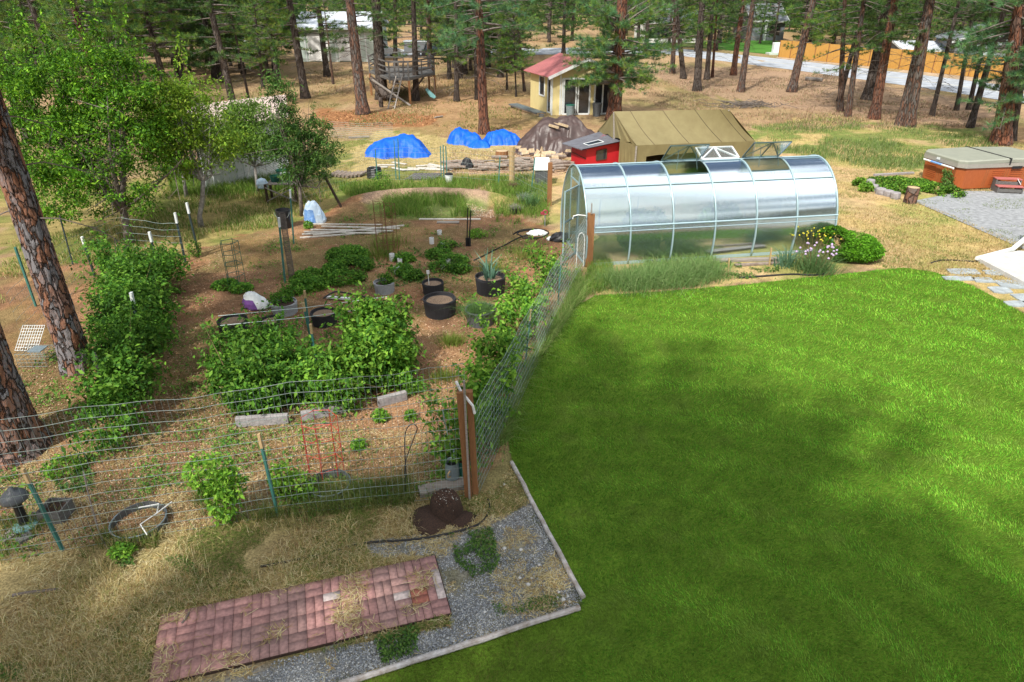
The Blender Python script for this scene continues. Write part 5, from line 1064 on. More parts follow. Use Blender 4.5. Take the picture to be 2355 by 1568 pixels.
t, p, r, h = pot('felt_pot', 'light grey felt pot with a drooping green plant, right of centre', 882, 677, 24, 24, 'felt', 'soil'); shrub('potted_plant', 'drooping green plant in the right light grey felt pot', 'plant', p, [(0, 0, h+.05, .25, .2, .14)], 420, .06, RB, stems=3, seed=163)
t, p, r, h = pot('felt_pot', 'light grey felt pot slumped open beside the white and purple sack', 650, 727, 30, 26, 'felt', 'soil'); shrub('potted_plant', 'green plant spilling from the left light grey felt pot', 'plant', p, [(-.1, .1, h+.02, .28, .2, .15)], 600, .06, RB, stems=3, seed=164)
t, p, r, h = pot('plastic_pot', 'dark green pot with a staked plant behind the watering can', 1042, 1078, 20, 34, 'green_plastic', 'soil')
b = MB(); b.tube([p, p+Vector((-.12, 0, 1.0))], .010, 5); tag(b.build('plant_stake', M['wire']), 'thin grey stake leaning out of the dark green pot', 'stake')
b = MB(); b.tube([p+Vector((.1, 0, 0)), p+Vector((.12, 0, .75))], .009, 5); tag(b.build('plant_stake', M['wire']), 'short grey stake right of the leaning one in the dark green pot', 'stake')
pot('plastic_pot', 'big dark green nursery pot hidden between watering can and corner post', 1066, 1105, 20, 50, 'green_plastic', 'soil')
for i, (x, y, r_) in enumerate(((1185, 492, 13), (1223, 486, 15), (1205, 472, 12), (1180, 440, 9))):
    t, p, r, h = pot('plastic_pot', ('low dark pot of dead stalks, nearest of the pots by the back post', 'black pot of tall green grass by the back post', 'dark pot with grey leaves by the back post', 'small brown pot against the round back post')[i], x, y, r_, 12, 'black_plastic', 'soil')
    tuft_plant('potted_grass', ('dead grey stalks in the low dark pot', 'tall green grass in the black pot by the back post', 'greyish leaves in the dark pot by the back post', 'brown sprigs in the small back pot')[i], p+Vector((0, 0, h*.7)), 160, (.2, .55, .3, .2)[i], .014, ([(.3, .28, .25)], [(.1, .2, .07)], [(.25, .3, .25)], [(.22, .12, .1)])[i], r*.45, None, .5, 170+i)
for i, (x, y, r_, h_) in enumerate(((1011, 539, 5, 9), (993, 560, 5, 13), (1018, 570, 5, 11), (902, 599, 5.5, 15), (920, 606, 5, 11), (913, 629, 6, 16), (1031, 606, 5, 11), (1018, 618, 4, 8))):
    p = G(x, y); r = r_/PX(p)*1.1; h = h_/PX(p)*1.1; t = thing('plant_collar', ('farthest white tube collar, alone above the others', 'white tube collar left of the farthest pair', 'white tube collar right of the upper pair', 'white tube collar at the top of the left group', 'white tube collar half hidden by leaves in the left group', 'largest and nearest white tube collar in the left group', 'white tube collar at the right edge of the leafy bed', 'shortest white tube collar in the leafy bed')[i], 'plant collar', p, 0, 'white tube collars round seedlings')
    b = MB(); b.lathe([(r, 0), (r, h), (r*.86, h), (r*.84, h*.8)], p, 14, cap=False); b.build('tube', M['pvc'], t); b = MB(); b.lathe([(r*.85, h*.78), (.001, h*.8)], p, 12, cap=False); b.build('soil', M['soil'], t)
# watering can
p = G(1040, 1118)+Vector((0, .1, .1)); t = thing('watering_can', 'galvanised watering can with a tan handle on the raised plank', 'watering can', p); r = .105; h = .27; b = MB()
b.lathe([(r, 0), (r*1.02, .01), (r*.98, h*.5), (r*.95, h), (r*1.0, h+.008), (r*.86, h), (r*.84, h*.6)], p, 22); b.build('body', M['galv'], t, smooth=False)
b = MB(); b.lathe([(r*.84, h*.75), (.001, h*.76)], p, 16, cap=False); b.build('dark_water', M['black_plastic'], t)
b = MB(); b.tube([p+Vector((-.02, -r-.005, h*.7)), p+Vector((-.05, -r-.05, h*.6)), p+Vector((-.05, -r-.05, h*.4)), p+Vector((-.02, -r-.005, h*.3))], .012, 6); b.build('handle', M['wood_tan'], t)
b = MB(); b.tube([p+Vector((.03, r*.8, .05)), p+Vector((.02, r+.12, .2)), p+Vector((.0, r+.2, .34))], [.022, .018, .013], 8); b.build('spout', M['galv'], t)
p, q = G(962, 1148), G(1072, 1125); b = MB(); b.beam(p+Vector((0, .1, .05)), q+Vector((0, .1, .05)), .2, .09); o = b.build('plank', M['wood'], bevel=.006); tag(o, 'pale weathered plank under the watering can', 'plank')
# compost heap tipped from a pot
p = G(1022, 1210); t = thing('potting_soil_heap', 'dark pot-shaped heap of tipped out potting soil by the corner post', 'soil heap', p); b = MB(); rg = np.random.default_rng(3)
b.lathe([(.24, .0), (.23, .10), (.215, .2), (.20, .27), (.17, .31), (.10, .33), (.001, .335)], p+Vector((.0, .25, 0)), 28, cap=False, wob=.04); b.build('moulded_soil', M['soil'], t, smooth=True)
b = MB(); b.lathe([(.30, 0), (.25, .06), (.14, .12), (.001, .14)], p+Vector((-.2, .12, 0)), 24, cap=False, wob=.09); b.lathe([(.2, 0), (.14, .05), (.001, .07)], p+Vector((.22, .14, 0)), 18, cap=False, wob=.1); b.build('spill', M['soil'], t, smooth=True)
P = rg.normal(size=(900, 3))*np.array((.19, .16, .14))+np.array((p.x, p.y+.2, .16)); dd = np.hypot(P[:, 0]-p.x, P[:, 1]-p.y-.25); P[:, 2] = np.where(dd < .17, .335, np.clip(.34-(dd-.17)*4.2, .012, .32)); v, f_, c = leaf_cloud(P, .02, rg, [(.07, .04, .03), (.12, .07, .045), (.05, .03, .025), (.1, .06, .04), (.07, .04, .03), (.4, .38, .34)], 1, .9); npmesh('crumbs', v, f_, M['chip'], t, c)
# hoses, hoops
def hose(label, pts, r=.014, m='hose', name='hose', z=.02, cat='hose'):
    P = [G(*q[:2]) for q in pts]; P = [up(p_, z+(q[2] if len(q) > 2 else 0)) for p_, q in zip(P, pts)]; S = []
    for i in range(len(P)-1):
        p0, p1, p2, p3 = P[max(i-1, 0)], P[i], P[i+1], P[min(i+2, len(P)-1)]
        for k in range(5):
            s = k/5; S.append(.5*((2*p1)+(p2-p0)*s+(2*p0-5*p1+4*p2-p3)*s*s+(3*p1-p0-3*p2+p3)*s**3))
    S.append(P[-1]); b = MB(); b.tube(S, r, 6); o = b.build(name, M[m], smooth=True); return tag(o, label, cat)
hose('black drip hose snaking between the brick paving and the front fence', [(600, 1305), (680, 1290), (760, 1272), (820, 1255), (870, 1248), (930, 1245), (1000, 1236), (1060, 1222), (1105, 1205), (1125, 1175), (1122, 1150)], .016)
hose('thin dark hose lying across the mulch towards the water tap', [(1090, 600), (1120, 585), (1160, 565), (1200, 545), (1235, 540)], .018)
hose('black hose coiled on the ground beside the water tap', [(1180, 540), (1200, 530), (1240, 528), (1262, 535), (1245, 546), (1205, 545), (1190, 536), (1225, 530), (1255, 540), (1230, 550), (1200, 548)], .016)
hose('dark edging strip curving from the lawn to the pale slab', [(2140, 606), (2165, 600), (2200, 600), (2240, 603)], .02)
hose('black plastic edging along the greenhouse flower bed', [(1700, 640), (1760, 636), (1820, 632), (1870, 634), (1900, 630)], .025)
hose('thin black cable looping over the front fence foot', [(935, 1140), (935, 1110, .3), (955, 1085, .55), (965, 1060, .6), (950, 1045, .55), (935, 1060, .4), (937, 1130)], .008)
hose('bent bare twig stuck in the ground before the front fence', [(215, 1150, .5), (222, 1195, .25), (240, 1250), (275, 1290)], .010, 'twig', 'twig', cat='twig')
hose('dark fallen stick lying in the straw at the far left', [(30, 1372), (70, 1365), (100, 1362), (135, 1358)], .022, 'twig', 'stick', cat='stick')
hose('short dark curved stick on the brick paving', [(420, 1440, .03), (430, 1430, .04), (437, 1415, .03)], .012, 'twig', 'stick', cat='stick')
def hoop(label, bx, by, r, h, m, full=1.0, a0=0):
    p = G(bx, by); b = MB(); n = 36; t = thing('planting_ring', label, 'ring', p); P = []; fs = []
    for k in range(int(n*full)+1):
        a = a0+6.283*k/n; tl = .03*math.sin(a)
        for (rr_, z) in ((r, 0), (r, h+tl), (r-.012, h+tl), (r-.012, 0)): P.append(p+Vector((rr_*math.cos(a), rr_*math.sin(a), z)))
    for k in range(int(n*full)): 
        for j in range(3): fs.append((k*4+j, k*4+j+1, k*4+j+5, k*4+j+4))
    b.add(P, fs); b.build('ring', M[m], t); b = MB(); b.tube([p+Vector(((r)*math.cos(a0+6.283*k/n), r*math.sin(a0+6.283*k/n), h)) for k in range(int(n*full)+1)], .011, 5, cap=False); b.build('rim', M['galv'], t); return t, p
t, p = hoop('grey metal planting ring with bent white wire inside, in front fence weeds', 322, 1208, .35, .10, 'grey_plastic')
b = MB(); b.tube([p+Vector((-.05, .15, .18)), p+Vector((.2, .22, .19)), p+Vector((.27, .02, .2)), p+Vector((.15, -.2, .2)), p+Vector((.3, -.35, .15))], .009, 5); b.tube([p+Vector((.27, .02, .2)), p+Vector((.37, .25, .2))], .009, 5); tag(b.build('bent_wire', M['pvc']), 'bent white wire lying across the metal planting ring', 'wire')
hoop('grey planting ring at the foot of the red wire cage', 760, 1128, .30, .14, 'grey_plastic')
# lamp on boards
p = G(62, 1215)+Vector((0, 0, .05)); t = thing('garden_lamp', 'black domed garden lamp on a fluted post with a pale blue base', 'lamp', p); b = MB()
b.lathe([(.15, 0), (.15, .02), (.10, .035), (.07, .05)], p, 24); b.build('base', M['teal'], t); b = MB()
b.lathe([(.065, .04), (.06, .06), (.055, .4), (.065, .43)], p, 10); b.build('post', M['black_plastic'], t); b = MB()
b.lathe([(.07, .42), (.16, .45), (.17, .48), (.15, .53), (.10, .58), (.04, .60), (.035, .64), (.001, .65)], p, 24); b.build('dome', M['grey_plastic'], t, smooth=True)
for i, (a, c, w_, lab) in enumerate(((((2, 1248), (130, 1165), .16, 'grey board lying under the garden lamp')), ((40, 1250), (75, 1232), .14, 'short grey board end below the garden lamp'), ((70, 1190), (135, 1200), .12, 'grey cinder piece right of the garden lamp'))):
    b = MB(); b.beam(G(*a)+Vector((0, 0, .025+.004*i)), G(*c)+Vector((0, 0, .025+.004*i)), w_, .045); tag(b.build('board', M['wood_grey'] if i else M['wood']), lab, 'board')
p = G(128, 1200); t = thing('planter_box', 'small dark crate beside the garden lamp', 'crate', p); b = MB()
for dx, dy, sx, sy in ((0, .15, .3, .02), (0, -.15, .3, .02), (.15, 0, .02, .28), (-.15, 0, .02, .28)): b.box(p+Vector((dx-.02, dy+.1, .11)), (sx, sy, .2))
b.build('sides', M['wood_grey'], t); b = MB(); b.box(p+Vector((-.02, .1, .1)), (.26, .26, .1)); b.build('soil', M['soil'], t)
# wire crates behind the big pines
p = G(60, 808); t = thing('wire_crate', 'pale wire grid panel leaning between the two big pines', 'grid', p); b = MB()
for k in range(10): b.beam(p+Vector((-.22+.05*k, 0, .02)), p+Vector((-.15+.05*k, .35, .42)), .008)
for k in range(9): b.beam(p+Vector((-.22+.008*k, .044*k, .02+.05*k)), p+Vector((.23+.008*k, .044*k, .02+.05*k)), .008)
b.build('grid', M['white_paint'], t)
p = G(92, 835); t = thing('wire_basket', 'low wire mesh basket with a grey lid behind the nearest pine', 'basket', p); b = MB()
for k in range(9):
    x = -.28+.07*k; b.tube([p+Vector((x, -.2, 0)), p+Vector((x, -.2, .3)), p+Vector((x, .2, .3)), p+Vector((x, .2, 0))], .005, 3, cap=False)
for z in (.04, .12, .2, .3): b.tube([p+Vector((-.28, -.2, z)), p+Vector((.28, -.2, z)), p+Vector((.28, .2, z)), p+Vector((-.28, .2, z)), p+Vector((-.28, -.2, z))], .005, 3, cap=False)
b.build('mesh', M['wire'], t); b = MB(); b.box(p+Vector((.05, 0, .315)), (.25, .25, .02)); b.build('lid', M['galv'], t)
# brick paving of square basket-weave tiles
o0 = G(1000, 1282); ux = (G(372, 1420)-o0); plen = ux.length; ux.normalize(); uy = Vector((ux.y, -ux.x, 0)); uy = -uy if uy.y > 0 else uy; pw = (G(1035, 1415)-o0).length
nsq = 8; sq = plen/nsq; nr_ = 2; sy_ = pw/nr_; V = []; Fc = []; Cc = []; rb = np.random.default_rng(6)
def pbox(a, b_, c, d, col, h=.045):
    g_ = .0025; n = len(V); z = h+rb.uniform(-.004, .004)
    for (s, t_) in ((a+g_, c+g_), (b_-g_, c+g_), (b_-g_, d-g_), (a+g_, d-g_)):
        q = o0+ux*s+uy*t_; V.append((q.x, q.y, z))
    for (s, t_) in ((a+g_, c+g_), (b_-g_, c+g_), (b_-g_, d-g_), (a+g_, d-g_)):
        q = o0+ux*s+uy*t_; V.append((q.x, q.y, -.01))
    Fc.extend([(n, n+1, n+2, n+3), (n, n+4, n+5, n+1), (n+1, n+5, n+6, n+2), (n+2, n+6, n+7, n+3), (n+3, n+7, n+4, n)]); Cc.extend([col]*8)
for i in range(nsq):
    for j in range(nr_):
        base = np.array([(.41, .215, .195), (.385, .205, .185), (.37, .20, .185), (.42, .225, .20), (.34, .20, .18)][rb.integers(0, 5)])
        x0, x1, y0, y1 = i*sq, (i+1)*sq, j*sy_, (j+1)*sy_; fl = (i+j) % 2
        for k in range(2):
            for q in range(2):
                a, b_, c, d = x0+k*sq/2, x0+(k+1)*sq/2, y0+q*sy_/2, y0+(q+1)*sy_/2
                for h_ in range(2):
                    col = base*rb.uniform(.85, 1.12)
                    if (i, j, k, q) in ((0, 1, 0, 0), (1, 1, 0, 0), (3, 0, 0, 1), (0, 0, 0, 1)) and h_ == 0: col = np.array((.50, .42, .40))
                    if (i, j, k, q) in ((0, 1, 1, 0),): col = np.array((.34, .12, .085))
                    if (k+q+fl) % 2: pbox(a+(b_-a)*h_/2, a+(b_-a)*(h_+1)/2, c, d, tuple(col))
                    else: pbox(a, b_, c+(d-c)*h_/2, c+(d-c)*(h_+1)/2, tuple(col))
tag(npmesh('brick_path', V, Fc, M['brick'], C=np.array(Cc)), kind='structure')
b = MB(); q = [o0+ux*s+uy*t_ for s, t_ in ((-.01, -.01), (plen+.01, -.01), (plen+.01, pw+.01), (-.01, pw+.01))]; b.prism([(p.x, p.y) for p in q], -.02, .032); tag(b.build('path_bedding', M['soil']), kind='structure')
S = sample_plate([(330, 1430), (1000, 1285), (1035, 1412), (420, 1568), (330, 1568)], 8200, 77); S = thin(S, 2.6, 78, .56, 4)
P = z3(S); P[:, 2] = .046
stuffmesh('straw_on_paving', [lying(P, .14, .006, rb, STRAW, .02), leaf_cloud(z3(thin(S, 5, 3, .55))+np.array((0, 0, .052)), .012, rb, [(.03, .02, .015)], 2, .9)], M['straw'], 'dry pine needles and straw blown over the brick paving')
# landscape timbers edging the lawn
for a, c, lab, w_ in (((1332, 1402), (780, 1580), 'weathered round timber edging the bottom corner of the gravel, running off the bottom', .065), ((1341, 1378), (1176, 1064), 'weathered round timber edging the lawn up towards the corner post', .062)):
    p, q = G(*a), G(*c); d = q-p; b = MB(); pts = []; rs = []
    for k in range(15): s = k/14; pts.append(p+d*s+Vector((random.uniform(-.008, .008), random.uniform(-.008, .008), .035-.02*s*(0 if a[0] < 1335 else 1)))); rs.append(w_*.55*random.uniform(.93, 1.05))
    b.tube(pts, rs, 8); tag(b.build('edging_timber', M['timber'], smooth=False), lab, 'timber')
# white stones
rg = np.random.default_rng(12); b = MB()
for i, (x, y) in enumerate(((1282, 1375), (1295, 1380), (1306, 1372), (1272, 1386), (1310, 1385), (1262, 1352), (1195, 1330), (1222, 1330), (1160, 1262), (1198, 1265), (1185, 1228), (842, 1468), (855, 1478), (1115, 1408), (1300, 1392), (1285, 1362), (1240, 1300), (1215, 1345), (1150, 1210), (1152, 1120), (1160, 1115), (155, 1545), (248, 1448), (695, 1625))):
    p = G(x, y); r = rg.uniform(.014, .028); q = MB(); q.lathe([(r*.6, 0), (r, r*.4), (r*.8, r*.9), (r*.1, r*1.1)], p, 7, wob=.15); b.add(q.v, q.f)
tag(b.build('white_pebbles', M['slab']), 'scattered small white pebbles in the gravel and straw', None, None, 'stuff')
# garden clutter
def sack(label, bx, by, w, h, m, m2=None, cat='sack', lean=0, seed=1):
    p = G(bx, by); w = w/PX(p); h = h/PX(p)*1.1; t = thing('sack', label, cat, p); rg = np.random.default_rng(seed); b = MB(); n = 18; P = []; fs = []
    prof = [(1.0, 0), (1.08, .12), (1.0, .4), (.8, .65), (.6, .85), (.35, 1.0), (.05, .93)]
    for i, (r, z) in enumerate(prof):
        for k in range(n):
            a = 6.283*k/n; q = r*w/2*(1+rg.uniform(-.10, .10)); P.append(p+Vector((q*math.cos(a)+lean*z*w, q*.6*math.sin(a)+w*.2, z*h*(1+rg.uniform(-.06, .06)))))
    for i in range(len(prof)-1):
        for k in range(n): k2 = (k+1) % n; fs.append((i*n+k, i*n+k2, (i+1)*n+k2, (i+1)*n+k))
    b.add(P, fs); b.build('bag', M[m], t)
    if m2:
        b = MB(); q = [k for k in range(n)]; off = p+Vector((0, w*.2, 0)); pp = []; ff = []
        for i in (0, 1, 2, 3):
            for k in (10, 11, 12, 13, 14): v_ = P[i*n+k]; pp.append(v_+(v_-off).normalized()*.012)
        for i in range(3):
            for k in range(4): ff.append((i*5+k, i*5+k+1, (i+1)*5+k+1, (i+1)*5+k))
        b.add(pp, ff); b.build('printed_panel', M[m2], t)
    return t
sack('crumpled light blue and white feed sack standing open in the grass', 724, 513, 46, 44, 'bluebag', 'bluebagprint', lean=-.1, seed=2)
sack('crumpled white and purple soil sack lying in the mulch', 592, 712, 58, 34, 'white_paint', 'purple', lean=-.25, seed=3)
sack('crumpled white bag on the ground in front of the hose coil', 1236, 541, 46, 9, 'white_paint', seed=4)
sack('small white bag by the greenhouse corner', 1268, 553, 22, 8, 'white_paint', seed=5)
sack('black plastic sheet bunched against the greenhouse corner', 1288, 556, 46, 18, 'black_plastic', seed=6)
# potting bench
p = G(645, 470); hB = HT(425, p); t = thing('potting_bench', 'rough wooden potting bench with cross braces under the peach tree', 'bench', p); bw = 72/PX(p)
b = MB()
for k in range(5): b.box(p+Vector((bw*.1, .1+.12*k, hB)), (bw, .11, .035))
b.build('top', M['wood'], t)
for sx in (-.45, .55):
    for y in (.08, .58): b = MB(); b.beam(p+Vector((bw*sx*.93, y, 0)), p+Vector((bw*sx*.93, y, hB)), .07); b.build('leg', M['wood_dark'], t)
b = MB(); b.beam(p+Vector((-bw*.42, .06, .1)), p+Vector((bw*.5, .06, hB-.1)), .06, .03); b.beam(p+Vector((bw*.5, .03, .1)), p+Vector((-bw*.42, .03, hB-.1)), .06, .03); b.build('brace', M['wood'], t)
def bucket(label, c, r, h, m, rimm=None, name='bucket', handle=True, taper=.85, fill=None, cat='bucket'):
    t = thing(name, label, cat, c); b = MB(); b.lathe([(r*taper, 0), (r, h*.9), (r*1.05, h*.9), (r*1.05, h), (r*.92, h), (r*.8, h*.3)], c, 20); b.build('body', M[m], t)
    if rimm: b = MB(); b.lathe([(r*1.08, h), (r*1.08, h+.025), (r*.9, h+.04), (.001, h+.04)], c, 20, cap=False); b.build('lid', M[rimm], t)
    if handle: b = MB(); b.tube([c+Vector((r*1.06*math.cos(a), -r*.5-r*.6*math.sin(a)*.3, h*.9-abs(math.sin(a))*h*.35)) for a in np.linspace(0, math.pi, 9)], .006, 4); b.build('handle', M['wire'], t)
    return t
hb = Vector((0, .3, hB+.02))
bucket('pale grey lidded bucket on the right side of the potting bench', p+Vector((bw*.18, .05, 0))+hb, .15, .28, 'felt', 'white_paint')
bucket('dark blue-green bucket on the left side of the potting bench', p+Vector((-bw*.18, .12, 0))+hb, .16, .20, 'green_plastic')
bucket('round green tub standing on top at the back of the potting bench', p+Vector((bw*.02, .3, .22))+hb, .2, .14, 'green_plastic', handle=False)
b_ = p+Vector((-bw*.5, 0, hB*.72)); t = thing('sack', 'blue and white plastic sheet draped off the left end of the potting bench', 'sack', b_); b = MB(); b.lathe([(.06, 0), (.17, .06), (.20, .2), (.15, .32), (.02, .38)], b_+Vector((-.05, .2, 0)), 12, wob=.15); b.build('bag', M['bluebag'], t)
bucket('black bucket hanging low behind the green and white post', G(656, 523), 16/PX(G(656, 520)), 42/PX(G(656, 520)), 'black_plastic')
bucket('white bucket with a black lid among the green posts', G(1033, 421), 9/PX(G(1033, 421)), 20/PX(G(1033, 421)), 'white_paint', 'black_plastic')
# grey bin with slanted lid
p = G(1246, 428); t = thing('storage_bin', 'grey storage bin with a pale slanted lid behind the square post', 'bin', p); w_ = 30/PX(p); h = HT(390, p); b = MB(); b.box(p+Vector((0, .25, h/2)), (w_, .5, h)); b.build('body', M['grey_plastic'], t, bevel=.02)
b = MB(); b.slab([p+Vector((-w_*.58, -.05, h+.0)), p+Vector((w_*.58, -.05, h)), p+Vector((w_*.58, .62, h+.32)), p+Vector((-w_*.58, .62, h+.32))], .04); b.build('lid', M['white_paint'], t)
# water tap with red timer
p = G(1253, 520); h = HT(490, p); t = thing('water_tap', 'garden tap on a stake with a red round hose fitting', 'tap', p); b = MB(); b.tube([p, p+Vector((0, 0, h))], .018, 6); b.build('stake', M['galv'], t); b = MB(); b.tube([p+Vector((.07*math.cos(a), -.02, h+.03+.07*math.sin(a))) for a in np.linspace(0, 6.28, 12)], .02, 6); b.box(p+Vector((-.08, 0, h+.0)), (.12, .06, .07)); b.build('fitting', M['redplastic'], t)
# two dark tools standing
for i, (x, tx) in enumerate(((1074, 1076), (1079, 1083))):
    p, q = lean_post(x, 566, tx, 478+6*i); t = thing('garden_tool', ('left dark long-handled tool standing in the mulch', 'right dark long-handled tool standing in the mulch')[i], 'tool', p); b = MB(); b.tube([p+Vector((0, 0, .1)), q], .018, 6); b.build('handle', M['black_plastic'], t); b = MB(); b.box(p.lerp(q, .1), (.09, .03, .28)); b.build('head', M['black_plastic'], t)
# long white boards
def plank(label, a, c, w_, h, m, name='plank', z=0, cat='plank', bev=.004):
    p, q = G(*a), G(*c); b = MB(); b.beam(p+Vector((0, 0, h/2+z+.005)), q+Vector((0, 0, h/2+z+.005)), w_, h); return tag(b.build(name, M[m], bevel=bev), label, cat)
PB = [((690, 548), (900, 533)), ((695, 541), (880, 528)), ((700, 536), (870, 540)), ((715, 532), (905, 535)), ((720, 545), (930, 523)), ((740, 526), (920, 531))]
for i, (a, c) in enumerate(PB): plank(('lowest', 'second lowest', 'middle', 'fourth', 'crosswise lying', 'uppermost')[i]+' bleached batten in the long pile by the feed sack', a, c, .06, .035, 'wood_white', z=.012*i)
plank('single bleached batten lying apart above the long pile', (700, 516), (880, 518), .06, .03, 'wood_white')
plank('thin white board lying below the grassy hollow', (964, 505), (1105, 505), .09, .03, 'wood_white')
plank('short pale board just below the thin white one', (1005, 512), (1056, 512), .2, .03, 'wood')
spk = plank('black and white sprinkler bar lying in the mulch by the black fabric pot', (752, 688), (806, 692), .07, .05, 'white_paint', name='sprinkler', cat='sprinkler', z=.03)
q_ = hose(None, [(745, 692, .05), (765, 684, .1), (785, 682, .1), (845, 688, .03)], .02, 'black_plastic', 'arm', cat=None); q_.parent = spk
p = G(860, 412); b = MB(); t = thing('coiled_tube', 'black coil of plastic tube near the back posts', 'coil', p)
for k in range(6): b.tube([p+Vector((.28*math.cos(a)*(1-.02*k), .26*math.sin(a)+.2, .05+.065*k)) for a in np.linspace(0, 6.283, 15)], .035, 6, cap=False)
b.build('coil', M['black_plastic'], t)
# tarps
def tarp(name, label, pts, m, seed, cat='tarp', z0=0, res=34, fold=.08):
    """cloth draped over a lump: pts = list of (plate x, plate y of foot, spread m, height m)"""
    w = [(G(q[0], q[1]), q[2], q[3]) for q in pts]; base = w[0][0]; rg = np.random.default_rng(seed)
    x0 = min(p.x-r for p, r, h in w)-.3; x1 = max(p.x+r for p, r, h in w)+.3; y0 = min(p.y-r for p, r, h in w)-.3; y1 = max(p.y+r for p, r, h in w)+.3
    gx_, gy_ = np.meshgrid(np.linspace(x0, x1, res*2), np.linspace(y0, y1, res)); Zt = np.zeros_like(gx_)
    for p, r, h in w:
        d = np.hypot(gx_-p.x, gy_-p.y)/r; an = np.arctan2(gy_-p.y, gx_-p.x); d = d*(1+.05*np.sin(an*7+seed)+.03*np.sin(an*13))
        Zt = (np.maximum(Zt, 0)**5+np.maximum(h*np.clip(1-d**2.4, 0, 1), 0)**5)**.2
    Zt = np.where(Zt < .015, -.06, Zt)
    rid = np.abs(fbm(gx_, gy_*.6, 1.3, seed, 3)-.5)*2; rid2 = np.abs(fbm(gx_*.7, gy_, 2.9, seed+4, 2)-.5)*2
    Zt = Zt-fold*(rid*1.3+rid2*.7)*(Zt > 0)+(fbm(gx_, gy_, 5, seed+7, 2)-.5)*fold*.5
    V = np.stack([gx_+(fbm(gx_, gy_, 1.5, seed+1)-.5)*.2, gy_+(fbm(gx_, gy_, 1.7, seed+2)-.5)*.2, Zt], -1).reshape(-1, 3)
    ny, nx = gx_.shape; id_ = np.arange(nx*ny).reshape(ny, nx); Fq = np.stack([id_[:-1, :-1], id_[:-1, 1:], id_[1:, 1:], id_[1:, :-1]], -1).reshape(-1, 4)
    keep = V[Fq].max(1)[:, 2] > -.02; t = thing(name, label, cat, base); npmesh('sheet', V, Fq[keep], M[m], t, smooth=True); return t
tarp('tarp', 'large domed bright blue tarp over a heap, left of the others', [(895, 354, 1.1, .72), (935, 352, 1.05, .85), (958, 356, .7, .5), (870, 355, .55, .45)], 'bluetarp', 3, fold=.15, res=60)
tarp('tarp', 'small blue tarp heap left of the reddish pine foot', [(1062, 326, .8, .75), (1085, 330, .7, .55), (1104, 336, .6, .35)], 'bluetarp', 5, fold=.19, res=50)
tarp('tarp', 'small blue tarp heap right of the reddish pine foot', [(1140, 328, .75, .62), (1165, 327, .8, .6), (1182, 329, .5, .35)], 'bluetarp', 7, fold=.19, res=50)
tarp('tarp', 'tall brown tarp over the firewood stack', [(1265, 342, 1.2, 1.45), (1310, 340, 1.1, 1.5), (1235, 345, 1.0, 1.0), (1345, 345, .9, 1.0), (1290, 352, .9, .8), (1215, 350, .6, .5)], 'browntarp', 9, fold=.15, res=70)
p = G(1290, 340)
for i in range(3):
    q = AT(1262+(i == 2)*3+22*(i == 1), 287-3*i, G(0, 340).y-.9+.2*i); t_ = MB(); t_.beam(q, q+Vector((.45, -.05, -.12)), .12, .09); tag(t_.build('firewood', M['wood_cut']), ('left', 'right', 'middle')[i]+' split log weighing down the brown tarp', 'firewood', None)
# split firewood spilled below the brown tarp
rw = random.Random(8)
fl = [(1195, 352), (1202, 358), (1216, 350), (1222, 358), (1230, 352), (1238, 360), (1246, 355), (1256, 362), (1262, 352), (1270, 360), (1278, 356), (1284, 366), (1292, 360), (1300, 352), (1268, 368), (1250, 368), (1236, 368), (1296, 370), (1276, 374), (1288, 346), (1208, 364), (1306, 362)]
for i, (x, y) in enumerate(fl):
    p = G(x, y); a = rw.uniform(0, 3.14); l = rw.uniform(.3, .45); d = Vector((math.cos(a), math.sin(a)*.6, rw.uniform(-.1, .25)))*l; z = rw.uniform(.08, .28); b = MB(); n = Vector((-d.y, d.x, 0)).normalized(); s = rw.uniform(.07, .11)
    c0 = p+Vector((0, 0, z)); tri = [n*s, n*-s, Vector((0, 0, s*1.5))]; b.add([c0-d/2+q for q in tri]+[c0+d/2+q for q in tri], [(0, 2, 1), (3, 4, 5), (0, 1, 4, 3), (1, 2, 5, 4), (2, 0, 3, 5)])
    tag(b.build('firewood', M['wood_cut']), 'split pale firewood log spilled in front of the brown tarp', 'firewood', 'split logs below the brown tarp')
nb = 0
def barklog(x, y, l, r, z=0):
    global nb
    p = G(x, y); a = rw.uniform(-.5, .5); d = Vector((math.cos(a), math.sin(a), rw.uniform(-.08, .08)))*l; b = MB(); b.tube([p-d/2+Vector((0, 0, r+z)), p+Vector((0, rw.uniform(-.05, .05), r+z)), p+d/2+Vector((0, 0, r+z))], [r*.9, r, r*.8], 7); return b
for i in range(46):
    x = rw.uniform(1130, 1300); y = rw.uniform(372, 396); b = barklog(x, y, rw.uniform(.4, .9), rw.uniform(.04, .09), rw.uniform(0, .18)); tag(b.build('branch_log', M['firebark']), 'grey bark-covered branch log in the low pile before the red hen house', 'log', 'branch logs before the red hen house')
for i in range(26):
    x = rw.uniform(1028, 1125); y = rw.uniform(374, 394); b = barklog(x, y, rw.uniform(.4, .9), rw.uniform(.04, .08), rw.uniform(0, .1)); tag(b.build('branch_log', M['firebark']), 'grey branch log in the low pile left of the sawn stump', 'log', 'branch logs left of the sawn stump')
for i in range(15):
    x = 868+rw.uniform(0, 165); y = rw.uniform(377, 392); p = G(x, y); b = MB(); a = rw.uniform(-.9, .2); d = Vector((math.cos(a), math.sin(a), 0)); b.beam(p-d*.4+Vector((0, 0, .03)), p+d*.4+Vector((0, 0, .05)), .14, .03); tag(b.build('scrap_board', M['wood_white']), 'bleached scrap board scattered in front of the large blue tarp', 'board', 'scrap boards before the large blue tarp')
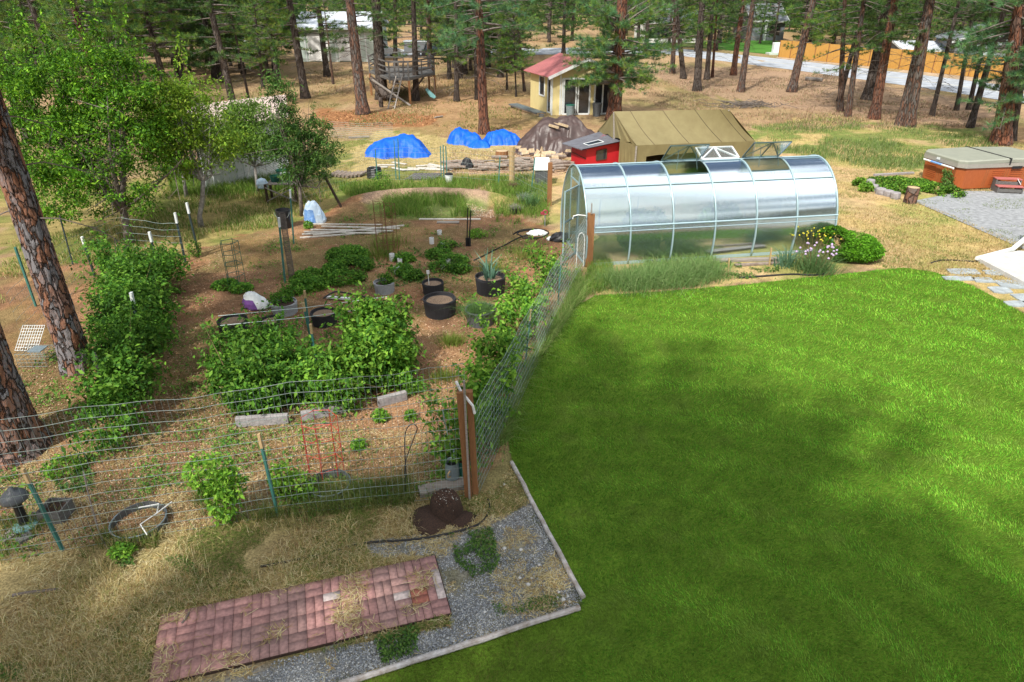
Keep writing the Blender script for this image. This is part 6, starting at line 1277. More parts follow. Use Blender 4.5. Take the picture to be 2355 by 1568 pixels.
for i in range(9): 
    x = 945+i*7.5; p = G(x, 412); b = MB(); b.beam(p+Vector((-.15, -.25, .06)), p+Vector((.15, .5, .12)), .10, .03); tag(b.build('scrap_board', M['wood_grey']), 'grey slat of the flattened pallet before the green post trio', 'board', 'slats of the flattened pallet')
for i in range(8):
    p = G(770+i*9, 408-abs(i-4)); b = MB(); b.tube([p+Vector((-.1, -.2, .08)), p+Vector((.12, .25, .12))], .07, 7); tag(b.build('branch_log', M['firebark']), 'short pale log in the row right of the peach tree', 'log', 'short logs right of the peach tree')
for i in range(700):
    pass
Pb = sample_plate([(1040, 345), (1300, 350), (1305, 400), (1130, 400), (1030, 398)], 2600, 55); stuffmesh('bark_scraps', [leaf_cloud(z3(Pb)+np.array((0, 0, .015)), .11, r0, [(.42, .28, .2), (.55, .42, .3), (.24, .14, .1), (.3, .2, .14)], 1.6, .4)], M['chip'], 'scraps of bark and wood round the firewood')
Pb = sample_plate([(735, 256), (1000, 266), (1010, 290), (745, 288)], 2000, 56); stuffmesh('orange_bark', [leaf_cloud(z3(Pb)+np.array((0, 0, .015)), .12, r0, [(.4, .2, .09), (.5, .26, .12), (.25, .12, .07)], 1.6, .5)], M['chip'], 'orange bark litter below the grey pine')
p = G(1154, 363); h = HT(343, p)*.85; t = thing('sawn_stump', 'upright sawn round of pine with a pale top behind the round post', 'stump', p); b = MB(); b.lathe([(.29, 0), (.28, h)], p, 16, cap=False, wob=.02); b.build('bark', M['wood_post'], t); b = MB(); b.lathe([(.275, h-.01), (.001, h+.003)], p, 16, cap=False); b.build('cut_face', M['log_end'], t)
t = sack('lumpy black plastic bag in the branch logs', 1074, 389, 28, 22, 'black_plastic', seed=9)
# ------------------------------------------------------------ red hen house
F0 = G(1347, 392); F1 = G(1428, 386); BL = G(1313, 377); t = thing('hen_house', 'small red hen house with a sloping grey corrugated roof', 'hen house', F0)
BR = F1+(BL-F0); hl = HT(343, F0); hr = HT(322, F1); hbl = HT(333, BL); hbr = hr+.12; dd = (F1-F0)
b = MB(); b.add([F0, F1, up(F1, hr), up(F0, hl)]+[BL, BR, up(BR, hbr), up(BL, hbl)], [(0, 1, 2, 3), (1, 5, 6, 2), (5, 4, 7, 6), (4, 0, 3, 7), (3, 2, 6, 7)]); b.build('wall', M['red_paint'], t)
b = MB(); n = 22; P = []; fs = []; ov = .22; u0 = (F0-F1).normalized(); v0 = (F0-BL).normalized()
c00 = up(F0, hl)+u0*.32+v0*ov; c10 = up(F1, hr)-u0*.1+v0*ov; c01 = up(BL, hbl)+u0*.32-v0*ov; c11 = up(BR, hbr)-u0*.1-v0*ov
for k in range(n+1):
    s = k/n; z = .03 if k % 2 else .055; a = c00.lerp(c01, s); c = c10.lerp(c11, s); P += [a+Vector((0, 0, z)), c+Vector((0, 0, z)), a+Vector((0, 0, z-.03)), c+Vector((0, 0, z-.03))]
for k in range(n): q = k*4; fs += [(q, q+1, q+5, q+4), (q+2, q+6, q+7, q+3), (q, q+4, q+6, q+2), (q+1, q+3, q+7, q+5)]
b.add(P, fs); b.build('roof', M['roof_grey'], t)
fz = lambda s, r: (up(F0, 0).lerp(up(F1, 0), s)-v0*-.015)+Vector((0, 0, r*(hl+(hr-hl)*s)))
b = MB(); q = [fz(.28, .42), fz(.55, .42), fz(.55, .82), fz(.28, .82)]
for k in range(4): b.beam(q[k], q[(k+1) % 4], .05, .03)
wo_ = b.build('window', M['wood_dark'], t); b = MB(); b.add([p_+v0*.004 for p_ in q], [(0, 1, 2, 3)]); b.build('pane', M['glass_dark'], wo_)
sk = lambda s, r: c00.lerp(c10, s).lerp(c01.lerp(c11, s), r)+Vector((0, 0, .075)); b = MB(); q = [sk(.22, .18), sk(.55, .18), sk(.55, .42), sk(.22, .42)]
for k in range(4): b.beam(q[k], q[(k+1) % 4], .035, .02)
so_ = b.build('skylight', M['white_paint'], t); b = MB(); b.add([p_ for p_ in q], [(0, 1, 2, 3)]); b.build('pane', M['glass_dark'], so_)
b = MB(); q = up(F0, 0); b.beam(up(F0, hl*.55)+u0*.0, up(BL, hbl*.65), .02, .03); b.build('batten', M['wood_dark'], t)
q0 = F1+Vector((.1, .1, 0)); wire_fence('wire_pen', 'wire netting pen between the hen house and the canvas shelter', [q0, q0+Vector((.9, 0, 0))], [1.0, 1.0], 9, .1, .006, (), 0, 'wire')
# ------------------------------------------------------------ canvas shelter
TL = G(1458, 405); TR = G(1729, 370); t = thing('canvas_shelter', 'olive canvas ridge tent with rolled side flaps behind the greenhouse', 'tent', TL)
eL = HT(334, TL); eR = HT(324, TR); RL = G(1412, 256, 2.22); RR = G(1676, 251, 2.22)
EL, ER = up(TL, eL), up(TR, eR); BLe = G(1374, 297, eL+.1); BLt = up(BLe, 0); BRt = TR+(BLt-TL)
def sheetgrid(a, b_, c, d, nx, ny, sag, seed=0, fold=0):
    "a-b lower edge, d-c upper edge"
    P = []; fs = []
    for j in range(ny+1):
        for i in range(nx+1):
            s, r = i/nx, j/ny; p = a.lerp(b_, s).lerp(d.lerp(c, s), r); seam = abs(math.sin(math.pi*s*4.3+.35)); p = p+Vector((0, 0, -sag*math.sin(math.pi*r)*(.35+.65*seam)+fold*math.sin(s*23+r*2+seed)*(1-r))); p.y += fold*1.2*math.sin(s*31+seed)*(1-r); P.append(p)
    for j in range(ny):
        for i in range(nx): q = j*(nx+1)+i; fs.append((q, q+1, q+nx+2, q+nx+1))
    return P, fs
b = MB(); b.add(*sheetgrid(EL, ER, RR, RL, 48, 12, .10)); b.add(*sheetgrid(up(BLt, eL), up(BRt, eR), RR, RL, 24, 8, .08)); b.build('roof_sheet', M['canvas'], t, smooth=True)
for s in (.14, .42, .70, .92):
    b = MB(); P = []
    for j in range(9): r = j/8; seam = abs(math.sin(math.pi*s*4.3+.35)); P.append(EL.lerp(ER, s).lerp(RL.lerp(RR, s), r)+Vector((0, 0, -.10*math.sin(math.pi*r)*(.35+.65*seam)+.008)))
    b.tube(P, .010, 4); b.build('seam', M['wood_dark'], t)
b = MB(); P, fs = sheetgrid(up(TL, .02), up(TR, .02), ER, EL, 60, 8, 0, 2, .04); cut = [f_ for f_ in fs if not (.08 < (f_[0] % 61)/60 < .5 and f_[0]//61 < 5)]; b.add(P, cut)
b.add(*sheetgrid(up(BLt, .02), up(BRt, .02), up(BRt, eR), up(BLt, eL), 30, 4, 0, 3, .03)); b.build('side_flap', M['canvas'], t, smooth=True)
b = MB(); b.add(*sheetgrid(EL, up(BLt, eL), RL.lerp(up(BLt, eL), .03), RL, 14, 8, 0, 4, .05)); b.build('gable_flap', M['canvas'], t); b = MB(); b.add(*sheetgrid(TL+Vector((.1, 0, .02)), TL.lerp(BLt, .4)+Vector((0, 0, .02)), EL.lerp(up(BLt, eL), .4), EL, 14, 8, 0, 4, .05)); b.build('end_flap', M['canvas'], t); b = MB(); b.add([up(TR, .02), up(BRt, .02), up(BRt, eR), RR, ER], [(0, 1, 2, 3, 4)]); b.build('end_flap', M['canvas'], t)
b = MB()
for p_, q_ in ((TL, EL), (TR, ER), (up((TL+BLt)/2, 0), RL), (up((TR+BRt)/2, 0), RR)): b.beam(p_, q_-Vector((0, 0, .03)), .06, up=(0, 1, 0))
b.build('pole', M['wood'], t)
# ------------------------------------------------------------ cabin
K0 = G(1268, 265); th = math.radians(13); fx = Vector((math.cos(th), math.sin(th)*.35, 0)).normalized(); dx_ = Vector((-math.sin(th)*1.5, math.cos(th), 0)).normalized()
KW, KD, KH = 3.85, 3.6, HT(172, K0); t = thing('cabin', 'pale yellow cabin with a red metal roof and white glazed doors', 'cabin', K0)
def K(s, d, z): return K0+fx*s+dx_*d+Vector((0, 0, z))
b = MB(); AP = .85; b.add([K(0, 0, 0), K(KW, 0, 0), K(KW, 0, KH), K(KW/2, 0, KH+AP), K(0, 0, KH), K(0, KD, 0), K(KW, KD, 0), K(KW, KD, KH), K(KW/2, KD, KH+AP), K(0, KD, KH)], [(0, 1, 2, 3, 4), (0, 4, 9, 5), (1, 6, 7, 2), (5, 9, 8, 7, 6)]); b.build('wall', M['cream'], t)
ov = .35; rf2 = KH-ov*AP/(KW/2)
for s0_, s1_ in ((-ov, KW/2), (KW+ov, KW/2)):
    b = MB(); P = []; fs = []; n = 26
    for k in range(n+1):
        d = -.35+(KD+.65)*k/n; z = .05 if k % 2 else .075; P += [K(s0_, d, rf2+z), K(s1_, d, KH+AP+z), K(s0_, d, rf2+z-.03), K(s1_, d, KH+AP+z-.03)]
    for k in range(n): q = k*4; fs += [(q, q+1, q+5, q+4), (q+2, q+6, q+7, q+3), (q, q+4, q+6, q+2)]
    b.add(P, fs); b.build('roof', M['roof_red'], t)
    b = MB(); b.beam(K(s0_, -.37, rf2), K(s1_, -.37, KH+AP), .04, .16); b.build('fascia', M['white_paint'], t)
def opening(pts, nrm, frame=.07, name='window', mull=(), lab=None, fm='white_paint'):
    b = MB()
    for k in range(4): b.beam(pts[k]+nrm*.02, pts[(k+1) % 4]+nrm*.02, frame, .05, up=nrm)
    for m_ in mull: b.beam(pts[0].lerp(pts[1], m_)+nrm*.024, pts[3].lerp(pts[2], m_)+nrm*.024, frame*.8, .05, up=nrm)
    o = b.build(name, M[fm], t); b = MB(); b.add([p_+nrm*.008 for p_ in pts], [(0, 1, 2, 3)]); b.build('pane', M['glass_dark'], o); return o
nL = -fx; nF = -dx_
opening([K(0, 1.15, .95), K(0, 2.0, .95), K(0, 2.0, 2.05), K(0, 1.15, 2.05)], nL)
opening([K(0, .12, .12), K(0, .62, .12), K(0, .62, 2.05), K(0, .12, 2.05)], nL)
opening([K(.62, 0, .06), K(2.25, 0, .06), K(2.25, 0, 2.05), K(.62, 0, 2.05)], nF, .09, 'door', (.06, .5, .58))
opening([K(2.55, 0, .06), K(3.5, 0, .06), K(3.5, 0, 2.05), K(2.55, 0, 2.05)], nF, .09, 'door', (.5,))
b = MB()
for s in (0, .5, KW): b = MB(); b.beam(K(s, -.015, 0), K(s, -.015, KH), .09, .03, up=nF); b.build('corner_trim', M['white_paint'], t)
b = MB(); b.add([K(.03, -.006, KH+.02), K(KW-.03, -.006, KH+.02), K(KW/2, -.006, KH+AP-.04)], [(0, 1, 2)]); b.build('gable_panel', M['cream_front'], t)
# things round the cabin
bucket('grey dustbin standing before the right cabin door', G(1372, 267), .27, .72, 'grey_plastic', 'grey_plastic', 'dustbin', False, .8, cat='dustbin')
bucket('galvanised bin partly hidden by pine boughs at the cabin door', G(1311, 267), .25, .62, 'galv', 'green_plastic', 'dustbin', False, .85, cat='dustbin')
p = G(1180, 246); q = G(1245, 268); t = thing('lattice_panel', 'silvery slatted panel lying on blocks beside the cabin', 'panel', (p+q)/2); b = MB(); d = (q-p).normalized(); n = Vector((-d.y, d.x, 0)); L_ = (q-p).length
for k in range(18): c = p+d*(L_*(k+.5)/18)+Vector((0, 0, .22)); b.beam(c-n*.3, c+n*.3, .07, .03)
b.build('slats', M['galv'], t); b = MB(); b.beam(p-n*.3+Vector((0, 0, .18)), q-n*.3+Vector((0, 0, .18)), .05, .08); b.beam(p+n*.3+Vector((0, 0, .18)), q+n*.3+Vector((0, 0, .18)), .05, .08); b.box(p+Vector((0, 0, .07)), (.3, .5, .14)); b.box(q+Vector((0, 0, .07)), (.3, .5, .14)); b.build('frame', M['wood_grey'], t)
# ------------------------------------------------------------ white shed
S0 = G(668, 405); t = thing('shed', 'white shed with a tan metal roof hidden behind the fruit trees', 'shed', S0)
sx_ = Vector((-.66, -.72, 0)).normalized(); sd = Vector((-.30, .95, 0)).normalized(); SW_, SD_ = 3.5, 2.5; z0_ = HT(268, S0); z1_ = z0_+.35
def Sh(s, d, z): return S0+sx_*s+sd*d+Vector((0, 0, z))
b = MB(); b.add([Sh(0, 0, 0), Sh(SW_, 0, 0), Sh(SW_, 0, z0_), Sh(0, 0, z0_), Sh(0, SD_, 0), Sh(SW_, SD_, 0), Sh(SW_, SD_, z1_), Sh(0, SD_, z1_)], [(0, 3, 2, 1), (0, 4, 7, 3), (1, 2, 6, 5), (4, 5, 6, 7)]); b.build('wall', M['white_wall'], t)
b = MB()
for k in range(12): b.beam(Sh(SW_*k/11.5+.05, -.012, 0), Sh(SW_*k/11.5+.05, -.012, z0_), .03, .015, up=(0, 1, 0))
b.build('battens', M['white_paint'], t)
b = MB(); P = []; fs = []; n = 30
for k in range(n+1):
    s = -.3+(SW_+.6)*k/n; z = .04 if k % 2 else .065; P += [Sh(s, -.35, z0_+z-.04), Sh(s, SD_+.3, z1_+z+.04), Sh(s, -.35, z0_+z-.08), Sh(s, SD_+.3, z1_+z)]
for k in range(n): q = k*4; fs += [(q, q+1, q+5, q+4), (q+2, q+6, q+7, q+3), (q, q+4, q+6, q+2)]
b.add(P, fs); b.build('roof', M['roof_tan'], t)
roundpost('round brown post at the left end of the white shed', 512, 412, 330, .13, 'wood_post')
roundpost('grey trunk-like post beside the brown one at the shed', 530, 405, 320, .13, 'bark_pale')
# ------------------------------------------------------------ tree house platform
zF = 1.62; t = thing('tree_house', 'dark weathered tree house deck with railings on posts round a pine', 'tree house', G(925, 240))
cr = [G(x, y, zF) for x, y in ((850, 163), (896, 180), (940, 180), (999, 167), (985, 153), (872, 152))]
b = MB(); b.slab([p+Vector((0, 0, .0)) for p in cr], .14); b.build('deck', M['wood_grey'], t)
for i in range(6):
    p_, q_ = cr[i], cr[(i+1) % 6]
    b = MB(); b.beam(p_+Vector((0, 0, -.3)), p_+Vector((0, 0, 1.05)), .09, .09, up=(0, 1, 0)); b.build('rail_post', M['wood_grey'], t)
    m_ = p_.lerp(q_, .5); b = MB(); b.beam(m_, m_+Vector((0, 0, 1.0)), .07, .07, up=(0, 1, 0)); b.build('rail_post', M['wood_grey'], t)
    b = MB()
    for z in (.35, .65, .97): b.beam(p_+Vector((0, 0, z)), q_+Vector((0, 0, z)), .04, .08)
    if i == 1: b.beam(p_.lerp(q_, .3)+Vector((0, -.02, .1)), p_.lerp(q_, .3)+Vector((0, -.02, .9)), .1, .04, up=(0, 1, 0)); b.beam(p_.lerp(q_, .75)+Vector((0, -.02, .1)), p_.lerp(q_, .75)+Vector((0, -.02, .9)), .1, .04, up=(0, 1, 0))
    b.build('railing', M['wood_grey'], t)
for i in (0, 2, 3, 4): 
    b = MB(); b.beam(up(cr[i], 0), cr[i]-Vector((0, 0, .14)), .13, .13, up=(0, 1, 0)); b.build('post', M['wood_post'], t)
b = MB(); b.beam(up(cr[2], zF*.35), cr[3].lerp(cr[2], .45)-Vector((0, 0, .15)), .1, .06); b.beam(up(cr[2], .9), cr[1].lerp(cr[2], .3)-Vector((0, 0, .15)), .08, .06); b.beam(cr[0]-Vector((0, 0, .3)), up(cr[5].lerp(cr[2], .6), .1), .1, .08); b.build('brace', M['wood_dark'], t)
p, q = G(897, 250), None; t = thing('ladder', 'wooden ladder leaning on the front of the tree house', 'ladder', p); a0_, a1_ = G(892, 250), G(907, 251); c0_, c1_ = AT(911, 175, cr[1].y-.05), AT(925, 175, cr[1].y-.05); b = MB()
b.beam(a0_, c0_, .07, .05); b.beam(a1_, c1_, .07, .05); b.build('rails', M['wood'], t); b = MB()
for k in range(7): s = (k+.6)/7.2; b = MB(); b.beam(a0_.lerp(c0_, s), a1_.lerp(c1_, s), .05, .04); b.build('rung', M['wood'], t)
p = G(944, 243); b = MB(); b.tube([p, p.lerp(AT(856, 183, p.y+.5), .5), AT(856, 183, p.y+.5)], .07, 7); tag(b.build('leaning_pole', M['wood']), 'long grey pole propped against the left of the tree house', 'pole')
p = G(884, 232); t = thing('dead_tree', 'dark crooked trunk leaning up to the left end of the tree house', 'trunk', p); b = MB(); b.tube([p+Vector((.5, 0, .15)), p+Vector((0, 0, .5)), AT(864, 196, p.y), AT(851, 178, p.y)], [.38, .34, .22, .13], 10); b.build('trunk', M['bark_dark'], t, smooth=True)
roundpost('short dark stump in front of the tree house', 877, 246, 224, .14, 'bark_dark', 'stump')
p = G(995, 232); t = thing('swing_seat', 'small teal plastic swing seat under the right end of the tree house', 'swing', p); b = MB(); b.add([p+Vector(v) for v in ((-.45, 0, .75), (-.1, -.15, .3), (.15, -.15, .2), (.25, .2, .25), (-.35, .25, .8))], [(0, 1, 4), (1, 2, 3, 4)]); m_ = b.build('seat', M['teal'], t); mo = m_.modifiers.new('s', 'SOLIDIFY'); mo.thickness = .05
b = MB(); b.tube([p+Vector((-.3, .1, .7)), up(p+Vector((-.3, .1, 0)), 1.5)], .012, 4); b.tube([p+Vector((.2, .1, .25)), up(p+Vector((.15, .1, 0)), 1.5)], .012, 4); b.build('ropes', M['wood'], t)
# ------------------------------------------------------------ hot tub corner
T0 = G(2196, 439); T1 = G(2109, 408); uL = (T1-T0); tw_ = 2.15; uL.normalize(); uR = Vector((uL.y, -uL.x, 0)); uR = uR if uR.x > 0 else -uR
XR = .8; TC = T0+uL*tw_/2+uR*(tw_/2+XR); t = thing('hot_tub', 'square hot tub with orange-brown slatted cabinet and grey-green folding cover', 'hot tub', TC); hC = HT(381, T0)
def octo(r, c, z, flare=0):
    r = r+flare; pts = [(-r, -r+c), (-r+c, -r), (r-c, -r), (r, -r+c), (r, r-c), (r-c, r), (-r+c, r), (-r, r-c)]
    return [TC+uL*a+uR*(b_+math.copysign(XR, b_))+Vector((0, 0, z)) for a, b_ in pts]
R_ = tw_/2; b = MB(); lo, hi = octo(R_-.06, .22, .05), octo(R_, .22, hC); b.add(lo+hi, [tuple(range(8)), tuple(range(15, 7, -1))]+[(i, (i+1) % 8, 8+(i+1) % 8, 8+i) for i in range(8)]); b.build('cabinet', M['tub'], t)
b = MB(); b.add(octo(R_-.12, .2, 0)+octo(R_-.12, .2, .07), [(i, (i+1) % 8, 8+(i+1) % 8, 8+i) for i in range(8)]); b.build('plinth', M['strap'], t)
# louvred panels and grooves on the two seen sides (pieces proud of the cabinet)
cn_ = {'L': (-uR, uL), 'F': (-uL, uR)}
for nrm, al in (( -uR, uL), (-uL, uR)):
    for c in (-.42, .42) if nrm == -uR else (-.3, .45):
        b = MB()
        for k in range(8): z = .2+k*.07; e = R_-.06+.06*(z/hC)+.004; q = TC+nrm*(e+(XR if nrm == -uR else 0))+al*c+Vector((0, 0, z)); b.beam(q-al*.24, q+al*.24, .018, .03)
        b.build('louvre', M['tub'], t)
    for c in (-.8, -.72, -.1, 0, .1, .74, .82):
        b = MB(); q0_ = TC+nrm*(R_-.057+(XR if nrm == -uR else 0))+al*c; b.beam(up(q0_, .08), up(q0_+nrm*.058, hC-.02), .012, .008); b.build('groove', M['wood_post'], t)
def cover(s0, s1, nm):
    ch = .22; r = R_+.03; P = []
    def poly(z, ins): 
        a = [(-r+ins, -r+ch), (-r+ch, -r+ins)] if s0 < 0 else [(0.02, -r+ins)]
        pts = ([(-r+ins, -r+ch), (-r+ch, -r+ins), (-.015, -r+ins), (-.015, r-ins), (-r+ch, r-ins), (-r+ins, r-ch)] if s0 < 0 else [(.015, -r+ins), (r-ch, -r+ins), (r-ins, -r+ch), (r-ins, r-ch), (r-ch, r-ins), (.015, r-ins)])
        return [TC+uR*(a_+(math.copysign(XR, a_) if abs(a_) > .05 else 0))+uL*b_+Vector((0, 0, z+.05*(1-abs(a_)/r))) for a_, b_ in pts]
    b = MB(); A, B_, C_ = poly(hC+.01, .0), poly(hC+.12, .0), poly(hC+.155, .06); n = 6
    b.add(A+B_+C_, [tuple(range(n-1, -1, -1))]+[(i, (i+1) % n, n+(i+1) % n, n+i) for i in range(n)]+[(n+i, n+(i+1) % n, 2*n+(i+1) % n, 2*n+i) for i in range(n)]+[tuple(range(2*n, 3*n))]); return b.build(nm, M['vinyl'], t)
cover(-1, 0, 'cover'); cover(0, 1, 'cover')
b = MB(); A, B_ = octo(R_+.045, .22, hC-.10), octo(R_+.045, .22, hC+.05); b.add(A+B_, [(i, (i+1) % 8, 8+(i+1) % 8, 8+i) for i in range(8)]); b.build('cover_skirt', M['vinyl_side'], t)
b = MB(); c0 = TC-uL*(R_+.06)+Vector((0, 0, hC+.21)); c1 = TC+uL*(R_+.06)+Vector((0, 0, hC+.21)); b.beam(c0, c1, .06, .02); b.beam(c0, c0-Vector((0, 0, .22)), .05, .015); b.build('strap', M['strap'], t)
b = MB(); q = TC-uR*(R_+XR+.13)+Vector((0, 0, hC-.14)); b.tube([q+uL*.75, q-uL*.85], .035, 8); pc = b.build('cover_lifter', M['pvc'], t); b = MB(); b.tube([q+uL*.35, q-uL*.25], .04, 8); b.build('blue_sleeve', M['bluebagprint'], pc)
b = MB(); q = TC-uR*(R_+XR+.06)+uL*.1+Vector((0, 0, hC+.02)); b.box(q, (.02, .16, .08), rz=math.atan2(uL.y, uL.x)-math.pi/2); b.build('tag', M['white_paint'], t)
b = MB(); q = TC-uL*(R_+.055)+uR*.35+Vector((0, 0, hC-.12)); b.beam(q-uR*.2, q+uR*.2, .02, .09); b.build('control_panel', M['strap'], t)
c = T0+uL*.35-uR*.12; shrub('climbing_vine', 'green vine climbing the left side of the hot tub', 'plant', c, [(0, 0, .35, .22, .18, .38), (-.05, .05, .65, .18, .15, .16), (.1, 0, .12, .32, .2, .12)], 1500, .06, [(.10, .2, .04), (.16, .28, .07)], stems=4, seed=301, noise=.3)
# steps
p = G(2285, 440); q = G(2372, 444); t = thing('steps', 'grey plastic two-step stool with red treads before the hot tub', 'steps', p); d = (q-p).normalized(); n = Vector((d.y, -d.x, 0)); n = n if n.y < 0 else -n; w_ = .80
for s in (0, w_): b = MB(); o_ = p+d*s; b.add([o_+d*e+v for e in (-.02, .02) for v in (n*.30, up(n*.30, .24), up(n*0, .24), up(n*0, .45), up(-n*.28, .45), -n*.28)], [(0, 1, 2, 3, 4, 5), (11, 10, 9, 8, 7, 6)]+[(i, 6+i, 6+(i+1) % 6, (i+1) % 6) for i in range(6)]); b.build('side', M['wood_grey'], t)
for (nn, z) in ((.16, .25), (-.14, .46)): b = MB(); c = p+n*nn+Vector((0, 0, z)); b.beam(c-d*.03, c+d*(w_+.03), .30, .03); b.build('tread', M['rubber_red'], t); b = MB(); c = p+n*(nn+.1)+Vector((0, 0, z-.14)); b.beam(c, c+d*w_, .02, .12); b.build('riser', M['wood_grey'], t)
b = MB(); b.beam(p+d*(w_+.01)+up(n*.0, .30), p+d*(w_-.12)+up(-n*.05, .48), .12, .02); tag(b.build('white_card', M['white_paint']), 'small white card leaning on the red-treaded steps', 'card')
# planted border with blocks and stump
c = G(2080, 430); base = c
def bed(label, pts, h, n, size, seed, cols=RBL+RB): 
    w = [G(*q_[:2]) for q_ in pts]; bs = sum(w, Vector((0, 0, 0)))/len(w); return shrub('border_plants', label, 'plant', bs, [(a.x-bs.x, a.y-bs.y, h*.35, q_[2], q_[2]*.8, h*.6) for a, q_ in zip(w, pts)], n, size, cols, stems=0, seed=seed, noise=.3, fs=2.5, flat=.9, wid=.7)
bed('leafy green ground plants filling the stone-edged bed by the hot tub', [(2020, 425, .5), (2060, 425, .6), (2110, 430, .6), (2150, 440, .6), (2185, 450, .5), (2040, 440, .4), (2090, 445, .4)], .35, 9000, .07, 311)
bed('low bright plant clump left of the stone blocks', [(1980, 428, .35), (1990, 440, .3)], .35, 1500, .07, 312, RBL)
for i, (x, y, w_, h_) in enumerate(((2000, 428, .34, .26), (2010, 438, .32, .22), (2024, 446, .38, .22), (2042, 450, .36, .2), (2058, 456, .36, .22))):
    p = G(x, y); b = MB(); b.lathe([(w_*.45, 0), (w_*.5, h_*.3), (w_*.48, h_*.85), (w_*.4, h_)], p, 8, wob=.06); tag(b.build('edging_stone', M['stone']), ('tallest', 'second', 'third', 'fourth', 'lowest and rightmost')[i]+' rough stone block in the row edging the bed by the hot tub', 'stone', 'stone blocks of the bed edging')
p = G(2092, 466); h = HT(430, p); t = thing('stump', 'upright log stump at the corner of the concrete patio', 'stump', p); b = MB(); b.lathe([(.22, 0), (.21, h*.5), (.20, h)], p, 18, cap=False, wob=.03); b.build('bark', M['bark'], t); b = MB(); b.lathe([(.195, h-.012), (.001, h+.003)], p, 16, cap=False); b.build('cut_face', M['log_end'], t)
plank('half buried plank along the back of the stone-edged bed', (2010, 405), (2100, 400), .12, .08, 'stone')
for i, (x, y, tx, ty) in enumerate(((1674, 628, 1677, 594), (1769, 612, 1774, 570))):
    p, q = lean_post(x, y, tx, ty); b = MB(); b.beam(p, q, .05, .03); tag(b.build('wooden_peg', M['wood_tan']), ('left', 'right')[i]+' pale wooden peg in the bed before the greenhouse', 'peg')
p, q = lean_post(1772, 575, 1812, 470); b = MB(); b.tube([p+Vector((0, 0, .2)), p.lerp(q, .5), q], .008, 4); tag(b.build('cane', M['wood_tan']), 'thin bent cane leaning on the greenhouse panes', 'cane')
plank('old red-brown plank at the foot of the greenhouse', (1640, 602), (1790, 598), .16, .07, 'wood')
plank('second old plank below the greenhouse foot', (1690, 612), (1800, 606), .12, .05, 'firebark')
# the house just outside the frame, with its downspout reaching into it
hc_ = G(2470, 640); t = thing('house', 'pale house just beyond the right edge whose shade falls on the patio', 'house', (14.6, 15.6, 0))
b = MB(); b.box((20.1, 9.6, 1.4), (11, 12, 2.8)); b.build('wall', M['white_wall'], t); b = MB(); b.slab([(13.9, 3, 2.75), (26.3, 3, 2.75), (26.3, 9.6, 4.3), (13.9, 9.6, 4.3)], .12); b.slab([(13.9, 9.6, 4.3), (26.3, 9.6, 4.3), (26.3, 16.6, 2.7), (13.9, 16.6, 2.7)], .12); b.build('roof', M['siding_grey'], t)
p0_, p1_, p2_ = G(2243, 604), G(2325, 585), AT(2362, 545, G(2330, 583).y); b = MB(); b.beam(p0_+Vector((0, 0, .12)), p1_+Vector((0, 0, .16)), .09, .08); b.beam(p1_+Vector((-.02, 0, .14)), p2_, .09, .08); b.beam(p2_, p2_+Vector((.1, -.05, 1.6)), .09, .08); b.build('downspout', M['white_paint'], t)
# ------------------------------------------------------------ across the road
def gable(name, label, p0, p1, depth, hw, hr, wall, roof, trim='white_paint', rot=0, ridge_along=True, cat='house'):
    "p0-p1 front foot line; ridge parallel to it (or square to it)"
    t = thing(name, label, cat, p0); a = (p1-p0); L_ = a.length; a.normalize(); n = Vector((-a.y, a.x, 0)); n = n if n.y > 0 else -n
    def Q(s, d, z): return p0+a*s+n*d+Vector((0, 0, z))
    b = MB()
    if ridge_along:
        b.add([Q(0, 0, 0), Q(L_, 0, 0), Q(L_, 0, hw), Q(0, 0, hw), Q(0, depth, 0), Q(L_, depth, 0), Q(L_, depth, hw), Q(0, depth, hw), Q(0, depth/2, hr), Q(L_, depth/2, hr)], [(0, 1, 2, 3), (5, 4, 7, 6), (4, 0, 3, 8, 7), (1, 5, 6, 9, 2)])
        b.build('wall', M[wall], t); b = MB(); k = (hr-hw)/(depth/2)*.5; b.slab([Q(-.4, -.5, hw-k+.06), Q(L_+.4, -.5, hw-k+.06), Q(L_+.4, depth/2, hr+.06), Q(-.4, depth/2, hr+.06)], .05); b.slab([Q(-.4, depth+.5, hw-k+.06), Q(L_+.4, depth+.5, hw-k+.06), Q(L_+.4, depth/2, hr+.06), Q(-.4, depth/2, hr+.06)], .05); b.build('roof', M[roof], t)
        b = MB(); b.beam(Q(-.42, -.52, hw-k), Q(L_+.42, -.52, hw-k), .04, .18); b.beam(Q(-.42, -.5, hw-k), Q(-.42, depth/2, hr), .04, .18); b.beam(Q(L_+.42, -.5, hw-k), Q(L_+.42, depth/2, hr), .04, .18); b.build('fascia', M[trim], t)
    else:
        b.add([Q(0, 0, 0), Q(L_, 0, 0), Q(L_, 0, hw), Q(L_/2, 0, hr), Q(0, 0, hw), Q(0, depth, 0), Q(L_, depth, 0), Q(L_, depth, hw), Q(L_/2, depth, hr), Q(0, depth, hw)], [(0, 1, 2, 3, 4), (0, 4, 9, 5), (1, 6, 7, 2), (5, 9, 8, 7, 6)])
        b.build('wall', M[wall], t); b = MB(); k = (hr-hw)/(L_/2)*.5
        for s_, e_ in ((-.5, L_/2), (L_+.5, L_/2)): b.slab([Q(s_, -.4, hw-k+.06), Q(e_, -.4, hr+.06), Q(e_, depth+.4, hr+.06), Q(s_, depth+.4, hw-k+.06)], .05)
        b.build('roof', M[roof], t); b = MB()
        for s_, e_ in ((-.5, L_/2), (L_+.5, L_/2)): b.beam(Q(s_, -.42, hw-k), Q(e_, -.42, hr), .05, .22)
        b.build('fascia', M[trim], t)
    return t, Q, L_, n
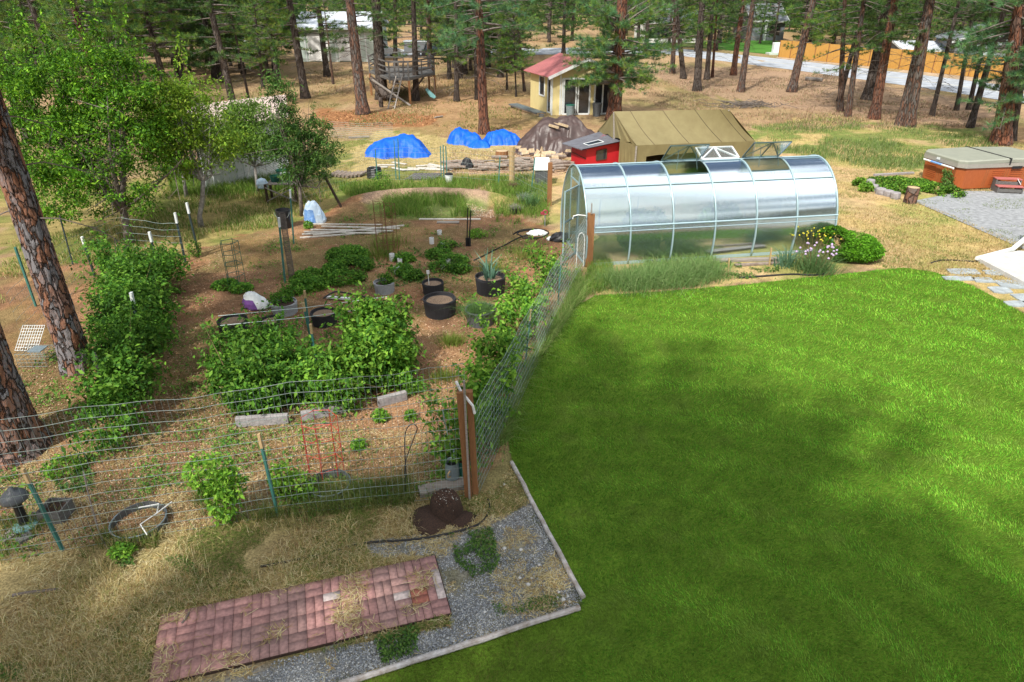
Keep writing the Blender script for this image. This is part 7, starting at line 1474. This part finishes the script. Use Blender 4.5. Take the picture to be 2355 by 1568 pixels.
M['roof_pale'] = mat('pale_metal_roof', (.72, .76, .82), (.62, .67, .74), scale=1, rough=.35, metal=.1)
p0_ = G(690, 142); p1_ = G(862, 142); hw = HT(62, p0_); t, Q, L_, n = gable('barn', 'pale green barn with a bright metal roof glimpsed between the pines', p0_, p1_, 9, hw, hw+1.3, 'siding_green', 'roof_pale', cat='barn')
b = MB()
for k in range(5): b.beam(Q(L_*(.1+.2*k), -.03, 0), Q(L_*(.1+.2*k), -.03, hw), .12, .04, up=(0, 1, 0))
b.build('corner_trim', M['white_paint'], t)
for s in (.28, .68): b = MB(); q = Q(L_*s, -.04, 1.4); b.box(q, (2.4, .06, 2.6)); b.build('door', M['white_wall'], t)
p0_ = G(470, 125); p1_ = G(600, 122); hw = HT(93, p0_); t, Q, L_, n = gable('house', 'low house with white roof edges far behind the yellow-green fruit tree', p0_, p1_, 8, hw, hw+1.6, 'siding_grey', 'roof_pale', ridge_along=True)
for s in (.2, .5, .8): b = MB(); q = Q(L_*s, -.04, 1.2); b.box(q, (1.3, .06, 1.0)); w__ = b.build('window', M['white_paint'], t); b = MB(); b.box(q+Vector((0, -.04, 0)), (1.1, .04, .8)); b.build('pane', M['glass_dark'], w__)
p0_ = G(1726, 93); p1_ = G(1800, 93); p0_ = Vector((p0_.x, p0_.y, 0)); hw = 2.9; t, Q, L_, n = gable('house', 'grey house with a white porch column beyond the lawn across the road', p0_, p1_, 9, hw, 5.0, 'siding_grey', 'siding_grey')
b = MB(); b.beam(Q(L_*.4, -.3, 0), Q(L_*.4, -.3, hw), .3, .3, up=(0, 1, 0)); b.build('porch_column', M['white_paint'], t); b = MB(); b.box(Q(L_*.7, -.04, 1.4), (1.6, .06, 1.2)); b.build('window', M['glass_dark'], t)
p0_ = G(1480, 98); p1_ = G(1600, 98); t, Q, L_, n = gable('house', 'low brown and white house across the road right of the big red pine', p0_, p1_, 9, 2.8, 4.6, 'white_wall', 'siding_grey')
for s in (.15, .4, .65, .88): b = MB(); b.box(Q(L_*s, -.05, 1.3), (2.0, .06, 1.3)); b.build('window', M['glass_dark'], t)
FN0, FN1 = G(1790, 131), G(2420, 196)
fy = lambda x: 131+(x-1790)*(181-131)/(2310-1790)
p0_ = G(2190, 140); p0_ = AT(2190, 135, FN0.y*.2+FN1.y*.8+8); p0_ = up(p0_, 0); p1_ = p0_+Vector((7.6, -2.5, 0)); hz_ = AT(2190, 92, p0_.y).z
t, Q, L_, n = gable('house', 'grey gabled garage with white trim behind the cedar fence', p0_, p1_, 9, hz_, AT(2240, 63, p0_.y).z, 'siding_grey', 'siding_grey', ridge_along=False, cat='garage')
b = MB(); b.box(Q(L_*.52, -.06, 1.7), (4.2, .08, 3.4), rz=math.atan2((p1_-p0_).y, (p1_-p0_).x)); b.build('garage_door', M['white_paint'], t)
p0_ = up(AT(2080, 130, FN1.y+18), 0); t, Q, L_, n = gable('house', 'low building with a pale blue metal roof seen over the cedar fence', p0_, p0_+Vector((6.4, -1, 0)), 7, AT(2080, 113, p0_.y).z, AT(2120, 94, p0_.y+3.5).z, 'siding_grey', 'roof_pale', cat='outbuilding')
p0_ = up(AT(2292, 140, FN1.y+5), 0); t = thing('camper', 'white camper van parked behind the right end of the cedar fence', 'camper', p0_); zz_ = AT(2292, 82, p0_.y).z; b = MB(); b.box(p0_+Vector((2.2, 1.5, .5+(zz_-.5)/2)), (5.2, 2.4, zz_-.5), rz=-.3); b.build('body', M['carwhite'], t, bevel=.15)
b = MB(); b.box(p0_+Vector((1.8, .28, zz_*.68)), (1.4, .08, .7), rz=-.3); b.build('window', M['carglass'], t)
for dx in (.5, 3.8): b = MB(); c = p0_+Vector((dx, .7-dx*.3, .38)); b.tube([c+Vector((-.03, -.1, 0)), c+Vector((.03, .12, 0))], .38, 12); b.build('wheel', M['rubber'], t)
# cedar fence
t = thing('cedar_fence', 'long golden cedar board fence beside the road', 'fence', FN0); d = (FN1-FN0); L_ = d.length; d.normalize(); hF = 1.78; nb_ = int(L_/.15); pn = Vector((-d.y, d.x, 0)); V = []; Fc = []; rr_ = random.Random(4)
npan = 17
for k in range(npan):
    b = MB(); s0, s1 = L_*k/npan, L_*(k+1)/npan; m = int((s1-s0)/.145); hh = hF+(.04 if k % 2 else 0)
    for j in range(m): a = s0+(s1-s0)*(j+.04)/m; c = s0+(s1-s0)*(j+.96)/m; o_ = pn*rr_.uniform(0, .012); b.beam(FN0+d*a+o_+Vector((0, 0, hh/2)), FN0+d*c+o_+Vector((0, 0, hh/2)), .02, hh-.04)
    b.build('fence_panel', M['cedar'], t)
    b = MB(); q = FN0+d*s0-pn*.03; b.beam(q, q+Vector((0, 0, hF+.02)), .05, .07, up=(0, 1, 0)); b.build('fence_post', M['wood_post'], t)
p = G(1784, 125); t = thing('utility_box', 'pale green utility box at the left end of the cedar fence', 'utility box', p); b = MB(); b.box(p+Vector((0, 0, .1)), (2.0, 1.4, .2)); b.build('pad', M['siding_green'], t); b = MB(); b.box(p+Vector((0, 0, .75)), (.9, .8, 1.1)); b.build('cabinet', M['white_paint'], t, bevel=.05)
p = G(1506, 124); t = thing('rubbish_bin', 'large dark green rubbish bin by the road right of the big red pine', 'bin', p); h = HT(101, p); b = MB(); b.add([p+Vector(v) for v in ((-.7, 0, .1), (.7, 0, .1), (.7, 1, .1), (-.7, 1, .1), (-.8, -.1, h), (.8, -.1, h), (.8, 1.1, h), (-.8, 1.1, h))], [(3, 2, 1, 0), (4, 5, 6, 7), (0, 1, 5, 4), (1, 2, 6, 5), (2, 3, 7, 6), (3, 0, 4, 7)]); b.build('body', M['grn_dump'], t); b = MB(); b.box(p+Vector((0, .5, h+.03)), (1.75, 1.3, .06)); b.build('lid', M['grn_dump'], t)
def car(label, p, rz, L_, H_, paint, pickup=False, name='parked_car', cat='car'):
    t = thing(name, label, cat, p); R = Matrix.Rotation(rz, 3, 'Z'); w = .88
    def B(x, y, z): return p+R@Vector((x, y, z))
    def sect(prof, hw, nm, m, par=t):
        b = MB(); n = len(prof); P = [B(x, -hw*k, z) for x, z, k in prof]+[B(x, hw*k, z) for x, z, k in prof]
        b.add(P, [tuple(range(n)), tuple(range(2*n-1, n-1, -1))]+[(i, n+i, n+(i+1) % n, (i+1) % n) for i in range(n)]); return b.build(nm, M[m], par, bevel=.04)
    l = L_/2; sect([(-l, .35, 1), (-l, .85, 1), (-l+.1, .98, .98), (l*.45, 1.0, .98), (l-.1, .85, .96), (l, .6, .95), (l, .35, .97)], w, 'body', paint)
    if pickup: ca = [(-l*.1, .98, .97), (-l*.06, H_, .85), (l*.22, H_, .85), (l*.46, .98, .95)]
    else: ca = [(-l*.9, .96, .96), (-l*.8, H_, .84), (l*.15, H_, .84), (l*.48, .98, .95)]
    sect(ca, w, 'cab', paint)
    for s in (-1, 1):
        b = MB(); x0, x1 = (ca[1][0]+.05, ca[2][0]-.05); P = [B(ca[0][0]+.2, s*(w*.96+.0), 1.03), B(ca[3][0]-.25, s*(w*.95), 1.03), B(x1, s*w*.875, H_-.1), B(x0+.05, s*w*.875, H_-.1)]; b.add(P, [(0, 1, 2, 3)]); b.build('side_window', M['carglass'], t)
    b = MB(); b.add([B(ca[3][0]-.02, -w*.85, 1.02), B(ca[3][0]-.02, w*.85, 1.02), B(ca[2][0]+.06, w*.76, H_-.06), B(ca[2][0]+.06, -w*.76, H_-.06)], [(0, 1, 2, 3)]); b.build('windscreen', M['carglass'], t)
    for x in (-l*.62, l*.64):
        for s in (-1, 1): b = MB(); c = B(x, s*.8, .34); a = R@Vector((0, .11, 0)); b.tube([c-a, c+a], .34, 14); wh = b.build('wheel', M['rubber'], t); b = MB(); b.tube([c+a*s*.9, c+a*s*1.06], .19, 10); b.build('rim', M['galv'], wh)
    for s in (-1, 1): b = MB(); b.box(B(l+.0, s*.6, .68), (.06, .3, .14), rz=rz); b.build('headlight', M['white_paint'], t)
    return t
car('black car parked under the pines right of the tree house', G(1018, 135), math.radians(8), 4.6, 1.6, 'carblack')
car('pale pickup truck standing behind the tree house', G(872, 132), math.radians(20), 5.2, 1.75, 'carwhite', True, 'pickup_truck', 'pickup truck')
p = up(G(960, 130), 0); t = thing('utility_trailer', 'white-topped grey trailer between pickup and black car', 'trailer', p); b = MB(); b.box(p+Vector((0, 1, 1.0)), (3.0, 1.8, 1.1)); b.build('box', M['siding_grey'], t); b = MB(); b.box(p+Vector((0, 1, 1.6)), (3.1, 1.9, .1)); b.build('top', M['carwhite'], t); b = MB(); b.tube([p+Vector((0, .1, .3)), p+Vector((0, .3, .3))], .3, 12); b.build('wheel', M['rubber'], t)
# brush heap and logs in the field
p = G(2238, 320) if False else G(2230-1, 300)
for i, (x, y, w_, lab) in enumerate(((1690, 245, 1.6, 'low heap of dry brush behind the canvas shelter'), )):
    p = G(x+20, y); b = MB()
    for k in range(160): a = random.uniform(0, 6.28); c = p+Vector((random.gauss(0, 1.0), random.gauss(0, .5), random.uniform(.02, .3))); dd = Vector((math.cos(a), math.sin(a), random.uniform(-.3, .3)))*random.uniform(.2, .6); b.tube([c-dd, c+dd], .016, 3, cap=False)
    tag(b.build('brush_heap', M['deadtwig']), lab, None, None, 'stuff')
for i, (a, c, lab, r) in enumerate((((1852, 185), (1890, 188), 'grey fallen log lying left of the clump of leaning pines', .16), ((1000, 272), (1018, 269), 'short white stick lying below the tree house', .05), ((865, 361), (905, 354), 'pale pole along the foot of the large blue tarp', .06), ((802, 318), (850, 316), 'thin pale pole lying left of the large blue tarp', .04))):
    b = MB(); b.tube([G(*a)+Vector((0, 0, r)), G(*c)+Vector((0, 0, r))], r, 7); tag(b.build('fallen_log', M['wood']), lab, 'log')
